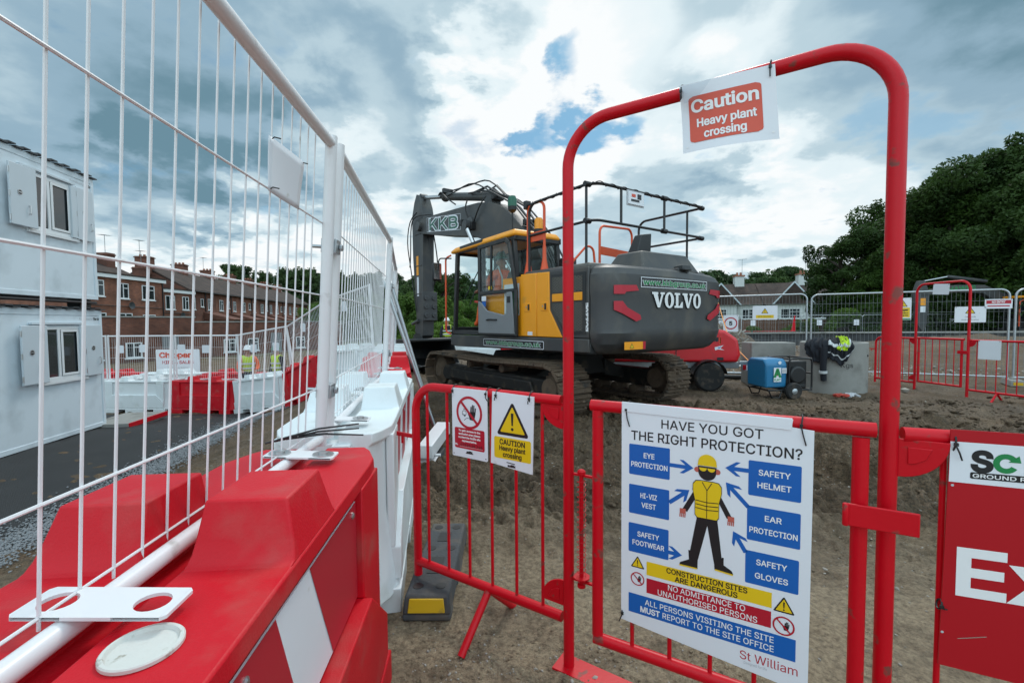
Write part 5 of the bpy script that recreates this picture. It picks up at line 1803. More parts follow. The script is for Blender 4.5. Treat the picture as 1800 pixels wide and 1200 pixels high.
# cab
cab_l, cab_r = -1.33, -.36
m = MB()
fr = .035
def post(a, b, r=.038): m.prism([(a[0] - r, a[1] - r, a[2]), (a[0] + r, a[1] - r, a[2]), (a[0] + r, a[1] + r, a[2]), (a[0] - r, a[1] + r, a[2])], Vector(b) - Vector(a))
for x in (cab_l + .04, cab_r - .04):
    post((x, 1.5, 1.16), (x, 1.36, 2.74)); post((x, .43, 1.16), (x, .43, 2.74)); post((x, -.6, 1.9), (x, -.52, 2.74))
    m.box(x - .035, -.6, 2.71, x + .035, 1.36, 2.77); m.box(x - .035, -.62, 1.16, x + .035, 1.53, 1.24)
m.box(cab_l, 1.3, 2.68, cab_r, 1.38, 2.74); m.box(cab_l, 1.46, 1.16, cab_r, 1.55, 1.3); m.box(cab_l, -.6, 2.7, cab_r, -.5, 2.8)
m.box(cab_l, -.62, 1.16, cab_r, 1.5, 1.2)
cab = part(m, 'cab', 'vol_dark', bevel=.012)
m = MB()
rings = []
for z, i0, i1 in ((2.76, 0, 0), (2.80, -.02, -.03), (2.87, .03, .1), (2.89, .12, .25)):
    rings.append([(cab_l - .02 + i0, -.6 + i0, z), (cab_r - .05 - i0, -.6 + i0, z), (cab_r - .05 - i0, 1.5 - i1, z - .035), (cab_l - .02 + i0, 1.5 - i1, z - .035)])
m.loft(rings)
m.build('cab_roof', 'vol_yellow', cab, bevel=.018)
q = MB(); q.prism([(-1.364, y, z) for y, z in ((1.15, 2.765), (.35, 2.79), (.35, 2.845), (1.15, 2.82))], (.02, 0, 0)); q.build('roof_plate', 'vol_black', cab)
q = MB(); q.box(-1.325, -.62, 1.17, -1.29, .43, 1.86); q.box(-1.325, -.63, 1.17, cab_r, -.58, 1.86); q.box(-1.326, -.75, 1.17, -1.29, -.24, 2.1); q.build('cab_side', 'vol_yellow', cab, bevel=.01)
q = MB(); q.box(-1.3, -.55, 1.88, -1.294, .4, 2.74); q.build('window', 'cab_glass', cab, smooth=False)
q = MB(); q.box(-1.25, -.59, 1.88, -.44, -.585, 2.7); q.build('window', 'cab_glass', cab, smooth=False)
q = MB(); q.prism([(-1.25, 1.515, 1.3), (-.44, 1.515, 1.3), (-.44, 1.37, 2.74), (-1.25, 1.37, 2.74)], (0, .006, 0)); q.build('windscreen', 'cab_glass', cab, smooth=False)
q = MB(); q.box(cab_r - .06, -.55, 1.6, cab_r - .054, 1.4, 2.74); q.build('window', 'cab_glass', cab, smooth=False)
for off in (0, .12):
    q = MB().tube([(-.95 - off, 1.5, 1.75 + off), (-.62 - off * .6, 1.4, 2.62)], .011, 6); q.build('wiper', 'vol_black', cab)
q = MB()
q.box(-1.12, .0, 1.2, -.7, .5, 1.58); q.box(-1.15, .05, 1.58, -.67, .55, 1.7)
q.hexa([(-1.14, .0, 1.7), (-.68, .0, 1.7), (-.68, .12, 1.7), (-1.14, .12, 1.7), (-1.1, -.16, 2.25), (-.72, -.16, 2.25), (-.72, -.06, 2.25), (-1.1, -.06, 2.25)])
q.build('seat', 'vol_black', cab, bevel=.03)
q = MB(); q.use('vol_grey').box(-1.2, .1, 1.25, -1.05, .75, 1.72); q.use('vol_grey').box(-.56, .1, 1.25, -.42, .75, 1.72)
q.use('vol_black').tube([(-1.12, .66, 1.7), (-1.13, .74, 1.93)], .02, 8); q.tube([(-.5, .66, 1.7), (-.5, .74, 1.93)], .02, 8)
q.use('rope_red').tube([(-1.12, .55, 1.74), (-1.16, .95, 1.78)], .022, 8)
q.use('vol_black').tube([(-.9, 1.15, 1.2), (-.9, 1.2, 1.6)], .012, 6); q.tube([(-.75, 1.15, 1.2), (-.75, 1.2, 1.6)], .012, 6)
q.build('control_console', None, cab, bevel=.01)
# open door folded back along the side
door_x = -1.42
m = MB()
def dpoly(pts, x0=door_x, th=.04): m.prism([(x0, y, z) for y, z in pts], (th, 0, 0))
fo = [(.41, 1.17), (.41, 2.73), (-.47, 2.745), (-.56, 2.66), (-.75, 1.9), (-.75, 1.17)]
fi = [(.34, 1.24), (.34, 2.66), (-.42, 2.675), (-.5, 2.62), (-.68, 1.9), (-.68, 1.24)]
for i in range(6):
    j = (i + 1) % 6
    dpoly([fo[i], fo[j], fi[j], fi[i]])
dpoly([(.36, 1.86), (-.67, 1.86), (-.67, 1.92), (.36, 1.92)])
dpoly([(.02, 1.92), (.0, 2.67), (-.035, 2.67), (-.015, 1.92)])
door = m.build('door', 'vol_dark', cab, bevel=.01)
q = MB().prism([(door_x - .012, y, z) for y, z in ((.385, 1.2), (.385, 1.76), (.3, 1.74), (.1, 1.59), (-.4, 1.51), (-.48, 1.53), (-.48, 1.87), (-.63, 1.87), (-.7, 1.2))], (.03, 0, 0))
dp = q.build('door_panel', 'door_grey', door, bevel=.012)
q = MB().tube([(door_x - .02, .1, 1.43), (door_x - .03, .0, 1.44), (door_x - .02, -.22, 1.43)], .014, 6); q.build('handle', 'vol_black', dp)
q = MB(); q.box(door_x - .018, -.6, 1.7, door_x - .01, -.52, 1.8); q.build('lock', 'vol_black', dp)
q = MB(); q.prism([(door_x + .02, y, z) for y, z in ((.345, 1.925), (.345, 2.66), (-.42, 2.67), (-.5, 2.62), (-.67, 1.925))], (.005, 0, 0)); q.build('pane', 'cab_glass', door, smooth=False)
q = MB(); q.prism([(door_x + .02, y, z) for y, z in ((.345, 1.7), (.345, 1.86), (-.46, 1.86), (-.46, 1.5), (.1, 1.58))], (.005, 0, 0)); q.build('pane', 'cab_glass', door, smooth=False)
q = MB(); q.use('sign_white').box(door_x + .012, .16, 1.76, door_x + .018, .3, 1.84); q.use('sign_blue').box(door_x + .010, .17, 1.66, door_x + .018, .28, 1.75); q.use('sign_yellow').box(door_x + .012, -.02, 1.94, door_x + .018, .08, 2.0); q.build('notice', None, door, smooth=False)
# handrail, mirror
m = MB().tube(fillet([(-1.36, 1.52, 2.7), (-1.4, 1.66, 2.66), (-1.4, 1.68, 1.2), (-1.36, 1.55, 1.17)], .08), .018, 8)
part(m, 'handrail', 'safety_orange')
m = MB().tube(fillet([(-1.36, 1.5, 2.64), (-1.5, 1.75, 2.66), (-1.52, 1.8, 2.35)], .06), .013, 8)
mir = part(m, 'mirror', 'vol_black')
q = MB(); q.box(-1.62, 1.78, 2.22, -1.42, 1.86, 2.58); q.build('mirror_housing', 'vol_black', mir, bevel=.035)
q = MB(); q.box(-1.6, 1.772, 2.25, -1.44, 1.778, 2.55); q.build('mirror_glass', 'chrome', mir, smooth=False)

# boom, arm, cylinders, bucket
BO = [(.0, 1.75), (-.15, 2.0), (-.05, 2.25), (.3, 2.85), (.72, 3.23), (1.07, 3.54), (1.38, 3.76), (1.88, 3.98), (2.4, 4.08), (3.33, 4.15), (4.76, 4.25), (5.42, 4.3), (5.62, 4.22), (5.66, 4.02), (5.5, 3.88), (4.2, 3.62), (2.6, 3.36), (1.9, 3.12), (1.25, 2.65), (.7, 2.05), (.35, 1.7)]
m = MB().prism([(-.2, y, z) for y, z in BO], (.4, 0, 0))
m.lathe([(.13, -.26), (.15, -.25), (.15, .25), (.13, .26)], 20, 'X', (0, 2.72, 3.66))
m.lathe([(.12, -.3), (.13, -.29), (.13, .29), (.12, .3)], 20, 'X', (0, 5.55, 4.08))
boom = part(m, 'boom', 'boom_grey', bevel=.02)
s_ = Sign()
s_.use('sign_grey').rect(3.2, 3.73, 3.22, 4.12, 1).rect(5.08, 3.73, 5.1, 4.12, 1).rect(3.22, 4.105, 5.08, 4.12, 1).rect(3.22, 3.73, 5.08, 3.745, 1)
s_.use('sign_white').txt('KKB', 4.15, 3.925, .3, 2, w=1.62, bold=.22)
s_.use('beacon_green').txt('KKB', 4.15, 3.925, .29, 4, w=1.58, bold=.06)
# the print reads towards the machine's tail on its left flank: mirror along y and slope with the boom
s_.v = [(-.203 + y_, 8.3 - a, z_ - (a - 4.15) * .13) for a, y_, z_ in s_.v]
s_.build('name_lettering', None, boom, smooth=False)
for x in (-.36, .36):
    m = MB()
    m.use('boom_grey').tube([(x, 1.15, 1.3), (x, 1.75, 2.35)], .085, 16)
    m.use('chrome').tube([(x, 1.75, 2.35), (x, 2.6, 3.5)], .05, 14)
    m.use('boom_grey').lathe([(.11, -.06), (.11, .06)], 16, 'X', (x, 2.66, 3.6))
    part(m, 'boom_cylinder')
m = MB()
m.use('boom_grey').tube([(0, 2.1, 4.17), (0, 4.35, 4.68)], .1, 16)
m.lathe([(.13, 0), (.13, .1)], 16, 'Y', (0, 4.3, 4.68))
m.use('chrome').tube([(0, 4.35, 4.68), (0, 5.72, 4.95)], .055, 14)
m.use('boom_grey').lathe([(.1, -.1), (.1, .1)], 16, 'X', (0, 5.74, 4.96))
m.box(-.12, 1.95, 3.98, .12, 2.25, 4.22)
part(m, 'arm_cylinder')
AR = [(5.42, 4.3), (5.5, 4.62), (5.7, 5.0), (5.85, 5.05), (6.02, 4.85), (6.2, 4.45), (6.17, 3.3), (5.98, 1.5), (5.9, 1.0), (5.74, .92), (5.56, 1.02), (5.52, 1.6), (5.46, 3.6)]
m = MB().prism([(-.17, y, z) for y, z in AR], (.34, 0, 0))
for z in (3.9, 3.0, 2.2): m.box(-.185, 5.55, z, -.168, 6.0, z + .03)
arm = part(m, 'arm', 'boom_grey', bevel=.018)
q = MB(); q.use('vol_yellow').box(-.176, 5.78, 2.75, -.17, 5.92, 3.3); q.use('sign_white').box(-.176, 5.78, 2.15, -.17, 5.9, 2.7); q.build('sticker', None, arm, smooth=False)
for z0 in (2.05,):
    for yy in (5.58,):
        q = MB(); q.box(-.22, 5.4, 1.45, .22, 5.52, 2.25)
        for k_ in range(3):
            for x in (-.12, .12): q.lathe([(.07, 0), (.07, .04), (.03, .04), (.03, .0)], 12, 'Y', (x, 5.36, 1.6 + k_ * .24))
        q.build('manifold', 'boom_grey', arm, bevel=.012)
m = MB()
m.use('boom_grey').tube([(0, 6.25, 4.1), (0, 6.25, 2.3)], .08, 14)
m.use('chrome').tube([(0, 6.25, 2.3), (0, 6.15, 1.35)], .045, 12)
m.use('boom_grey').box(-.08, 6.0, 1.1, .08, 6.3, 1.4)
m.tube([(-.2, 5.75, 1.45), (-.2, 6.2, 1.35)], .05, 8); m.tube([(.2, 5.75, 1.45), (.2, 6.2, 1.35)], .05, 8); m.tube([(0, 6.2, 1.35), (0, 6.25, .9)], .06, 8)
part(m, 'bucket_cylinder')
bw = .68
prof = [(5.35, .92), (6.45, .9), (6.62, .62), (6.5, .25), (6.1, .05), (5.5, .04), (4.95, .2)]
m = MB()
inn = [(5.42, .86), (6.38, .84), (6.52, .6), (6.42, .3), (6.06, .11), (5.5, .1), (4.98, .22)]
for i in range(len(prof) - 1):
    a, b, c, d = prof[i], prof[i + 1], inn[i + 1], inn[i]
    m.prism([(-bw, a[0], a[1]), (-bw, b[0], b[1]), (-bw, c[0], c[1]), (-bw, d[0], d[1])], (2 * bw, 0, 0))
for x in (-bw, bw - .03): m.prism([(x, y, z) for y, z in prof], (.03, 0, 0))
for x in (-.18, .14): m.prism([(x, y, z) for y, z in ((5.55, .88), (6.3, .86), (6.2, 1.02), (5.98, 1.1), (5.72, 1.08))], (.04, 0, 0))
m.tube([(-bw, 5.36, .9), (bw, 5.36, .9)], .05, 10)
for k_ in range(5):
    x = -bw + .06 + k_ * (2 * bw - .22) / 4
    m.hexa([(x, 4.98, .14), (x + .1, 4.98, .14), (x + .1, 5.05, .25), (x, 5.05, .25), (x + .02, 4.78, .2), (x + .08, 4.78, .2), (x + .08, 4.8, .24), (x + .02, 4.8, .24)])
part(m, 'bucket', 'vol_dark', bevel=.01)
# hoses over the boom
rs = random.Random(11)
for k_ in range(6):
    x = -.17 + .065 * k_
    pts = []
    for (y, z) in ((-.2, 2.2), (-.1, 2.45), (.25, 3.0), (.66, 3.38), (1.02, 3.7), (1.36, 3.93), (1.85, 4.15), (2.2, 4.32 + .05 * (k_ % 3)), (2.9, 4.36 + .04 * (k_ % 2))):
        pts.append((x + rs.uniform(-.02, .02), y - .05 * (k_ % 2), z + rs.uniform(-.02, .05)))
    m = MB().tube(pts, .019, 7)
    part(m, 'hydraulic_hose', 'hose')
for pts in ([(-.15, 1.9, 4.2), (-.2, 2.6, 4.62), (-.16, 3.3, 4.6), (-.1, 4.1, 4.62)], [(.1, 1.7, 4.1), (.05, 2.3, 4.66), (.1, 3.0, 4.7), (.12, 3.8, 4.78), (.1, 4.3, 4.82)],
            [(-.12, 3.6, 4.3), (-.2, 4.0, 4.55), (-.17, 4.3, 4.8), (-.14, 4.5, 4.72)], [(-.22, 4.8, 4.27), (-.25, 5.3, 4.36), (-.28, 5.9, 4.4), (-.24, 6.15, 4.1), (-.24, 6.16, 3.3), (-.26, 6.2, 3.0)],
            [(-.23, 5.7, 4.5), (-.3, 6.1, 4.35), (-.3, 6.3, 3.7), (-.26, 6.2, 3.2), (-.22, 6.05, 2.4), (-.2, 5.9, 1.7)], [(.14, 5.45, 4.0), (.16, 5.25, 3.3), (.16, 5.2, 2.9), (.15, 5.35, 2.55), (.14, 5.5, 2.4)],
            [(-.05, 5.45, 3.9), (-.02, 5.15, 3.2), (0, 5.2, 2.3)], [(-.2, 2.7, 3.66), (-.28, 2.9, 4.0), (-.25, 2.8, 4.2)], [(-.22, 2.6, 3.6), (-.3, 2.2, 3.95), (-.2, 2.05, 4.15)]):
    k2 = []
    for i in range(len(pts) - 1):                       # soften the path
        A, B = Vector(pts[i]), Vector(pts[i + 1]); k2 += [A, A.lerp(B, .33), A.lerp(B, .66)]
    k2.append(Vector(pts[-1]))
    for _ in range(3): k2 = [k2[0]] + [(k2[i - 1] + k2[i] * 2 + k2[i + 1]) / 4 for i in range(1, len(k2) - 1)] + [k2[-1]]
    part(MB().tube(k2, .017, 6), 'hydraulic_hose', 'hose')
m = MB()
m.box(-.32, 2.5, 3.5, -.2, 2.64, 3.66); m.box(-.38, 2.86, 3.64, -.22, 2.99, 3.77); m.tube([(-.24, 2.55, 3.58), (-.3, 2.92, 3.7)], .015, 6)
part(m, 'boom_lamp', 'vol_black', bevel=.02)
m = MB()
for (y, z) in ((4.25, 4.78), (4.4, 4.7), (1.9, 4.1), (.75, 3.35)): m.box(-.14, y - .05, z - .05, .14, y + .05, z + .07)
part(m, 'hose_clamp', 'vol_black', bevel=.01)

# operator, sitting in the cab
op = thing('person', 'excavator operator in orange jacket and dark helmet sitting in the cab', 'person', (0, 0, 0))
V = [(0, 0, .1), (0, -.02, .28), (0, -.03, .46), (0, -.03, .6), (0, -.01, .68), (0, .02, .75), (0, .02, .86),
     (-.1, .12, .1), (-.13, .48, .12), (-.14, .6, -.28), (-.14, .72, -.34), (.1, .12, .1), (.13, .48, .12), (.14, .6, -.28), (.14, .72, -.34),
     (-.2, -.02, .56), (-.27, .12, .34), (-.22, .42, .3), (.2, -.02, .56), (.27, .12, .34), (.24, .4, .3)]
E_ = [(0, 1), (1, 2), (2, 3), (3, 4), (4, 5), (5, 6), (0, 7), (7, 8), (8, 9), (9, 10), (0, 11), (11, 12), (12, 13), (13, 14), (3, 15), (15, 16), (16, 17), (3, 18), (18, 19), (19, 20)]
Rr = [(.16, .13), (.155, .12), (.18, .13), (.11, .09), .058, (.078, .09), (.07, .085), .095, .075, .055, .045, .095, .075, .055, .045, .075, .06, .045, .075, .06, .045]
body_mat('worker_seated', (.8, .11, .02), .64)
skin_body('body', V, E_, Rr, 'worker_seated', op)
face(op, (0, .02, .79))
hand(op, (-.22, .43, .3), (.0, 1, -.1), -1); hand(op, (.24, .41, .3), (0, 1, -.1), 1)
hard_hat(op, (0, .02, .84), 'beacon_green')
q = MB(); 
for sg in (-1, 1): q.tube([(sg * .1, -.16, .3), (sg * .11, -.17, .5), (sg * .11, -.05, .7), (sg * .1, .12, .6), (sg * .1, .13, .35)], .016, 6)
q.build('braces', 'reflective', op)
op.matrix_world = Matrix.Translation((.80, 8.52, 0)) @ Matrix.Rotation(R(35.15), 4, 'Z') @ Matrix.Translation((-.95, .34, 1.68)) 

# ---------------------------------------------------------------- right-hand side of the site
def grey_panel(length=3.45, height=2.0):
    root = thing('wire_fence', 'grey', 'fence panel')
    h = length / 2
    m = MB()
    m.tube(fillet([(-h, 0, .02), (-h, 0, height), (h, 0, height), (h, 0, .02)], .14, 6), .021, 10)
    m.tube([(-h, 0, .16), (h, 0, .16)], .018, 8)
    m.build('frame', 'galv', root)
    w = MB()
    for i in range(1, 46):
        x = -h + length * i / 46
        w.tube([(x, .012, .16), (x, .012, height)], .0024, 4)
    for k in range(1, 8):
        z = .16 + (height - .16) * k / 8
        w.tube([(-h, .016, z), (h, .016, z)], .0024, 4)
    w.build('wire_mesh', 'galv_wire', root)
    return root
HG = 'grey temporary fence panels across the site'
gp = grey_panel()
def put_grey(a, b, label, first=[True], group=HG, zoff=0.0, src=None):
    a, b = Vector(a), Vector(b)
    c = (a + b) / 2
    o = (src or gp)
    if first[0]: first[0] = False
    else: o = copy_thing(o, (0, 0, 0))
    o['label'] = label; o['group'] = group
    o.location = (c.x, c.y, gz(c.x, c.y) + zoff)
    o.rotation_euler = (0, 0, math.atan2(b.y - a.y, b.x - a.x))
    o.scale = ((b - a).length / 3.45, 1, 1)
    return o
put_grey((7.36, 11.2), (10.42, 9.55), 'grey wire fence panel right of the concrete ring, behind the far hoop gate')
put_grey((4.35, 13.0), (7.28, 11.25), 'grey wire fence panel behind the generator, its top rail holding the speed limit sign')
put_grey((10.5, 9.5), (13.4, 7.7), 'grey wire fence panel at the right edge of the picture, beyond the far hoop gate')
put_grey((1.4, 14.6), (4.3, 13.05), 'grey wire fence panel hidden mostly behind the big excavator')
def fence_foot(x, y, label, rz=0.0):
    t = thing('rubber_base', label, 'fence foot', (x, y, gz(x, y)), rz, 'rubber feet under the grey fence')
    m = MB().frust(-.34, -.12, .34, .12, 0, .13, .02)
    m.box(-.06, -.05, .13, .06, .05, .16)
    m.build('block', 'rubber', t, bevel=.015)
    m = MB()
    for sg in (-1, 1): m.box(sg * .335 - .006, -.07, .03, sg * .335 + .006, .07, .09)
    m.build('reflector', 'yellow_reflector', t)
    return t
fence_foot(7.3, 11.15, 'black rubber foot under the grey fence joint left of the concrete ring', R(60))
t = fence_foot(10.45, 9.45, 'pale concrete fence foot under the joint right of the far gate', R(55))
t.children[0].data = t.children[0].data.copy(); t.children[0].data.materials[0] = MATS['concrete']
# inner row of grey panels far back
IG = 'row of grey fence panels along the far side of the site'
ia = [(7.6, 33.5), (11.2, 32.6), (14.4, 28.6), (17.9, 28.2), (21.4, 27.8), (24.9, 27.4), (28.4, 27.0), (31.9, 26.6)]
for i in range(len(ia) - 1):
    lab = ('far grey fence panel rising in a slant behind the speed limit sign' if i == 1 else 'far grey fence panel low in front of the timber fence') if i < 2 else 'far grey fence panel in the level row between the retaining wall and the trees'
    put_grey(ia[i], ia[i + 1], lab, group=IG)

# sheet wall holding the far ground
t = thing('retaining_wall', 'low dark ribbed sheet wall behind the concrete ring, holding back the far ground', 'wall', (0, 0, 0))
m = MB()
a, b = Vector((8.6, 18.9)), Vector((24, 17.4))
n = 66
pts = []
for i in range(n + 1):
    p = a.lerp(b, i / n)
    pts.append((p.x, p.y - (.07 if (i // 1) % 2 else 0)))
for i in range(n):
    p, q = pts[i], pts[i + 1]
    m.prism([(p[0], p[1], -.6), (q[0], q[1], -.6), (q[0], q[1] + .05, -.6), (p[0], p[1] + .05, -.6)], (0, 0, 1.42))
m.build('sheets', 'sheet_pile', t, smooth=False)
q = MB(); q.prism([(a.x, a.y - .12, .82), (b.x, b.y - .12, .82), (b.x, b.y + .2, .82), (a.x, a.y + .2, .82)], (0, 0, .06)); q.build('capping', 'concrete', t, bevel=.01)
tag(t, 'low dark ribbed sheet wall behind the concrete ring, holding back the far ground', 'wall')
# heap of roots and soil left of the wall
def heap(label, c, r, h, seed, matn, name='soil_heap', cat='soil heap'):
    rs = np.random.RandomState(seed)
    m = MB(); N = 26; V = []; F = []
    for j in range(N):
        for i in range(N):
            u, v = i / (N - 1) * 2 - 1, j / (N - 1) * 2 - 1
            d = math.hypot(u, v)
            x, y = c[0] + u * r * 1.3, c[1] + v * r * .8
            z = gz(x, y) - .03 + h * max(0, 1 - d) ** .8 * (0.6 + .8 * float(fbm(np.array(x * 2.3 + seed), np.array(y * 2.3), 4)))
            V.append((x, y, z))
    for j in range(N - 1):
        for i in range(N - 1): F.append((j * N + i, j * N + i + 1, (j + 1) * N + i + 1, (j + 1) * N + i))
    m.v, m.f, m.m = V, F, [0] * len(F)
    o = m.build(name, matn)
    return tag(o, label, cat)
heap('mound of soil and roots left of the dark sheet wall', (7.6, 17.6), 1.5, 1.35, 4, 'track_mud')
heap('long bank of brown spoil inside the grey fence on the right', (15.5, 14.5), 4.5, .5, 9, 'mud')
rs = random.Random(2)
t = thing('root_tangle', 'tangle of pale roots sticking out of the soil mound', 'roots', (7.6, 17.2, gz(7.6, 17.2)))
m = MB()
for _ in range(60):
    a0 = Vector((rs.uniform(-1.3, 1.0), rs.uniform(-.5, .3), rs.uniform(.25, .95)))
    p = [a0]
    for k in range(5): p.append(p[-1] + Vector((rs.uniform(-.25, .2), rs.uniform(-.15, .05), rs.uniform(-.16, .1))))
    m.tube(p, [.03, .026, .022, .016, .012, .006], 5)
m.build('roots', 'stone_light', t)

# timber fence at the far side
t = thing('timber_fence', 'long brown timber fence in front of the white bungalows', 'fence', (0, 0, 0))
for (a, b, h) in (((9.0, 43.5), (22.5, 38.5), 1.75), ((22.5, 38.5), (46, 33), 1.75)):
    a, b = Vector((*a, 0)), Vector((*b, 0)); d = (b - a).normalized(); L_ = (b - a).length; nn = Vector((d.y, -d.x, 0))
    m = MB(); k = int(L_ / .16)
    for i in range(k):
        p = a + d * (i * L_ / k); z = gz(p.x, p.y) - .3
        w = L_ / k * .93; hh = h + .3 + .03 * math.sin(i * 1.7)
        m.prism([tuple(p + Vector((0, 0, z))), tuple(p + d * w + Vector((0, 0, z))), tuple(p + d * w + nn * .02 + Vector((0, 0, z))), tuple(p + nn * .02 + Vector((0, 0, z)))], (0, 0, hh))
    m.build('boards', 'timber', t, smooth=False)
    m = MB(); k = int(L_ / 2.4)
    for i in range(k + 1):
        p = a + d * (i * L_ / k) - nn * .06; z = gz(p.x, p.y) - .3
        m.box(p.x - .05, p.y - .05, z, p.x + .05, p.y + .05, z + h + .38)
    m.build('posts', 'timber', t, smooth=False)

# concrete ring with jackets over it
cx, cy, rr, hh = 6.36, 9.0, .56, .985
t = thing('concrete_ring', 'grey concrete manhole ring with dark jackets thrown over its rim', 'concrete ring', (cx, cy, -.03))
m = MB(); n = 48
pr_ = [(rr, 0), (rr, hh - .012), (rr - .012, hh), (rr - .07, hh), (rr - .08, hh - .012), (rr - .08, 0)]
vs = [(r * math.cos(2 * math.pi * j / n), r * math.sin(2 * math.pi * j / n), z) for r, z in pr_ for j in range(n)]
fs = [(i * n + j, i * n + (j + 1) % n, ((i + 1) % 6) * n + (j + 1) % n, ((i + 1) % 6) * n + j) for i in range(6) for j in range(n)]
m.add(vs, fs); m.build('ring', 'concrete', t)
x = Sign()
x.use('sign_black').txt('Kgs', 0, .57, .085, 1, w=.2)
th0 = -1.78
x.v = [((rr + .004 - y_) * math.cos(th0 + a / rr), (rr + .004 - y_) * math.sin(th0 + a / rr), z_) for a, y_, z_ in x.v]
x.build('stencilled_lettering', None, t, smooth=False)
m = MB().lathe([(.022, 0), (.022, .01)], 12, 'Y', (0, 0, 0))
m.v = [((rr + .004) * math.cos(-.95) + a, (rr + .004) * math.sin(-.95) + b, .74 + c_) for a, b, c_ in m.v]
m.build('lifting_hole', 'sign_black', t)

def drape(label, a0, a1, drop, thick, seed, matn, bands=(), lift=0.0, inner=.25, ragged=.12):
    """garment lying over the rim between two angles; hangs down outside by drop"""
    rs = random.Random(seed)
    N, K = 30, 26
    V, F = [], []
    ph = [rs.uniform(0, 6) for _ in range(6)]
    for i in range(N + 1):
        u = i / N
        for k in range(K + 1):
            v = k / K
            s = -inner + v * (inner + drop * (1 - ragged * math.sin(u * 9 + ph[0]) - .5 * ragged * math.sin(u * 21 + ph[1]) - .35 * (2 * u - 1) ** 4))
            ang = a0 + (a1 - a0) * u + .05 * math.sin(v * 5 + ph[5])
            fold = .03 * math.sin(u * 13 + ph[2] + 2 * v) + .02 * math.sin(u * 29 + ph[3] - 3 * v) + .014 * math.sin(v * 17 + u * 8 + ph[4])
            fold = abs(fold) + thick
            if s < 0: r, z = rr + s, hh + fold + lift + .03 * math.sin(-s * 20)
            else:
                b = min(s, .07) / .07
                r = rr + .03 * b + fold * b + lift * b; z = hh + (fold + lift) * (1 - b) - max(0, s - .02)
            V.append((r * math.cos(ang), r * math.sin(ang), z))
    for i in range(N):
        for k in range(K):
            q = i * (K + 1) + k
            F.append((q, q + 1, q + K + 2, q + K + 1))
    t = thing('jacket', label, 'jacket', (cx, cy, -.03), group='clothes over the concrete ring')
    m = MB(); m.v, m.f = V, F
    if bands:
        m.use(matn)
        for (mt, k0, k1) in bands: m.use(mt)
        m.m = []
        for i in range(N):
            for k in range(K):
                mi = 0
                for bi, (mt, k0, k1) in enumerate(bands):
                    if k0 <= k / K < k1: mi = m.mats.index(mt)
                m.m.append(mi)
        o = m.build('cloth', None, t, ang=80)
    else:
        m.m = [0] * len(F)
        o = m.build('cloth', matn, t, ang=80)
    so = o.modifiers.new('solid', 'SOLIDIFY'); so.thickness = .012
    return t
A = -math.pi / 2 - .28
t1 = drape('black jacket hanging over the left of the concrete ring rim', A - 1.15, A - .42, .36, .02, 1, 'navy_cloth')
q = MB(); q.tube([((rr + .09) * math.cos(A - .55), (rr + .09) * math.sin(A - .55), .9), ((rr + .1) * math.cos(A - .56), (rr + .1) * math.sin(A - .56), .55), ((rr + .07) * math.cos(A - .55), (rr + .07) * math.sin(A - .55), .27)], [.06, .056, .05], 10)
q.build('sleeve', 'navy_cloth', t1)
q = MB(); q.tube([((rr + .098) * math.cos(A - .56), (rr + .098) * math.sin(A - .56), .46), ((rr + .092) * math.cos(A - .56), (rr + .092) * math.sin(A - .56), .415)], .07, 12); q.build('reflective_band', 'reflective', t1)
drape('dark jacket with grey reflective bands over the right of the ring rim', A - .5, A + .12, .38, .02, 2, 'navy_cloth', (('reflective', .5, .56), ('reflective', .78, .84)), .01)
drape('yellow hi-vis vest crumpled on top of the dark jackets on the ring', A - .2, A + .05, .15, .02, 5, 'hiviz_yellow', (('reflective', .62, .74),), .03, .12)

# pale concrete block behind the generator
t = thing('concrete_block', 'flat topped pale concrete block standing behind the generator', 'concrete block', (5.6, 9.95, -.03), R(-3))
m = MB().frust(-.46, -.25, .46, .25, 0, .94, .006); m.build('block', 'concrete', t, bevel=.012)
q = MB().tube([(.12, -.252, .6), (.12, -.2, .6)], .014, 10); q.build('lifting_hole', 'sign_black', t)

# generator
GEN = t = thing('generator', 'small blue and black generator on two wheels in front of the concrete block', 'generator', (4.86, 8.25, 0), R(6))
m = MB()
def chamfer_box(m, x0, x1, y0, y1, z0, z1): m.box(x0, y0, z0, x1, y1, z1)
m.prism([(-.45, y, z) for y, z in ((-.26, .2), (.26, .2), (.28, .62), (.2, .71), (-.2, .71), (-.27, .62))], (.4, 0, 0))
m.build('housing', 'gen_blue', t, bevel=.03)
m = MB(); m.box(-.05, -.22, .22, .36, .22, .66); m.box(.02, -.25, .18, .33, .25, .25); m.lathe([(.14, -.28), (.16, -.26), (.16, -.2)], 18, 'Y', (.16, 0, .42))
m.build('engine', 'vol_black', t, bevel=.02)
m = MB()
for y in (-.28, .28):
    m.tube(fillet([(-.42, y, .16), (.41, y, .16), (.41, y, .71), (-.02, y, .71), (-.02, y, .2)], .06), .016, 8)
    m.tube([(-.4, y, .16), (-.34, y, .03), (-.2, y, .03), (-.15, y, .16)], .012, 6)
for x, z in ((.41, .16), (.41, .45), (.41, .71), (-.02, .71), (-.4, .16)): m.tube([(x, -.28, z), (x, .28, z)], .015, 8)
m.tube([(.0, -.33, .14), (.0, .33, .14)], .012, 8)
m.build('frame', 'vol_black', t)
for wx, wy in ((.02, -.34), (.36, .31)):
    w = MB().lathe([(.06, -.04), (.13, -.045), (.15, -.02), (.15, .02), (.13, .045), (.06, .04)], 24, 'Y', (wx, wy, .15)).build('wheel', 'tyre', t)
    q = MB().lathe([(.0, -.05), (.03, -.05), (.07, -.03), (.07, .03), (.03, .05), (0, .05)], 18, 'Y', (wx, wy, .15)); q.build('hub', 'galv', w)
m = MB()
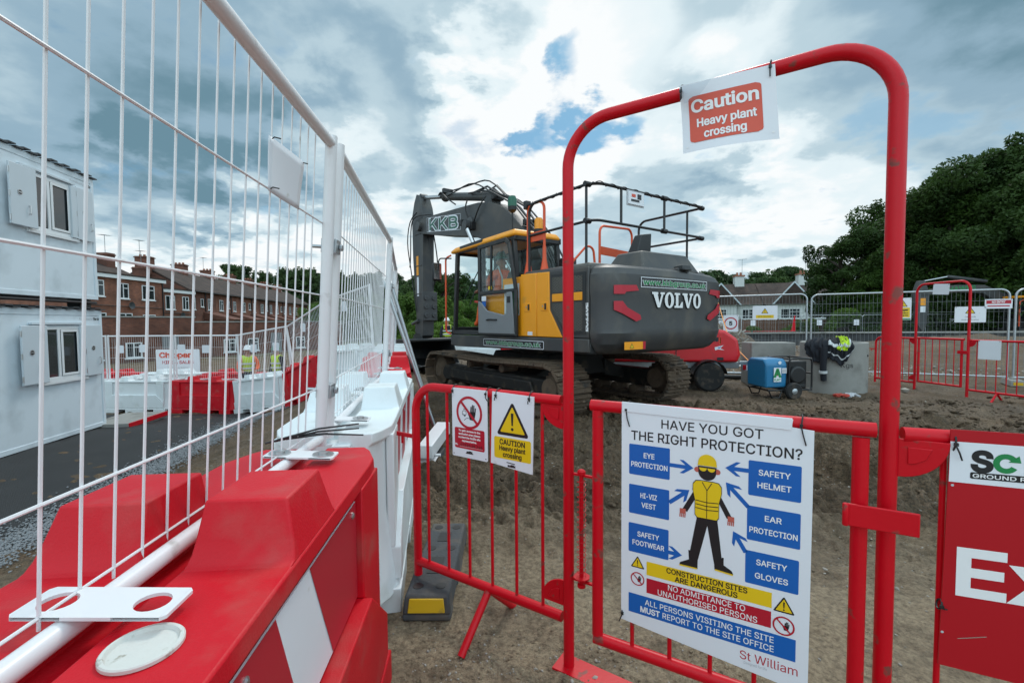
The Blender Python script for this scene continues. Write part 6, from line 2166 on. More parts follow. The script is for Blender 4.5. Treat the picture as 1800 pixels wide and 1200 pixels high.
m.box(-.18, -.3, .03, .2, .3, .06) if False else None
s_ = Sign(); s_.use('sign_white').rect(-.31, .31, -.17, .56, 2); s_.use('sign_green').txt('A', -.24, .465, .13, 3, w=.11, bold=.25).txt('PLANT', -.24, .345, .035, 3, w=.12, bold=.1)
s_.use('sign_red').flat([(-.255, .43), (-.225, .43), (-.24, .41)], 4)
s_.use('sign_white').rect(-.155, .46, -.07, .55, 2); s_.use('sign_grey').rect(-.15, .47, -.075, .535, 3); s_.use('sign_white').flat(circ(-.2, .645, .03, 12), 2)
s_.v = [(a, -.281 - (.0 if b > -.5 else 0) + b, c_) for a, b, c_ in s_.v]
s_.build('sticker', None, t, smooth=False)

# red compressor behind the excavator
t = thing('compressor', 'red towable compressor parked behind the excavator', 'compressor', (3.55, 9.75, 0), R(-6))
m = MB()
pf = [(-1.6, .55), (1.02, .55), (1.08, .7), (1.02, 1.02), (.78, 1.2), (.4, 1.25), (-.8, 1.22), (-1.5, 1.0), (-1.62, .8)]
rings = []
for y, k in ((-.66, .9), (-.6, .98), (-.35, 1.0), (.35, 1.0), (.6, .98), (.66, .9)):
    rings.append([(x * (.5 + .5 * k), y, .85 + (z - .85) * k) for x, z in pf])
m.loft(rings); m.build('canopy', 'compressor_red', t, bevel=.03, seg=3)
q = MB(); q.box(-.9, -.668, .86, .3, -.655, .875); q.box(-.2, -.668, .6, -.185, -.655, 1.15); q.box(.35, -.67, .98, .62, -.655, 1.06); q.build('seam', 'vol_black', t)
q = Sign(); q.use('sign_white').flat([(.55, .86), (.72, .9), (.66, .84), (.74, .8), (.62, .82), (.56, .8)], 1); q.use('sign_blue').flat([(.6, .855), (.68, .87), (.64, .835)], 2)
q.v = [(a, b - .662, c_) for a, b, c_ in q.v]; q.build('emblem', None, t, smooth=False)
q = MB(); q.box(.6, -.668, .6, .72, -.655, .66); q.build('vent', 'vol_black', t)
m = MB(); m.box(-1.5, -.45, .42, 1.1, .45, .55); m.tube([(-1.5, 0, .48), (-2.6, 0, .45)], .05, 8); m.tube([(.9, -.5, .55), (.9, -.5, 1.05)], .015, 6)
m.build('chassis', 'galv', t, bevel=.01)
for y in (-.72, .72):
    w = MB().lathe([(.16, -.09), (.25, -.1), (.285, -.07), (.285, .07), (.25, .1), (.16, .09)], 30, 'Y', (.42, y, .28)).build('wheel', 'tyre', t)
    q = MB().lathe([(.0, -.06), (.06, -.07), (.16, -.05), (.17, .05), (.06, .06), (0, .06)], 20, 'Y', (.42, y, .28)); q.build('rim', 'chassis_black', w)
    g = MB()
    pts = [(.42 + .33 * math.cos(R(a)), .28 + .33 * math.sin(R(a))) for a in range(10, 171, 16)]
    for i in range(len(pts) - 1):
        (x0, z0), (x1, z1) = pts[i], pts[i + 1]
        g.prism([(x0, y - .12, z0), (x1, y - .12, z1), (x1, y + .12, z1), (x0, y + .12, z0)], (0, 0, .015))
    g.build('mudguard', 'vol_black', t)
m = MB(); m.box(.95, -.85, .52, 1.45, -.81, .60); m.box(1.0, -.84, .42, 1.4, -.80, .56)
lb = m.build('light_board', 'galv', t, bevel=.008)
q = MB(); q.box(1.06, -.846, .42, 1.36, -.842, .545); q.build('number_plate', 'sign_white', lb, smooth=False)
for x in (1.05, 1.37): q = MB(); q.box(x - .03, -.855, .43, x + .035, -.842, .53); q.build('tail_light', 'exclusion_red', lb, bevel=.006)

# orange lead from the fence top down to the generator
pts = [(5.5, 12.28, 2.0), (5.46, 12.0, 1.75), (5.2, 11.0, 1.1), (5.0, 10.4, .88), (4.75, 9.3, .66), (4.48, 8.5, .58), (4.46, 8.28, .5)]
k2 = [Vector(p) for p in pts]
for _ in range(3):
    k3 = []
    for i in range(len(k2) - 1): k3 += [k2[i] * .75 + k2[i + 1] * .25, k2[i] * .25 + k2[i + 1] * .75]
    k2 = [k2[0]] + k3 + [k2[-1]]
tag(MB().tube(k2, .012, 7).build('extension_lead', 'cable_orange'), 'orange extension lead running from the fence top down to the generator', 'cable')
# pipe and scaffold tube lying by the fence
tag(MB().tube([(3.6, 11.6, .12), (6.0, 10.9, .1)], .03, 10).build('steel_tube', 'galv'), 'pale steel tube lying on the ground left of the generator', 'pipe')
tag(MB().tube([(3.3, 11.3, .06), (5.4, 10.7, .05)], .055, 12).build('black_pipe', 'hose'), 'black plastic pipe lying below the steel tube', 'pipe')
# red rope and rags by the ring
t = thing('rope_heap', 'heap of red rope and grey rag on the mud beside the concrete ring', 'rope', (5.93, 8.05, .02))
rs = random.Random(8)
for mt, nm, ox, nn in (('rope_red', 'rope', -.1, 26), ('sign_grey', 'rag', .12, 14)):
    p = [Vector((ox + rs.uniform(-.14, .14), rs.uniform(-.1, .1), rs.uniform(.0, .06))) for _ in range(nn)]
    for _ in range(2):
        q2 = []
        for i in range(len(p) - 1): q2 += [p[i] * .75 + p[i + 1] * .25, p[i] * .25 + p[i + 1] * .75]
        p = q2
    MB().tube(p, .017 if nm == 'rope' else .022, 6).build(nm, mt, t)
m = MB().lathe([(0, -.05), (.05, -.03), (.07, .02), (.0, .05)], 10, 'Z', (7.48, 8.62, .04)); 
tag(m.build('stone', 'stone_light'), 'pale stone lying at the foot of the far gate', 'stone')

# far red hoop gate and its barriers
FGL, FGR = Vector((8.08, 9.1, -.08)), Vector((8.16, 8.12, -.08))
frz = math.atan2(FGR.y - FGL.y, FGR.x - FGL.x)
fg = copy_thing(gate, FGL, frz, 'far red hoop gate in front of the grey fence on the right')
fl = steel_barrier('red steel barrier on the left of the far hoop gate', .87, 6); fl.location = FGL; fl.rotation_euler = (0, 0, math.atan2(.85, -.1))
fr_ = steel_barrier('red steel barrier on the right of the far hoop gate, with a white sheet', .86, 6); fr_.location = FGR; fr_.rotation_euler = (0, 0, math.atan2(-.78, .26))
fb = steel_barrier('red steel barrier running out of the picture at the far right', 1.8, 10); fb.location = Vector((8.55, 7.25, -.08)); fb.rotation_euler = (0, 0, R(-40))

def board(name, label, origin, ang, w, h, fn, cat='sign', tilt=0.0, off=.03, mats='sign_white'):
    t = sign_thing(name, label, origin, ang, cat, tilt, off)
    sign_panel(t, rrect(-w / 2, -h / 2, w / 2, h / 2, min(w, h) * .05), mats=mats)
    if fn:
        g = Sign(); fn(g); g.build('printed_graphics', None, t, smooth=False)
    for sx in (-1, 1):
        k = MB().tube([(sx * w * .44, -.004, h * .44), (sx * w * .45, -.012, h * .47), (sx * w * .44, off * .9, h * .47)], .003, 5)
        k.build('cable_tie', 'black_plastic', t)
    return t
v = (FGR - FGL)
board('gate_sheet', 'small blank sheet hanging under the top of the far hoop gate', FGL + v * .5 + Vector((0, 0, 2.03)), frz, .30, .2, None, tilt=R(4))
fd = math.atan2(-.78, .26)
board('barrier_sheet', 'blank white sheet hanging on the right barrier of the far gate', FGR + Vector((math.cos(fd), math.sin(fd), 0)) * .3 + Vector((0, 0, .93)), fd, .3, .33, None)
pa, pb = Vector((7.36, 11.2, 0)), Vector((10.42, 9.55, 0)); pang = math.atan2(pb.y - pa.y, pb.x - pa.x)
pc, pd = Vector((4.35, 13.0, 0)), Vector((7.28, 11.25, 0)); pang2 = math.atan2(pd.y - pc.y, pd.x - pc.x)
def danger(g):
    g.warning(.0, .05, .17, 1)
    g.use('sign_yellow').rect(-.125, -.19, .125, .03, 1, .01)
    g.use('sign_black').txt('Danger', 0, -.02, .042, 2, w=.19, bold=.15).txt('Demolition', 0, -.09, .03, 2, w=.19, bold=.1).txt('in progress', 0, -.14, .03, 2, w=.19, bold=.1)
    g.use('sign_green').rect(-.14, -.245, .14, -.215, 1)
board('danger_sign', 'white and yellow Danger sign on the grey fence left of the far hoop gate', pa + (pb - pa) * .5 + Vector((0, 0, 1.62)), pang, .3, .5, danger)
def caut(g):
    g.warning(0, .02, .17, 1)
    g.use('sign_black').txt('CAUTION', 0, -.05, .03, 1, w=.17).txt('deep excavation', 0, -.11, .025, 1, w=.28)
board('notice_sign', 'white sign with small yellow triangle on the grey fence right of the far gate', pa + (pb - pa) * .825 + Vector((0, 0, 1.48)), pang, .5, .34, caut)
def redn(g):
    g.use('sign_red').rect(-.19, .0, .19, .075, 1).rect(-.17, -.06, .17, -.035, 1)
    g.use('lettering_white').txt('NO ENTRY', 0, .038, .04, 2, w=.2, bold=.1)
board('notice_sign', 'small red and white notice near the top right of the grey fence panel', pa + (pb - pa) * .95 + Vector((0, 0, 1.7)), pang, .42, .2, redn)
def five(g):
    g.use('sign_red').ring(0, 0, .13, .16, 1); g.use('sign_black').txt('5', 0, .0, .1, 1, w=.065, bold=.16)
board('speed_sign', 'white speed limit sign with 5 in a red ring on the grey fence', pc + (pd - pc) * .504 + Vector((0, 0, 1.31)), pang2, .36, .44, five)
def warn2(g):
    g.warning(0, -.02, .16, 1); g.use('sign_yellow').rect(-.2, -.14, .2, -.06, 1); g.use('sign_black').txt('SITE TRAFFIC', 0, -.1, .035, 2, w=.3)
board('warning_sign', 'wide white sign with a pale yellow triangle beside the speed limit sign', pc + (pd - pc) * .735 + Vector((0, 0, 1.58)), pang2, .56, .36, warn2)
for i, (k, s_) in enumerate(((1, .3), (1, .75), (2, .2), (3, .3), (3, .9), (5, .4))):
    a, b = Vector((*ia[k], 0)), Vector((*ia[k + 1], 0)); p = a + (b - a) * s_
    tg = board('fence_tag', 'small white tag hanging on the far row of grey fence', p + Vector((0, 0, gz(p.x, p.y) + 1.55)), math.atan2(b.y - a.y, b.x - a.x), .3, .34, None)
    tg['group'] = 'tags on the far grey fence'

# second excavator, far right, facing left
E2 = thing('excavator', 'dark excavator working far off at the right beyond the grey fence', 'excavator', (28.5, 25.2, -.35), R(80))
def p2(m, n, mt=None, **k): return m.build(n, mt, E2, **k)
for cxx in (-1.15, 1.15):
    m = MB(); m.prism([(cxx - .3, y, z) for y, z in ((-1.8, .1), (1.8, .1), (2.15, .45), (1.8, .85), (-1.8, .85), (-2.15, .45))], (.6, 0, 0)); p2(m, 'track_chain', 'track_mud', bevel=.04)
m = MB(); m.box(-1.3, -2.6, 1.0, 1.3, 1.3, 1.2); m.box(-1.3, -2.7, 1.2, 1.3, -1.6, 2.1); m.box(.3, -1.6, 1.2, 1.3, 1.0, 1.9); p2(m, 'body', 'vol_grey', bevel=.06)
m = MB(); m.box(-1.32, -1.6, 1.2, -.3, -.3, 2.1); p2(m, 'side_panel', 'vol_yellow', bevel=.03)
m = MB(); m.box(-1.3, -.2, 1.2, -.35, 1.4, 1.7)
for x, y in ((-1.26, -.16), (-.39, -.16), (-1.26, 1.36), (-.39, 1.36)): m.box(x - .04, y - .04, 1.7, x + .04, y + .04, 2.8)
p2(m, 'cab', 'vol_dark', bevel=.02)
m = MB(); m.box(-1.33, -.25, 2.8, -.32, 1.45, 2.92); p2(m, 'cab_roof', 'vol_yellow', bevel=.03)
m = MB(); m.box(-1.28, -.1, 1.72, -1.27, 1.3, 2.78); p2(m, 'window', 'glass_dark', smooth=False)
m = MB().prism([(-.2, y, z) for y, z in ((.1, 1.6), (-.1, 2.1), (1.0, 3.0), (2.2, 3.6), (3.6, 3.62), (5.2, 3.3), (5.25, 3.05), (3.5, 3.2), (2.3, 3.14), (1.4, 2.5), (.5, 1.6))], (.4, 0, 0)); bm2 = p2(m, 'boom', 'boom_grey', bevel=.03)
s_ = Sign(); s_.use('sign_green').txt('HAWES', 0, 0, .26, 1, w=1.3, bold=.1); s_.v = [(-.205 + b, 3.3 - a, 3.42 + c_ + a * .05) for a, b, c_ in s_.v]; s_.build('name_lettering', None, bm2, smooth=False)
m = MB().prism([(-.17, y, z) for y, z in ((4.85, 3.2), (5.1, 3.9), (5.35, 3.9), (5.55, 3.3), (5.4, 1.4), (5.1, .9), (4.95, 1.4))], (.34, 0, 0)); ar2 = p2(m, 'arm', 'boom_grey', bevel=.02)
q = MB(); q.use('vol_yellow').box(-.18, 5.05, 2.5, -.17, 5.3, 2.9); q.use('sign_white').box(-.18, 5.05, 2.1, -.17, 5.3, 2.45); q.build('sticker', None, ar2, smooth=False)
m = MB(); m.use('boom_grey').tube([(0, 2.0, 3.8), (0, 3.9, 4.1)], .1, 10); m.use('chrome').tube([(0, 3.9, 4.1), (0, 5.2, 3.85)], .05, 8); p2(m, 'arm_cylinder')
m = MB().prism([(-.5, y, z) for y, z in ((4.7, .75), (5.4, .85), (5.6, .5), (5.3, .1), (4.7, .0), (4.3, .25))], (1.0, 0, 0)); p2(m, 'bucket', 'vol_dark', bevel=.03)
m = MB().tube(fillet([(-1.3, 1.2, 2.7), (-1.45, 1.5, 2.6), (-1.45, 1.5, 1.3)], .1), .03, 6); p2(m, 'handrail', 'safety_orange')
# loose bucket lying behind the fence, and low red mesh barriers
t = thing('digger_bucket', 'rusty spare digger bucket resting on the ground behind the grey fence', 'bucket', (18.6, 25.6, gz(18.6, 25.6) + .3), R(20))
m = MB().prism([(-.8, y, z) for y, z in ((-.5, .7), (.5, .75), (.7, .3), (.3, -.1), (-.5, -.1), (-.8, .2))], (1.6, 0, 0))
m.build('shell', 'track_mud', t, bevel=.04)
m = MB()
for x in (-.2, .15): m.prism([(x, y, z) for y, z in ((-.3, .7), (.3, .73), (.15, 1.0), (-.15, 1.0))], (.06, 0, 0))
m.build('ears', 'chassis_black', t)
for i, (x, y) in enumerate(((11.5, 24.0), (13.6, 23.6))):
    t = thing('mesh_barrier', ('low red mesh barrier behind the sheet wall, left one' if i == 0 else 'low red mesh barrier behind the sheet wall with a red pennant post'), 'barrier', (x, y, gz(x, y)), R(-8))
    m = MB().tube([(-1, 0, .02), (-1, 0, 1.15), (1, 0, 1.15), (1, 0, .02)], .025, 6)
    for k in range(9): m.tube([(-1 + .22 * k, 0, .1), (-1 + .22 * k, 0, 1.15)], .01, 4)
    m.build('frame', 'red_paint', t)
    if i: q = MB(); q.prism([(.82, 0, 1.15), (1.02, 0, 1.15), (1.0, 0, 1.95), (.96, 0, 1.95)], (0, .03, 0)); q.build('pennant', 'red_paint', t)

# grey panels leaning against the white fence
LG = 'galvanised fence panels leaning on the white fence'
for i, (x0, y0, x1, y1, ln) in enumerate(((-.98, 5.75, -1.8, 9.1, .27), (-.92, 5.55, -1.74, 8.9, .31))):
    o = copy_thing(gp, (0, 0, 0))
    a, b = Vector((x0, y0, 0)), Vector((x1, y1, 0)); c = (a + b) / 2
    ang = math.atan2(b.y - a.y, b.x - a.x)
    o.rotation_mode = 'QUATERNION'
    o.rotation_quaternion = (Matrix.Rotation(ang, 4, 'Z') @ Matrix.Rotation(-ln * -1.0, 4, 'X') if False else Matrix.Rotation(ang, 4, 'Z') @ Matrix.Rotation(-ln, 4, 'X')).to_quaternion()
    o.location = (c.x, c.y, .0)
    o.scale = (1, 1, 1)
    o['group'] = LG
    o['label'] = ('grey fence panel leaning against the white fence, the inner of two' if i == 0 else 'grey fence panel leaning against the white fence, the outer one nearest the excavator')

# ---------------------------------------------------------------- site cabins
def cabin(label, far, z0, hgt, dz_win, Ln=6.1):
    """local x along the long side (far end at 0), the side facing the path is y = 0"""
    t = thing('site_cabin', label, 'site cabin', far, R(99.7))
    W = 2.6
    m = MB()
    m.box(-Ln, 0, 0, 0, W, hgt)
    m.box(-Ln - .004, -.012, 0, .006, .05, .09); m.box(-.07, -.012, .09, .006, .05, hgt - .02); m.box(-Ln, -.01, hgt - .12, 0, .05, hgt - .02)
    m.build('wall', 'cabin_blue', t, bevel=.006)
    m = MB(); n = 84
    for i in range(n):
        x0, x1 = -Ln - .05 + (Ln + .1) * i / n, -Ln - .05 + (Ln + .1) * (i + 1) / n
        zz = hgt + (.03 if i % 4 < 2 else .0)
        m.box(x0, -.06, zz, x1, W + .05, zz + .022)
    m.build('roof', 'dark_roof', t, smooth=False)
    for wx in (-1.12, -4.6):
        z1 = dz_win; z0w = dz_win - 1.02
        fr = MB()
        for a in ((wx - .48, z0w, wx + .48, z0w + .06), (wx - .48, z1 - .06, wx + .48, z1), (wx - .48, z0w + .06, wx - .42, z1 - .06), (wx + .42, z0w + .06, wx + .48, z1 - .06), (wx - .1, z0w + .06, wx - .04, z1 - .06)):
            fr.box(a[0], -.03, a[1], a[2], .02, a[3])
        for a in ((wx - .035, z0w + .065, wx + .415, z0w + .11), (wx - .035, z1 - .11, wx + .415, z1 - .065), (wx - .035, z0w + .11, wx + .015, z1 - .11), (wx + .36, z0w + .11, wx + .415, z1 - .11)):
            fr.box(a[0], -.042, a[1], a[2], -.031, a[3])
        fr.box(wx - .56, -.05, z0w - .07, wx + .62, .0, z0w - .005)
        w = fr.build('window', 'upvc', t, bevel=.005)
        q = MB(); q.box(wx - .42, -.012, z0w + .06, wx + .42, -.008, z1 - .06); q.build('pane', 'glass_dark', w, smooth=False)
        q = MB(); q.box(wx - .36, -.0075, z0w + .1, wx - .2, -.005, z1 - .1) if False else q.box(wx + .42, -.07, z0w, wx + .56, -.0, z1); q.build('shutter_post', 'shutter', w, bevel=.004)
        q = MB(); q.box(wx - .7, -.06, z1 + .04, wx + .55, -.0, z1 + .075); q.build('drip_bar', 'shutter', w)
        for sx, x0, x1 in ((-1, wx - .98, wx - .44), (1, wx + .56, wx + 1.0)):
            s_ = MB(); s_.box(x0, -.11 if sx < 0 else -.07, z0w - .01, x1, -.075 if sx < 0 else -.035, z1 + .02)
            yy = -.11 if sx < 0 else -.07
            sh = s_.build('shutter', 'shutter', t, bevel=.008)
            q = MB(); q.use('steel').lathe([(.05, -.006), (.05, .0)], 18, 'Y', (x0 + .19, yy, z0w + .56)); q.use('sign_black').lathe([(.036, -.008), (.036, -.0062)], 16, 'Y', (x0 + .19, yy, z0w + .56)); q.use('steel').box(x0 + .155, yy - .011, z0w + .55, x0 + .225, yy - .008, z0w + .57)
            q.build('lock', None, sh)
            q = MB().tube(fillet([(x0 + .36, yy, z0w + .36), (x0 + .36, yy - .03, z0w + .36), (x0 + .36, yy - .03, z0w + .22), (x0 + .36, yy, z0w + .22)], .01), .009, 6); q.build('handle', 'steel', sh)
            q = MB()
            for zz in (.1, .5, .9): q.tube([(x0 if sx < 0 else x0 - .01, yy + .01, z0w + zz - .05), (x0 if sx < 0 else x0 - .01, yy + .01, z0w + zz + .05)], .014, 8)
            q.build('hinge', 'steel', sh)
    x = Sign(); x.use('sign_grey').txt('Konstructa', -.62, hgt - .19, .055, 1, w=.36, align='L'); x.use('vol_grey').txt('Fire Safe', -.23, hgt - .19, .055, 1, w=.2, align='L', bold=.1)
    x.v = [(a, b - .0015, c) for a, b, c in x.v]
    x.build('maker_lettering', None, t, smooth=False)
    return t
cabin('lower pale blue site cabin standing on the black matting', (-8.95, 9.93, -.80), -.8, 2.51, 2.17)
cabin('upper pale blue site cabin stacked on top of the lower one', (-8.93, 9.85, 1.93), 1.9, 2.56, 2.23)
t = thing('cabin_feet', 'dark timber packers under the lower site cabin', 'packers', (-8.95, 9.93, gz(-8.95, 9.9)), R(99.7))
for x in (-.4, -3.0, -5.6):
    m = MB(); m.box(x - .2, .1, -.1, x + .2, 2.5, .30); m.build('packer', 'timber', t)
t = thing('cabin_spacers', 'black steel spacers between the two stacked cabins', 'spacers', (-8.95, 9.93, 1.735), R(99.7))
for x in (-.3, -5.8):
    for y in (.2, 2.4): m = MB(); m.box(x - .15, y - .12, 0, x + .15, y + .12, .19); m.build('spacer', 'vol_black', t)
m = MB().tube([(-6.1, .02, .13), (-.1, .02, .13)], .03, 8); m.build('rail', 'vol_black', t)
t = thing('cabin_step', 'grey step with a red edge beside the lower cabin', 'step', (-9.0, 10.4, gz(-9, 10.4)), R(99))
m = MB(); m.use('concrete').box(-.6, -.5, 0, .8, .4, .14); m.use('red_paint').box(-.6, -.53, .05, .8, -.5, .15)
m.build('tread', None, t)

# ---------------------------------------------------------------- far row of barriers with mesh fence
row = [(-13.6, 13.1), (-11.62, 13.05), (-9.62, 12.95), (-7.62, 12.7), (-5.75, 11.9), (-4.1, 10.6), (-2.75, 9.05)]
RG = 'barriers in the far row beyond the matting'
RF = 'white mesh fence panels on the far row of barriers'
desc = ['white barrier in the far row, partly hidden by the lower cabin', 'white barrier in the far row just right of the lower cabin', 'red barrier in the far row behind the end of the matting',
        'white barrier in the far row directly in front of the two workers', 'red barrier in the far row just right of the two workers', 'white barrier at the near right end of the far row']
cols = 'wwrwrw'
def mid(a, b): return ((a[0] + b[0]) / 2, (a[1] + b[1]) / 2)
def place_between(src, a, b, label, group, length, zoff=0.0, copy=True):
    c = mid(a, b)
    za, zb = gz(*a), gz(*b)
    L_ = math.hypot(b[0] - a[0], b[1] - a[1])
    o = copy_thing(src, (c[0], c[1], (za + zb) / 2 + zoff), 0, label, group)
    o.rotation_mode = 'XYZ'
    o.rotation_euler = (0, -math.atan2(zb - za, L_), math.atan2(b[1] - a[1], b[0] - a[0]))
    o.scale = (L_ / length * .985, 1, 1)
    return o
plain_w = barrier_proto('white_plastic', board=False, cap=False, label=desc[1])
plain_r = barrier_proto('red_plastic', board=False, cap=False, label=desc[2])
used = {'w': False, 'r': False}
for i in range(6):
    src = plain_w if cols[i] == 'w' else plain_r
    place_between(src, row[i], row[i + 1], desc[i], RG, 2.2)
    if i < 6:
        lab = ['mesh panel over the white barrier partly hidden by the lower cabin', 'mesh panel over the white barrier right of the lower cabin', 'mesh panel over the red barrier behind the matting',
               'mesh panel over the white barrier in front of the two workers', 'mesh panel over the red barrier right of the workers', 'mesh panel over the white barrier at the near end of the far row'][i]
        o = place_between(p3, row[i], row[i + 1], 'white ' + lab, RF, 2.28, .915)
# second row behind
back = [(-14.2, 15.0), (-12.1, 14.9), (-10.0, 14.8), (-7.9, 14.6), (-5.9, 14.0)]
for i, c in enumerate('rwrr'):
    place_between(plain_w if c == 'w' else plain_r, back[i], back[i + 1], ['red barrier of the rear row seen low behind the first white one', 'white barrier of the rear row, its two humps above the front row', 'red barrier of the rear row behind the matting end', 'red barrier of the rear row just left of the workers'][i], 'barriers in the rear row', 2.2)
# barriers glimpsed under the excavator
under = [(-2.6, 20.5), (-.5, 20.6), (1.6, 20.4), (3.7, 20.0)]
for i, c in enumerate('wrw'):
    place_between(plain_w if c == 'w' else plain_r, under[i], under[i + 1], ['white barrier far off, seen under the excavator next to the yellow vest', 'red barrier far off, seen between the tracks and the deck', 'white barrier far off behind the excavator tracks'][i], 'barriers far behind the excavator', 2.2)
for o in (plain_w, plain_r):
    for ch in list(o.children): bpy.data.objects.remove(ch)
    bpy.data.objects.remove(o)
# little tags on the far mesh
for i, (k, s_, zz) in enumerate(((1, .2, 1.78), (1, .55, 1.8), (2, .12, 1.8), (2, .5, 1.78), (3, .3, 1.8), (3, .72, 1.78), (4, .3, 1.9), (5, .3, 1.85))):
    a, b = Vector((*row[k], 0)), Vector((*row[k + 1], 0)); p = a + (b - a) * s_
    tg = board('fence_tag', 'small white tag on the far white mesh fence', p + Vector((0, 0, gz(p.x, p.y) + zz)), math.atan2(b.y - a.y, b.x - a.x), .24, .22, None)
    tg['group'] = 'tags on the far white mesh fence'
# board standing behind the fence
def chip(g):
    g.use('sign_orange').txt('Chipper', -.1, .24, .2, 2, w=1.2, bold=.2)
    g.use('sign_red').txt('HIRE & SALES', 0, -.05, .12, 2, w=1.2, bold=.1)
    g.use('sign_grey').txt('site parking', 0, -.27, .08, 2, w=.8)
t = board('site_board', 'white advert board with red lettering standing behind the far mesh fence', (-13.6, 18.5, -.1), R(4), 1.7, .95, chip)
m = MB(); m.box(-.7, .01, -1.6, -.62, .06, -.4); m.box(.62, .01, -1.6, .7, .06, -.4); m.box(-.88, .008, -.5, .88, .03, .5)
m.build('frame', 'timber', t)

# workers
standing_worker('worker in orange hi-viz jacket, yellow vest and white hard hat behind the far barriers', (-8.15, 14.0, gz(-8.15, 14)), R(-140), 'hiviz_orange', 'worker_dark', 'helmet_white', (((-.27, .05, 1.15), (-.18, .22, 1.05)), ((.27, .03, 1.15), (.22, .2, 1.08))), 'hiviz_yellow')
standing_worker('worker in dark clothes, yellow vest and green hard hat behind the far barriers', (-7.3, 14.1, gz(-7.3, 14.1)), R(-205), 'navy_cloth', 'worker_dark', 'helmet_green', (((-.27, -.02, 1.14), (-.25, .05, .88)), ((.27, -.02, 1.14), (.26, .06, .88))), 'hiviz_yellow')
standing_worker('distant worker in yellow hi-viz vest and white hard hat seen left of the tracks', (-2.75, 19.3, gz(-2.75, 19.3)), R(20), 'navy_cloth', 'worker_dark', 'helmet_white', (((-.27, -.02, 1.14), (-.25, .05, .88)), ((.27, -.02, 1.14), (.26, .06, .88))), 'hiviz_yellow')

# ---------------------------------------------------------------- brick buildings on the left
def win(parent, x, z, w, h, y, rows=1, split=True):
    m = MB()
    m.box(x, y - .04, z, x + w, y + .02, z + .07); m.box(x, y - .04, z + h - .07, x + w, y + .02, z + h); m.box(x, y - .04, z + .07, x + .07, y + .02, z + h - .07); m.box(x + w - .07, y - .04, z + .07, x + w, y + .02, z + h - .07)
    if split: m.box(x + w * .45, y - .04, z + .07, x + w * .45 + .07, y + .02, z + h - .07); m.box(x + w * .45 + .07, y - .04, z + h * .66, x + w - .07, y + .02, z + h * .66 + .06)
    m.box(x - .08, y - .09, z - .09, x + w + .08, y + .0, z - .004)
    f = m.build('window', 'upvc', parent, smooth=False)
    q = MB(); q.box(x + .06, y - .01, z + .06, x + w - .06, y - .005, z + h - .06); q.build('pane', 'glass_dark', f, smooth=False)

def aerial(parent, x, y, z, h=1.8):
    m = MB(); m.tube([(x, y, z - .3), (x, y, z + h)], .025, 5); m.tube([(x - .6, y, z + h - .1), (x + .6, y, z + h - .02)], .015, 4)
    for k in range(7): m.tube([(x - .55 + .18 * k, y - .3, z + h - .1 + .013 * k), (x - .55 + .18 * k, y + .3, z + h - .1 + .013 * k)], .01, 4)
    m.build('aerial', 'galv_wire', parent)

def dish(parent, x, y, z):
    m = MB().lathe([(0, .1), (.2, .06), (.33, 0), (.33, -.015), (.2, .045), (0, .085)], 16, 'Y', (x, y - .3, z)); m.tube([(x, y, z - .1), (x, y - .25, z)], .02, 5)
    m.build('satellite_dish', 'dark_roof', parent)

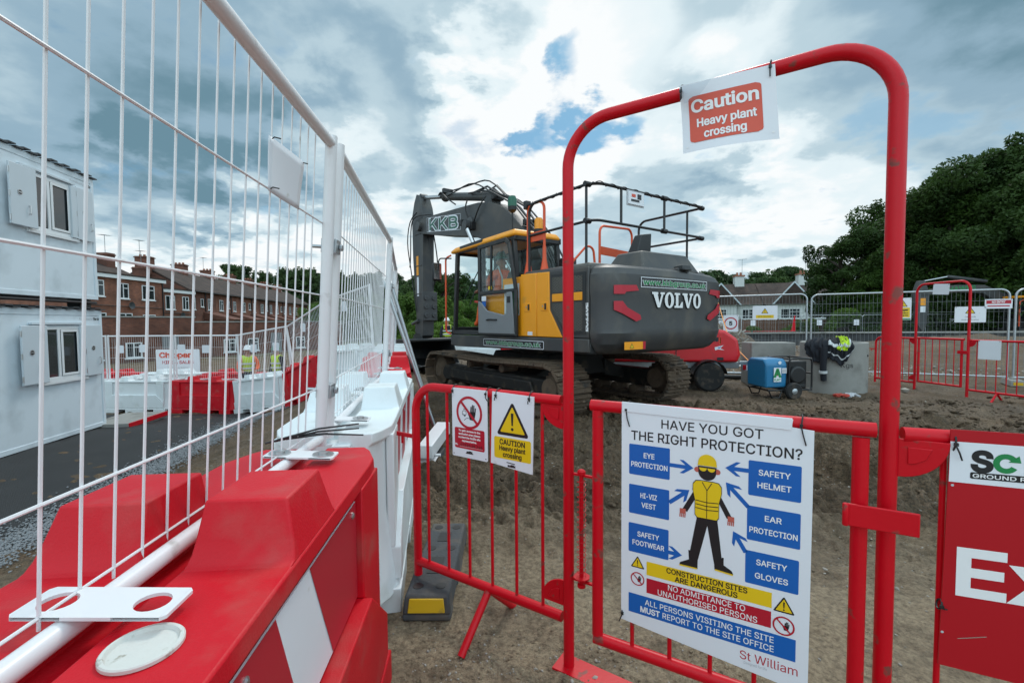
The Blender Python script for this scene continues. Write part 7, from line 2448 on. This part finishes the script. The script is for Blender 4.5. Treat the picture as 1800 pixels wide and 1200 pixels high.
TA = Vector((-36.0, 50.5)); TB = Vector((-43.2, 97.0))
td = (TB - TA).normalized(); trz = math.atan2(td.y, td.x)
GROUND = -1.2
def terrace_house(k, n, label):
    """local x along the terrace away from the camera, y = 0 the rear wall that faces the site"""
    Ln = (TB - TA).length / n
    o = TA + td * Ln * k
    z0 = GROUND
    t = thing('terrace_house', label, 'house', (o.x, o.y, z0), trz, 'terraced brick houses on the left')
    E_, Rg = 6.5, 8.9
    m = MB(); m.box(.002, 0, 0, Ln - .002, 8, E_); m.prism([(.002, 0, E_), (.002, 8, E_), (.002, 4, Rg)], (Ln - .004, 0, 0)) if False else None
    m.build('wall', 'brick' if k % 3 else 'brick_dark', t, smooth=False)
    m = MB(); m.prism([(0, -.35, E_ - .2), (0, -.35, E_ - .05), (0, 4, Rg + .1), (0, 8.35, E_ - .05), (0, 8.35, E_ - .2), (0, 4, Rg - .08)], (Ln, 0, 0))
    m.build('roof', 'roof_tile', t, smooth=False)
    m = MB(); m.prism([(0, 0, E_ - .02), (0, 8, E_ - .02), (0, 4, Rg - .2)], (.2, 0, 0)); m.build('gable', 'brick_dark', t, smooth=False)
    c = MB(); c.box(-.45, 3.3, Rg - .9, .55, 4.7, Rg + 1.05); c.box(-.52, 3.22, Rg + .88, .62, 4.78, Rg + .98)
    ch = c.build('chimney', 'brick_dark', t, smooth=False)
    for j in range(3):
        q = MB().lathe([(.14, 0), (.11, .2), (.13, .22), (.1, .22), (.0, .1)], 10, 'Z', (.05, 3.6 + .4 * j, Rg + 1.05)); q.build('chimney_pot', 'chimney_pot', ch)
    if k % 2 == 0: aerial(ch, .1, 4.5, Rg + 1.05)
    rs = random.Random(k)
    win(t, .9, 4.25, .95, 1.35, 0); win(t, Ln - 2.0, 4.25, .85, 1.35, 0); win(t, .8, 1.4, 1.0, 1.3, 0)
    win(t, Ln * .5 - .3, 4.6, .6, .95, 0, split=False)
    q = MB().tube([(Ln * .5 + .7, -.07, .2), (Ln * .5 + .7, -.07, E_ - .2)], .06, 8); q.tube([(Ln * .5 + .7, -.07, 3.9), (Ln * .5 + 1.6, -.07, 4.2)], .05, 6); q.build('drainpipe', 'vol_black', t)
    q = MB().tube([(0, -.4, E_ - .2), (Ln, -.4, E_ - .2)], .07, 8); q.build('gutter', 'vol_black', t)
    dish(t, Ln * .72, 0, 3.6)
    e = MB(); e.box(Ln - 3.0, -3.2, 0, Ln - .1, -.01, 3.1); e.prism([(Ln - 3.1, -3.4, 3.1), (Ln - 3.1, -.01, 3.1), (Ln - 3.1, -.01, 4.0)], (3.1, 0, 0))
    e.build('rear_annexe', 'brick_dark', t, smooth=False)
    return t
NT = 7
td_names = ['end terraced house nearest the site, behind the mesh fence', 'second terraced house along the brick row', 'third terraced house along the brick row', 'fourth terraced house along the brick row', 'fifth terraced house along the brick row', 'sixth terraced house along the brick row', 'farthest terraced house, at the wooded end of the row']
for k in range(NT): terrace_house(k, NT, td_names[k])
# the two flat-fronted blocks nearest the cabins
def ext_house(label, o, Ln, E_, deep, wins, pitched):
    t = thing('brick_house', label, 'house', (o[0], o[1], GROUND), R(90 + .5))
    m = MB(); m.box(0, 0, 0, Ln, deep, E_); m.build('wall', 'brick', t, smooth=False)
    m = MB(); m.box(-.15, -.18, E_ - .28, Ln + .15, -.005, E_ + .02); m.build('fascia', 'upvc', t, smooth=False)
    m = MB(); m.box(-.2, -.22, E_ + .03, Ln + .2, deep + .2, E_ + .16)
    if pitched: m.prism([(0, 2.0, E_ + .16), (0, deep + 4, E_ + .16), (0, deep / 2 + 3, E_ + 2.2)], (Ln, 0, 0))
    m.build('roof', 'roof_tile', t, smooth=False)
    c = MB(); c.box(Ln - 1.4, 4.2, E_, Ln - .5, 5.4, E_ + 2.6); c.box(Ln - 1.46, 4.14, E_ + 2.38, Ln - .44, 5.46, E_ + 2.5)
    ch = c.build('chimney', 'brick_dark', t, smooth=False); aerial(ch, Ln - .9, 4.8, E_ + 2.6)
    for (x, z, w, h) in wins: win(t, x, z, w, h, 0)
    q = MB().tube([(Ln - .2, -.07, 0), (Ln - .2, -.07, E_ - .3)], .06, 6); q.tube([(0, -.06, E_ * .62), (Ln, -.06, E_ * .6)], .035, 6); q.build('drainpipe', 'vol_black', t)
    dish(t, Ln * .55, 0, E_ - 2.6)
    return t
ext_house('flat fronted brick block with white fascia nearest the cabins', (-34.5, 36.0), 9.4, 6.9, 6.5, [(1.6, 5.0, 1.1, 1.35), (4.1, 4.9, 1.1, 1.35), (6.7, 4.9, 1.5, 1.35), (1.6, 2.3, 1.2, 1.3), (4.1, 2.3, 1.4, 1.3), (6.7, 2.2, 1.5, 1.3)], True)
ext_house('narrow brick block with white fascia beside the larger flat fronted one', (-34.9, 45.5), 4.6, 6.1, 5.5, [(.5, 4.1, 1.3, 1.4), (2.9, 4.1, .95, 1.4), (2.8, 1.1, 1.1, 1.3)], False)
# low brick yard building in front
t = thing('brick_yard', 'low long brick yard building with a parapet, below the terraced houses', 'building', (-27.6, 25.0, GROUND - .5), R(62))
m = MB(); m.box(0, 0, 0, 9.4, 3, 3.55); m.box(9.4, .15, 0, 23, 3, 3.2)
m.build('wall', 'brick_dark', t, smooth=False)
m = MB(); m.box(-.05, -.06, 3.55, 9.45, 3.05, 3.65); m.box(9.46, .09, 3.2, 23.05, 3.05, 3.29); m.build('coping', 'concrete', t, smooth=False)
for x in (3.1, 5.2, 11.5, 13.4, 17.8): win(t, x, .9, .9, 1.0, 0 if x < 9 else .15)
for x in (7.3, 15.4):
    y = 0 if x < 9 else .15
    q = MB(); q.box(x, y - .03, .3, x + 1.0, y + .01, 2.3); d = q.build('door', 'door_grey', t, smooth=False); q = MB().tube([(x + .1, y - .07, 1.2), (x + .1, y - .03, 1.35)], .02, 6); q.build('handle', 'steel', d)
# low red-brick building in the distance, seen past the arm
t = thing('brick_building', 'long low red brick building far beyond the excavator arm', 'building', (-17, 84, gz(-17, 84) - 1), R(2))
m = MB(); m.box(0, 0, 0, 26, 8, 3.4); m.build('wall', 'brick', t, smooth=False)
m = MB(); m.prism([(-.3, -.3, 3.4), (-.3, 8.3, 3.4), (-.3, 4, 5.0)], (26.6, 0, 0)); m.build('roof', 'roof_tile', t, smooth=False)
for k in range(8): win(t, 1.2 + 3.1 * k, 1.2, 1.3, 1.2, 0)
# ---------------------------------------------------------------- white bungalows on the right
def bungalow(label, x, y, rz, Ln):
    z0 = gz(x, y) - .2
    t = thing('bungalow', label, 'house', (x, y, z0), rz, 'white rendered bungalows')
    E_, Rg = 4.0, 7.0
    m = MB(); m.box(0, 0, 0, Ln, 8, E_); m.box(.6, -1.6, 0, 4.6, .0, E_); m.build('wall', 'render_white', t, smooth=False)
    m = MB()
    for i in range(int(Ln / .5)): m.box(i * .5 + .02, -.015 if (i * .5 < .55 or i * .5 > 4.6) else -1.615, 1.2, i * .5 + .05, -.003 if (i * .5 < .55 or i * .5 > 4.6) else -1.603, E_ - .1)
    m.build('render_ribs', 'upvc', t, smooth=False)
    m = MB(); m.prism([(-.4, -.4, E_ - .05), (-.4, 4, Rg), (-.4, 8.4, E_ - .05), (-.4, 4, E_ - .1)], (Ln + .8, 0, 0))
    m.prism([(.2, -2.0, E_ - .05), (2.6, -2.0, E_ + 2.75), (5.0, -2.0, E_ - .05), (2.6, -2.0, E_ - .1)], (0, 5.2, 0))
    m.build('roof', 'roof_tile', t, smooth=False)
    q = MB(); q.prism([(.75, -1.62, E_), (2.6, -1.62, E_ + 2.2), (4.45, -1.62, E_)], (0, .1, 0)); q.build('gable_tiles', 'roof_tile', t, smooth=False)
    q = MB(); q.prism([(.1, -2.03, E_ - .1), (2.6, -2.03, E_ + 2.78), (2.6, -2.03, E_ + 2.55), (.3, -2.03, E_ - .1)], (0, .02, 0)); q.prism([(5.1, -2.03, E_ - .1), (2.61, -2.03, E_ + 2.78), (2.61, -2.03, E_ + 2.55), (4.9, -2.03, E_ - .1)], (0, .02, 0)); q.build('bargeboard', 'shutter', t, smooth=False)
    c = MB(); c.box(Ln - 2.6, 3.4, Rg - .8, Ln - 1.4, 4.6, Rg + 1.0); ch = c.build('chimney', 'render_white', t, smooth=False)
    q = MB(); q.box(Ln - 2.68, 3.32, Rg + 1.0, Ln - 1.32, 4.68, Rg + 1.18); q.lathe([(.16, Rg + 1.18), (.13, Rg + 1.6)], 10, 'Z', (Ln - 2.2, 4, 0)); q.lathe([(.16, Rg + 1.18), (.13, Rg + 1.6)], 10, 'Z', (Ln - 1.75, 4, 0)); q.build('chimney_cap', 'chimney_pot', ch, smooth=False)
    aerial(ch, Ln - 1.5, 4.3, Rg + 1.3, 2.2)
    win(t, 1.2, 2.1, 2.2, 1.25, -1.6); win(t, 5.6, 2.1, 1.6, 1.25, 0)
    if Ln > 8: win(t, 7.6, 2.1, 1.2, 1.25, 0)
    q = MB().tube([(4.9, -.08, .3), (4.9, -.08, E_)], .05, 6); q.build('drainpipe', 'vol_black', t)
    return t
bungalow('white bungalow with a brown gabled roof nearest the excavator tail', 25.2, 62, R(-14), 8.0)
bungalow('white bungalow with a dark gabled roof, right of its twin and next to the trees', 33.4, 59.8, R(-14), 7.4)

# ---------------------------------------------------------------- trees
def leaf_cloud(clumps, n, size, seed, flat=.35):
    """clumps: (x, y, z, radius); returns many small leaf faces spread through them"""
    rs = np.random.RandomState(seed)
    C = np.array(clumps)
    w = C[:, 3] ** 2.2; idx = rs.choice(len(C), n, p=w / w.sum())
    d = rs.normal(size=(n, 3)); d /= np.linalg.norm(d, axis=1)[:, None]
    r = C[idx, 3] * (1 - np.abs(rs.normal(0, .24, n))).clip(.1, 1.12)
    P = C[idx, :3] + d * r[:, None] * np.array([1, 1, .8])
    N = d * .6 + rs.normal(size=(n, 3)) * .7 + np.array([0, 0, flat]); N /= np.linalg.norm(N, axis=1)[:, None]
    T = np.cross(N, rs.normal(size=(n, 3))); T /= np.linalg.norm(T, axis=1)[:, None]
    B = np.cross(N, T)
    s = size * (.6 + .8 * rs.rand(n))[:, None]
    V = np.stack([P - T * s, P - B * s * .42 - N * s * .12, P + T * s, P + B * s * .42 - N * s * .12], 1).reshape(-1, 3)
    F = np.arange(4 * n).reshape(-1, 4)
    return V, F

def raw_mesh(name, V, F, matn):
    me = bpy.data.meshes.new(name)
    me.vertices.add(len(V)); me.vertices.foreach_set('co', V.ravel())
    me.loops.add(F.size); me.loops.foreach_set('vertex_index', F.ravel().astype(np.int32))
    me.polygons.add(len(F)); me.polygons.foreach_set('loop_start', np.arange(0, F.size, F.shape[1], dtype=np.int32))
    me.update(calc_edges=True)
    me.materials.append(MATS[matn])
    return me

def tree_proto(name, label, h, wid, leaf, n, seed, matn, kind='round', base=.22, cat='tree'):
    rs = random.Random(seed)
    root = thing(name, label, cat)
    m = MB(); clumps = []
    tr = h * .022 + .05
    lean = (rs.uniform(-.03, .03) * h, rs.uniform(-.03, .03) * h)
    top = .9 if kind != 'round' else .72
    tp = [(lean[0] * k * k, lean[1] * k * k, h * top * k) for k in (0, .15, .35, .6, .8, 1)]
    m.tube(tp, [tr * 1.5, tr, tr * .85, tr * .6, tr * .4, tr * .15], 9)
    nb = 15 if kind == 'round' else 22
    for i in range(nb):
        f = base + (1 - base) * (i + rs.random() * .7) / nb
        zz = h * f * (.86 if kind == 'round' else .93)
        a = i * 2.4 + rs.uniform(-.4, .4)
        if kind == 'round': reach = wid / 2 * math.sin(math.pi * min(1, .18 + .8 * f)) ** .7 * rs.uniform(.65, 1.08)
        elif kind == 'cone': reach = wid / 2 * (1.05 - f) * rs.uniform(.7, 1.15)
        else: reach = wid / 2 * rs.uniform(.5, 1.05) * (.55 + .5 * f)
        st = Vector((lean[0] * f * f, lean[1] * f * f, min(zz * .8, h * top * .95)))
        e = Vector((math.cos(a) * reach, math.sin(a) * reach, zz * (1.0 if kind == 'round' else .96)))
        mid_ = st.lerp(e, .5) + Vector((0, 0, .06 * h * rs.uniform(-.3, .8)))
        m.tube([st, mid_, e], [tr * .42, tr * .26, tr * .08], 6)
        cr = wid * (.17 if kind == 'round' else .12 if kind == 'cone' else .13) * rs.uniform(.7, 1.3)
        clumps.append((*e, cr))
        for _ in range(3):
            q = mid_.lerp(e, rs.uniform(.2, 1.1)) + Vector((rs.uniform(-1, 1), rs.uniform(-1, 1), rs.uniform(-.5, .9))) * cr * .95
            clumps.append((*q, cr * rs.uniform(.42, .85)))
    if kind == 'round':
        for _ in range(7):
            a = rs.uniform(0, 6.28); r = wid * .22 * rs.random() ** .5
            clumps.append((math.cos(a) * r, math.sin(a) * r, h * rs.uniform(.8, .93), wid * .13 * rs.uniform(.7, 1.2)))
        for _ in range(16):
            a = rs.uniform(0, 6.28); r = wid * rs.uniform(.1, .47); zz = h * (.98 - .55 * (r / wid / .5) ** 2) * rs.uniform(.94, 1.07)
            for q in range(3): clumps.append((math.cos(a) * (r + q * .12), math.sin(a) * (r + q * .12), zz - q * .35, wid * .035 * (1 + .4 * q)))
    elif kind == 'cone':
        clumps.append((0, 0, h * .97, wid * .06)); clumps.append((0, 0, h * .9, wid * .09))
    m.build('trunk', 'bark', root)
    V, F = leaf_cloud(clumps, n, leaf, seed)
    o = bpy.data.objects.new('crown', raw_mesh('crown', V, F, matn)); COL.objects.link(o); o.parent = root
    return root

def shrub_proto(label, w, h, leaf, n, seed, matn):
    rs = random.Random(seed)
    root = thing('shrub', label, 'shrub')
    m = MB()
    cl = []
    for i in range(16):
        a = rs.uniform(0, 6.28); r = w / 2 * rs.random() ** .6
        e = Vector((math.cos(a) * r, math.sin(a) * r * .7, h * rs.uniform(.3, .85)))
        m.tube([(e.x * .2, e.y * .2, 0), e * .6, e], [.04, .03, .01], 5)
        cl.append((*e, w * rs.uniform(.12, .22)))
    m.build('stems', 'bark', root)
    V, F = leaf_cloud(cl, n, leaf, seed)
    V[:, 2] = np.maximum(V[:, 2], .02)
    o = bpy.data.objects.new('foliage', raw_mesh('foliage', V, F, matn)); COL.objects.link(o); o.parent = root
    return root

RT = 'tall trees on the right edge of the site'
near = [tree_proto('broadleaf_tree', '', 11.5, 9.0, .125, 54000, 21, 'leaf_dark', 'round', .1), tree_proto('broadleaf_tree', '', 10.5, 8.5, .125, 48000, 22, 'leaf_mid', 'round', .08),
        tree_proto('conifer', '', 11.0, 7.5, .12, 36000, 23, 'leaf_dark', 'cone', .08), tree_proto('pine_tree', '', 11.5, 7.5, .13, 27000, 24, 'leaf_dark', 'layer', .3)]
used_t = [False] * 4
def plant(pro, flags, k, x, y, sc, rz, label, group=None, sz=None):
    o = pro[k] if not flags[k] else copy_thing(pro[k], (0, 0, 0))
    flags[k] = True
    o.location = (x, y, gz(x, y) - .1); o.rotation_euler = (0, 0, rz); o.scale = (sc, sc, sz or sc)
    o['label'] = label
    if group: o['group'] = group
    return o
for (k, x, y, sc, rz, lab) in (
        (3, 24.2, 33.5, .72, .5, 'open dark pine at the left end of the trees on the right, above the bungalows'),
        (1, 25.0, 31.5, .52, 1.9, 'lighter green broadleaf tree low in front of the dark pine'),
        (0, 28.2, 34.0, .92, 2.2, 'dark broadleaf tree between the pine and the near red gate post'),
        (2, 27.6, 30.5, .74, 4.0, 'dark conifer just left of the near red gate post'),
        (0, 29.0, 30.5, 1.05, 3.6, 'tall dark tree partly hidden by the near red gate post'),
        (1, 31.0, 30.0, 1.02, .7, 'bright topped tree just right of the near red gate post'),
        (2, 30.5, 26.5, .82, 2.8, 'dark conifer behind the distant excavator'),
        (0, 31.0, 26.0, .92, 5.0, 'dark tree right of centre behind the distant excavator boom'),
        (2, 31.2, 28.6, 1.2, 1.1, 'tallest dark conifer towards the right edge'),
        (0, 34.0, 23.5, 1.12, 4.4, 'very dark broadleaf tree cut by the right edge of the picture'),
        (1, 36.6, 33.0, 1.3, 3.0, 'tall tree rising behind the conifer at the right edge')):
    plant(near, used_t, k, x, y, sc, rz, lab, RT)
sh = [shrub_proto('', 3.6, 2.6, .11, 7000, 31, 'leaf_light'), shrub_proto('', 3.2, 2.2, .1, 6000, 32, 'leaf_mid')]
su = [False, False]
for (k, x, y, sc, rz, lab) in (
        (0, 23.3, 31.8, .95, .3, 'pale green shrub below the dark pine by the timber fence'), (0, 24.6, 31.5, 1.2, 2.0, 'pale green shrub spilling over the timber fence'),
        (1, 27.0, 31.0, 1.3, 1.2, 'mid green shrub over the timber fence left of the red gate post'), (0, 29.6, 29.0, .9, 3.2, 'pale shrub in the gap right of the red gate post'),
        (1, 16.6, 38.8, .7, 1.0, 'green shrub below the bungalow windows'), (1, 20.6, 38.2, .6, 4.0, 'green shrub left of the speed limit sign post'), (0, 23.4, 36.9, .7, 2.6, 'pale shrub at the corner of the timber fence'),
        (1, 31.5, 24.5, 1.0, 2.0, 'low dark shrub behind the distant excavator tracks'), (0, 34.2, 24.0, 1.0, .4, 'low pale shrub at the right edge behind the excavator')):
    plant(sh, su, k, x, y, sc, rz, lab, 'shrubs along the timber fence')
far = [tree_proto('woodland_tree', '', 11, 9, .42, 4200, 41, 'leaf_far', 'round', .06), tree_proto('woodland_tree', '', 12, 8, .42, 3600, 42, 'leaf_far', 'round', .06), tree_proto('woodland_tree', '', 13, 7.5, .4, 3000, 43, 'leaf_far', 'cone', .05)]
fu = [False] * 3
rs = random.Random(17)
WL, WG = 'dark green tree in the wood on the hillside behind the roofs', 'wood on the far hillside'
i = 0
for px in range(405, 900, 14):
    for (d, j) in ((150, 0), (122, 1)):
        if d == 122 and px < 560: continue
        dd = d + rs.uniform(-10, 10); x = (px + rs.uniform(-6, 6) - 900) / 800 * dd
        sc = rs.uniform(.72, 1.0) * (1.0 if d == 150 else .85)
        plant(far, fu, rs.choice((0, 0, 1, 1, 2)), x, dd, sc, rs.uniform(0, 6), WL, WG)
WL2, WG2 = 'green tree in the belt behind the bungalows', 'belt of trees behind the bungalows'
for px in range(1225, 1460, 13):
    dd = 96 + rs.uniform(-8, 8); x = (px + rs.uniform(-5, 5) - 900) / 800 * dd
    plant(far, fu, rs.choice((0, 1, 1)), x, dd, rs.uniform(.72, .92), rs.uniform(0, 6), WL2, WG2)
mid_t = [tree_proto('broadleaf_tree', '', 8, 7, .2, 9000, 51, 'leaf_mid', 'round', .04), tree_proto('pine_tree', '', 12.5, 6.5, .24, 6000, 52, 'leaf_dark', 'layer', .45)]
mu = [False, False]
plant(mid_t, mu, 1, -11.0, 72, .92, .6, 'tall flat-topped pine standing right of the excavator arm')
plant(mid_t, mu, 1, -21.5, 68, .86, 2.1, 'tall dark pine seen through the second mesh panel')
plant(mid_t, mu, 1, -13.2, 80, .8, 4.1, 'smaller pine behind the excavator arm')
ML, MG = 'round green tree in the belt seen between the fence and the cab', 'belt of trees between the fence and the cab'
for px in range(560, 900, 22):
    dd = rs.uniform(58, 76); x = (px - 900) / 800 * dd
    plant(mid_t, mu, 0, x, dd, rs.uniform(.62, .85), rs.uniform(0, 6), ML, MG)
for (px, dd, lab) in ((770, 42, 'pale clipped shrub seen between the arm and the cab'), (735, 44, 'pale green shrub behind the excavator arm'), (815, 46, 'pale green shrub seen through the cab doorway'), (545, 52, 'green shrub at the far end of the terrace'), (525, 50, 'green bush in front of the last terraced houses')):
    x = (px - 900) / 800 * dd
    plant(sh, su, 0, x, dd, 1.0, px * .1, lab, 'shrubs in the middle distance')
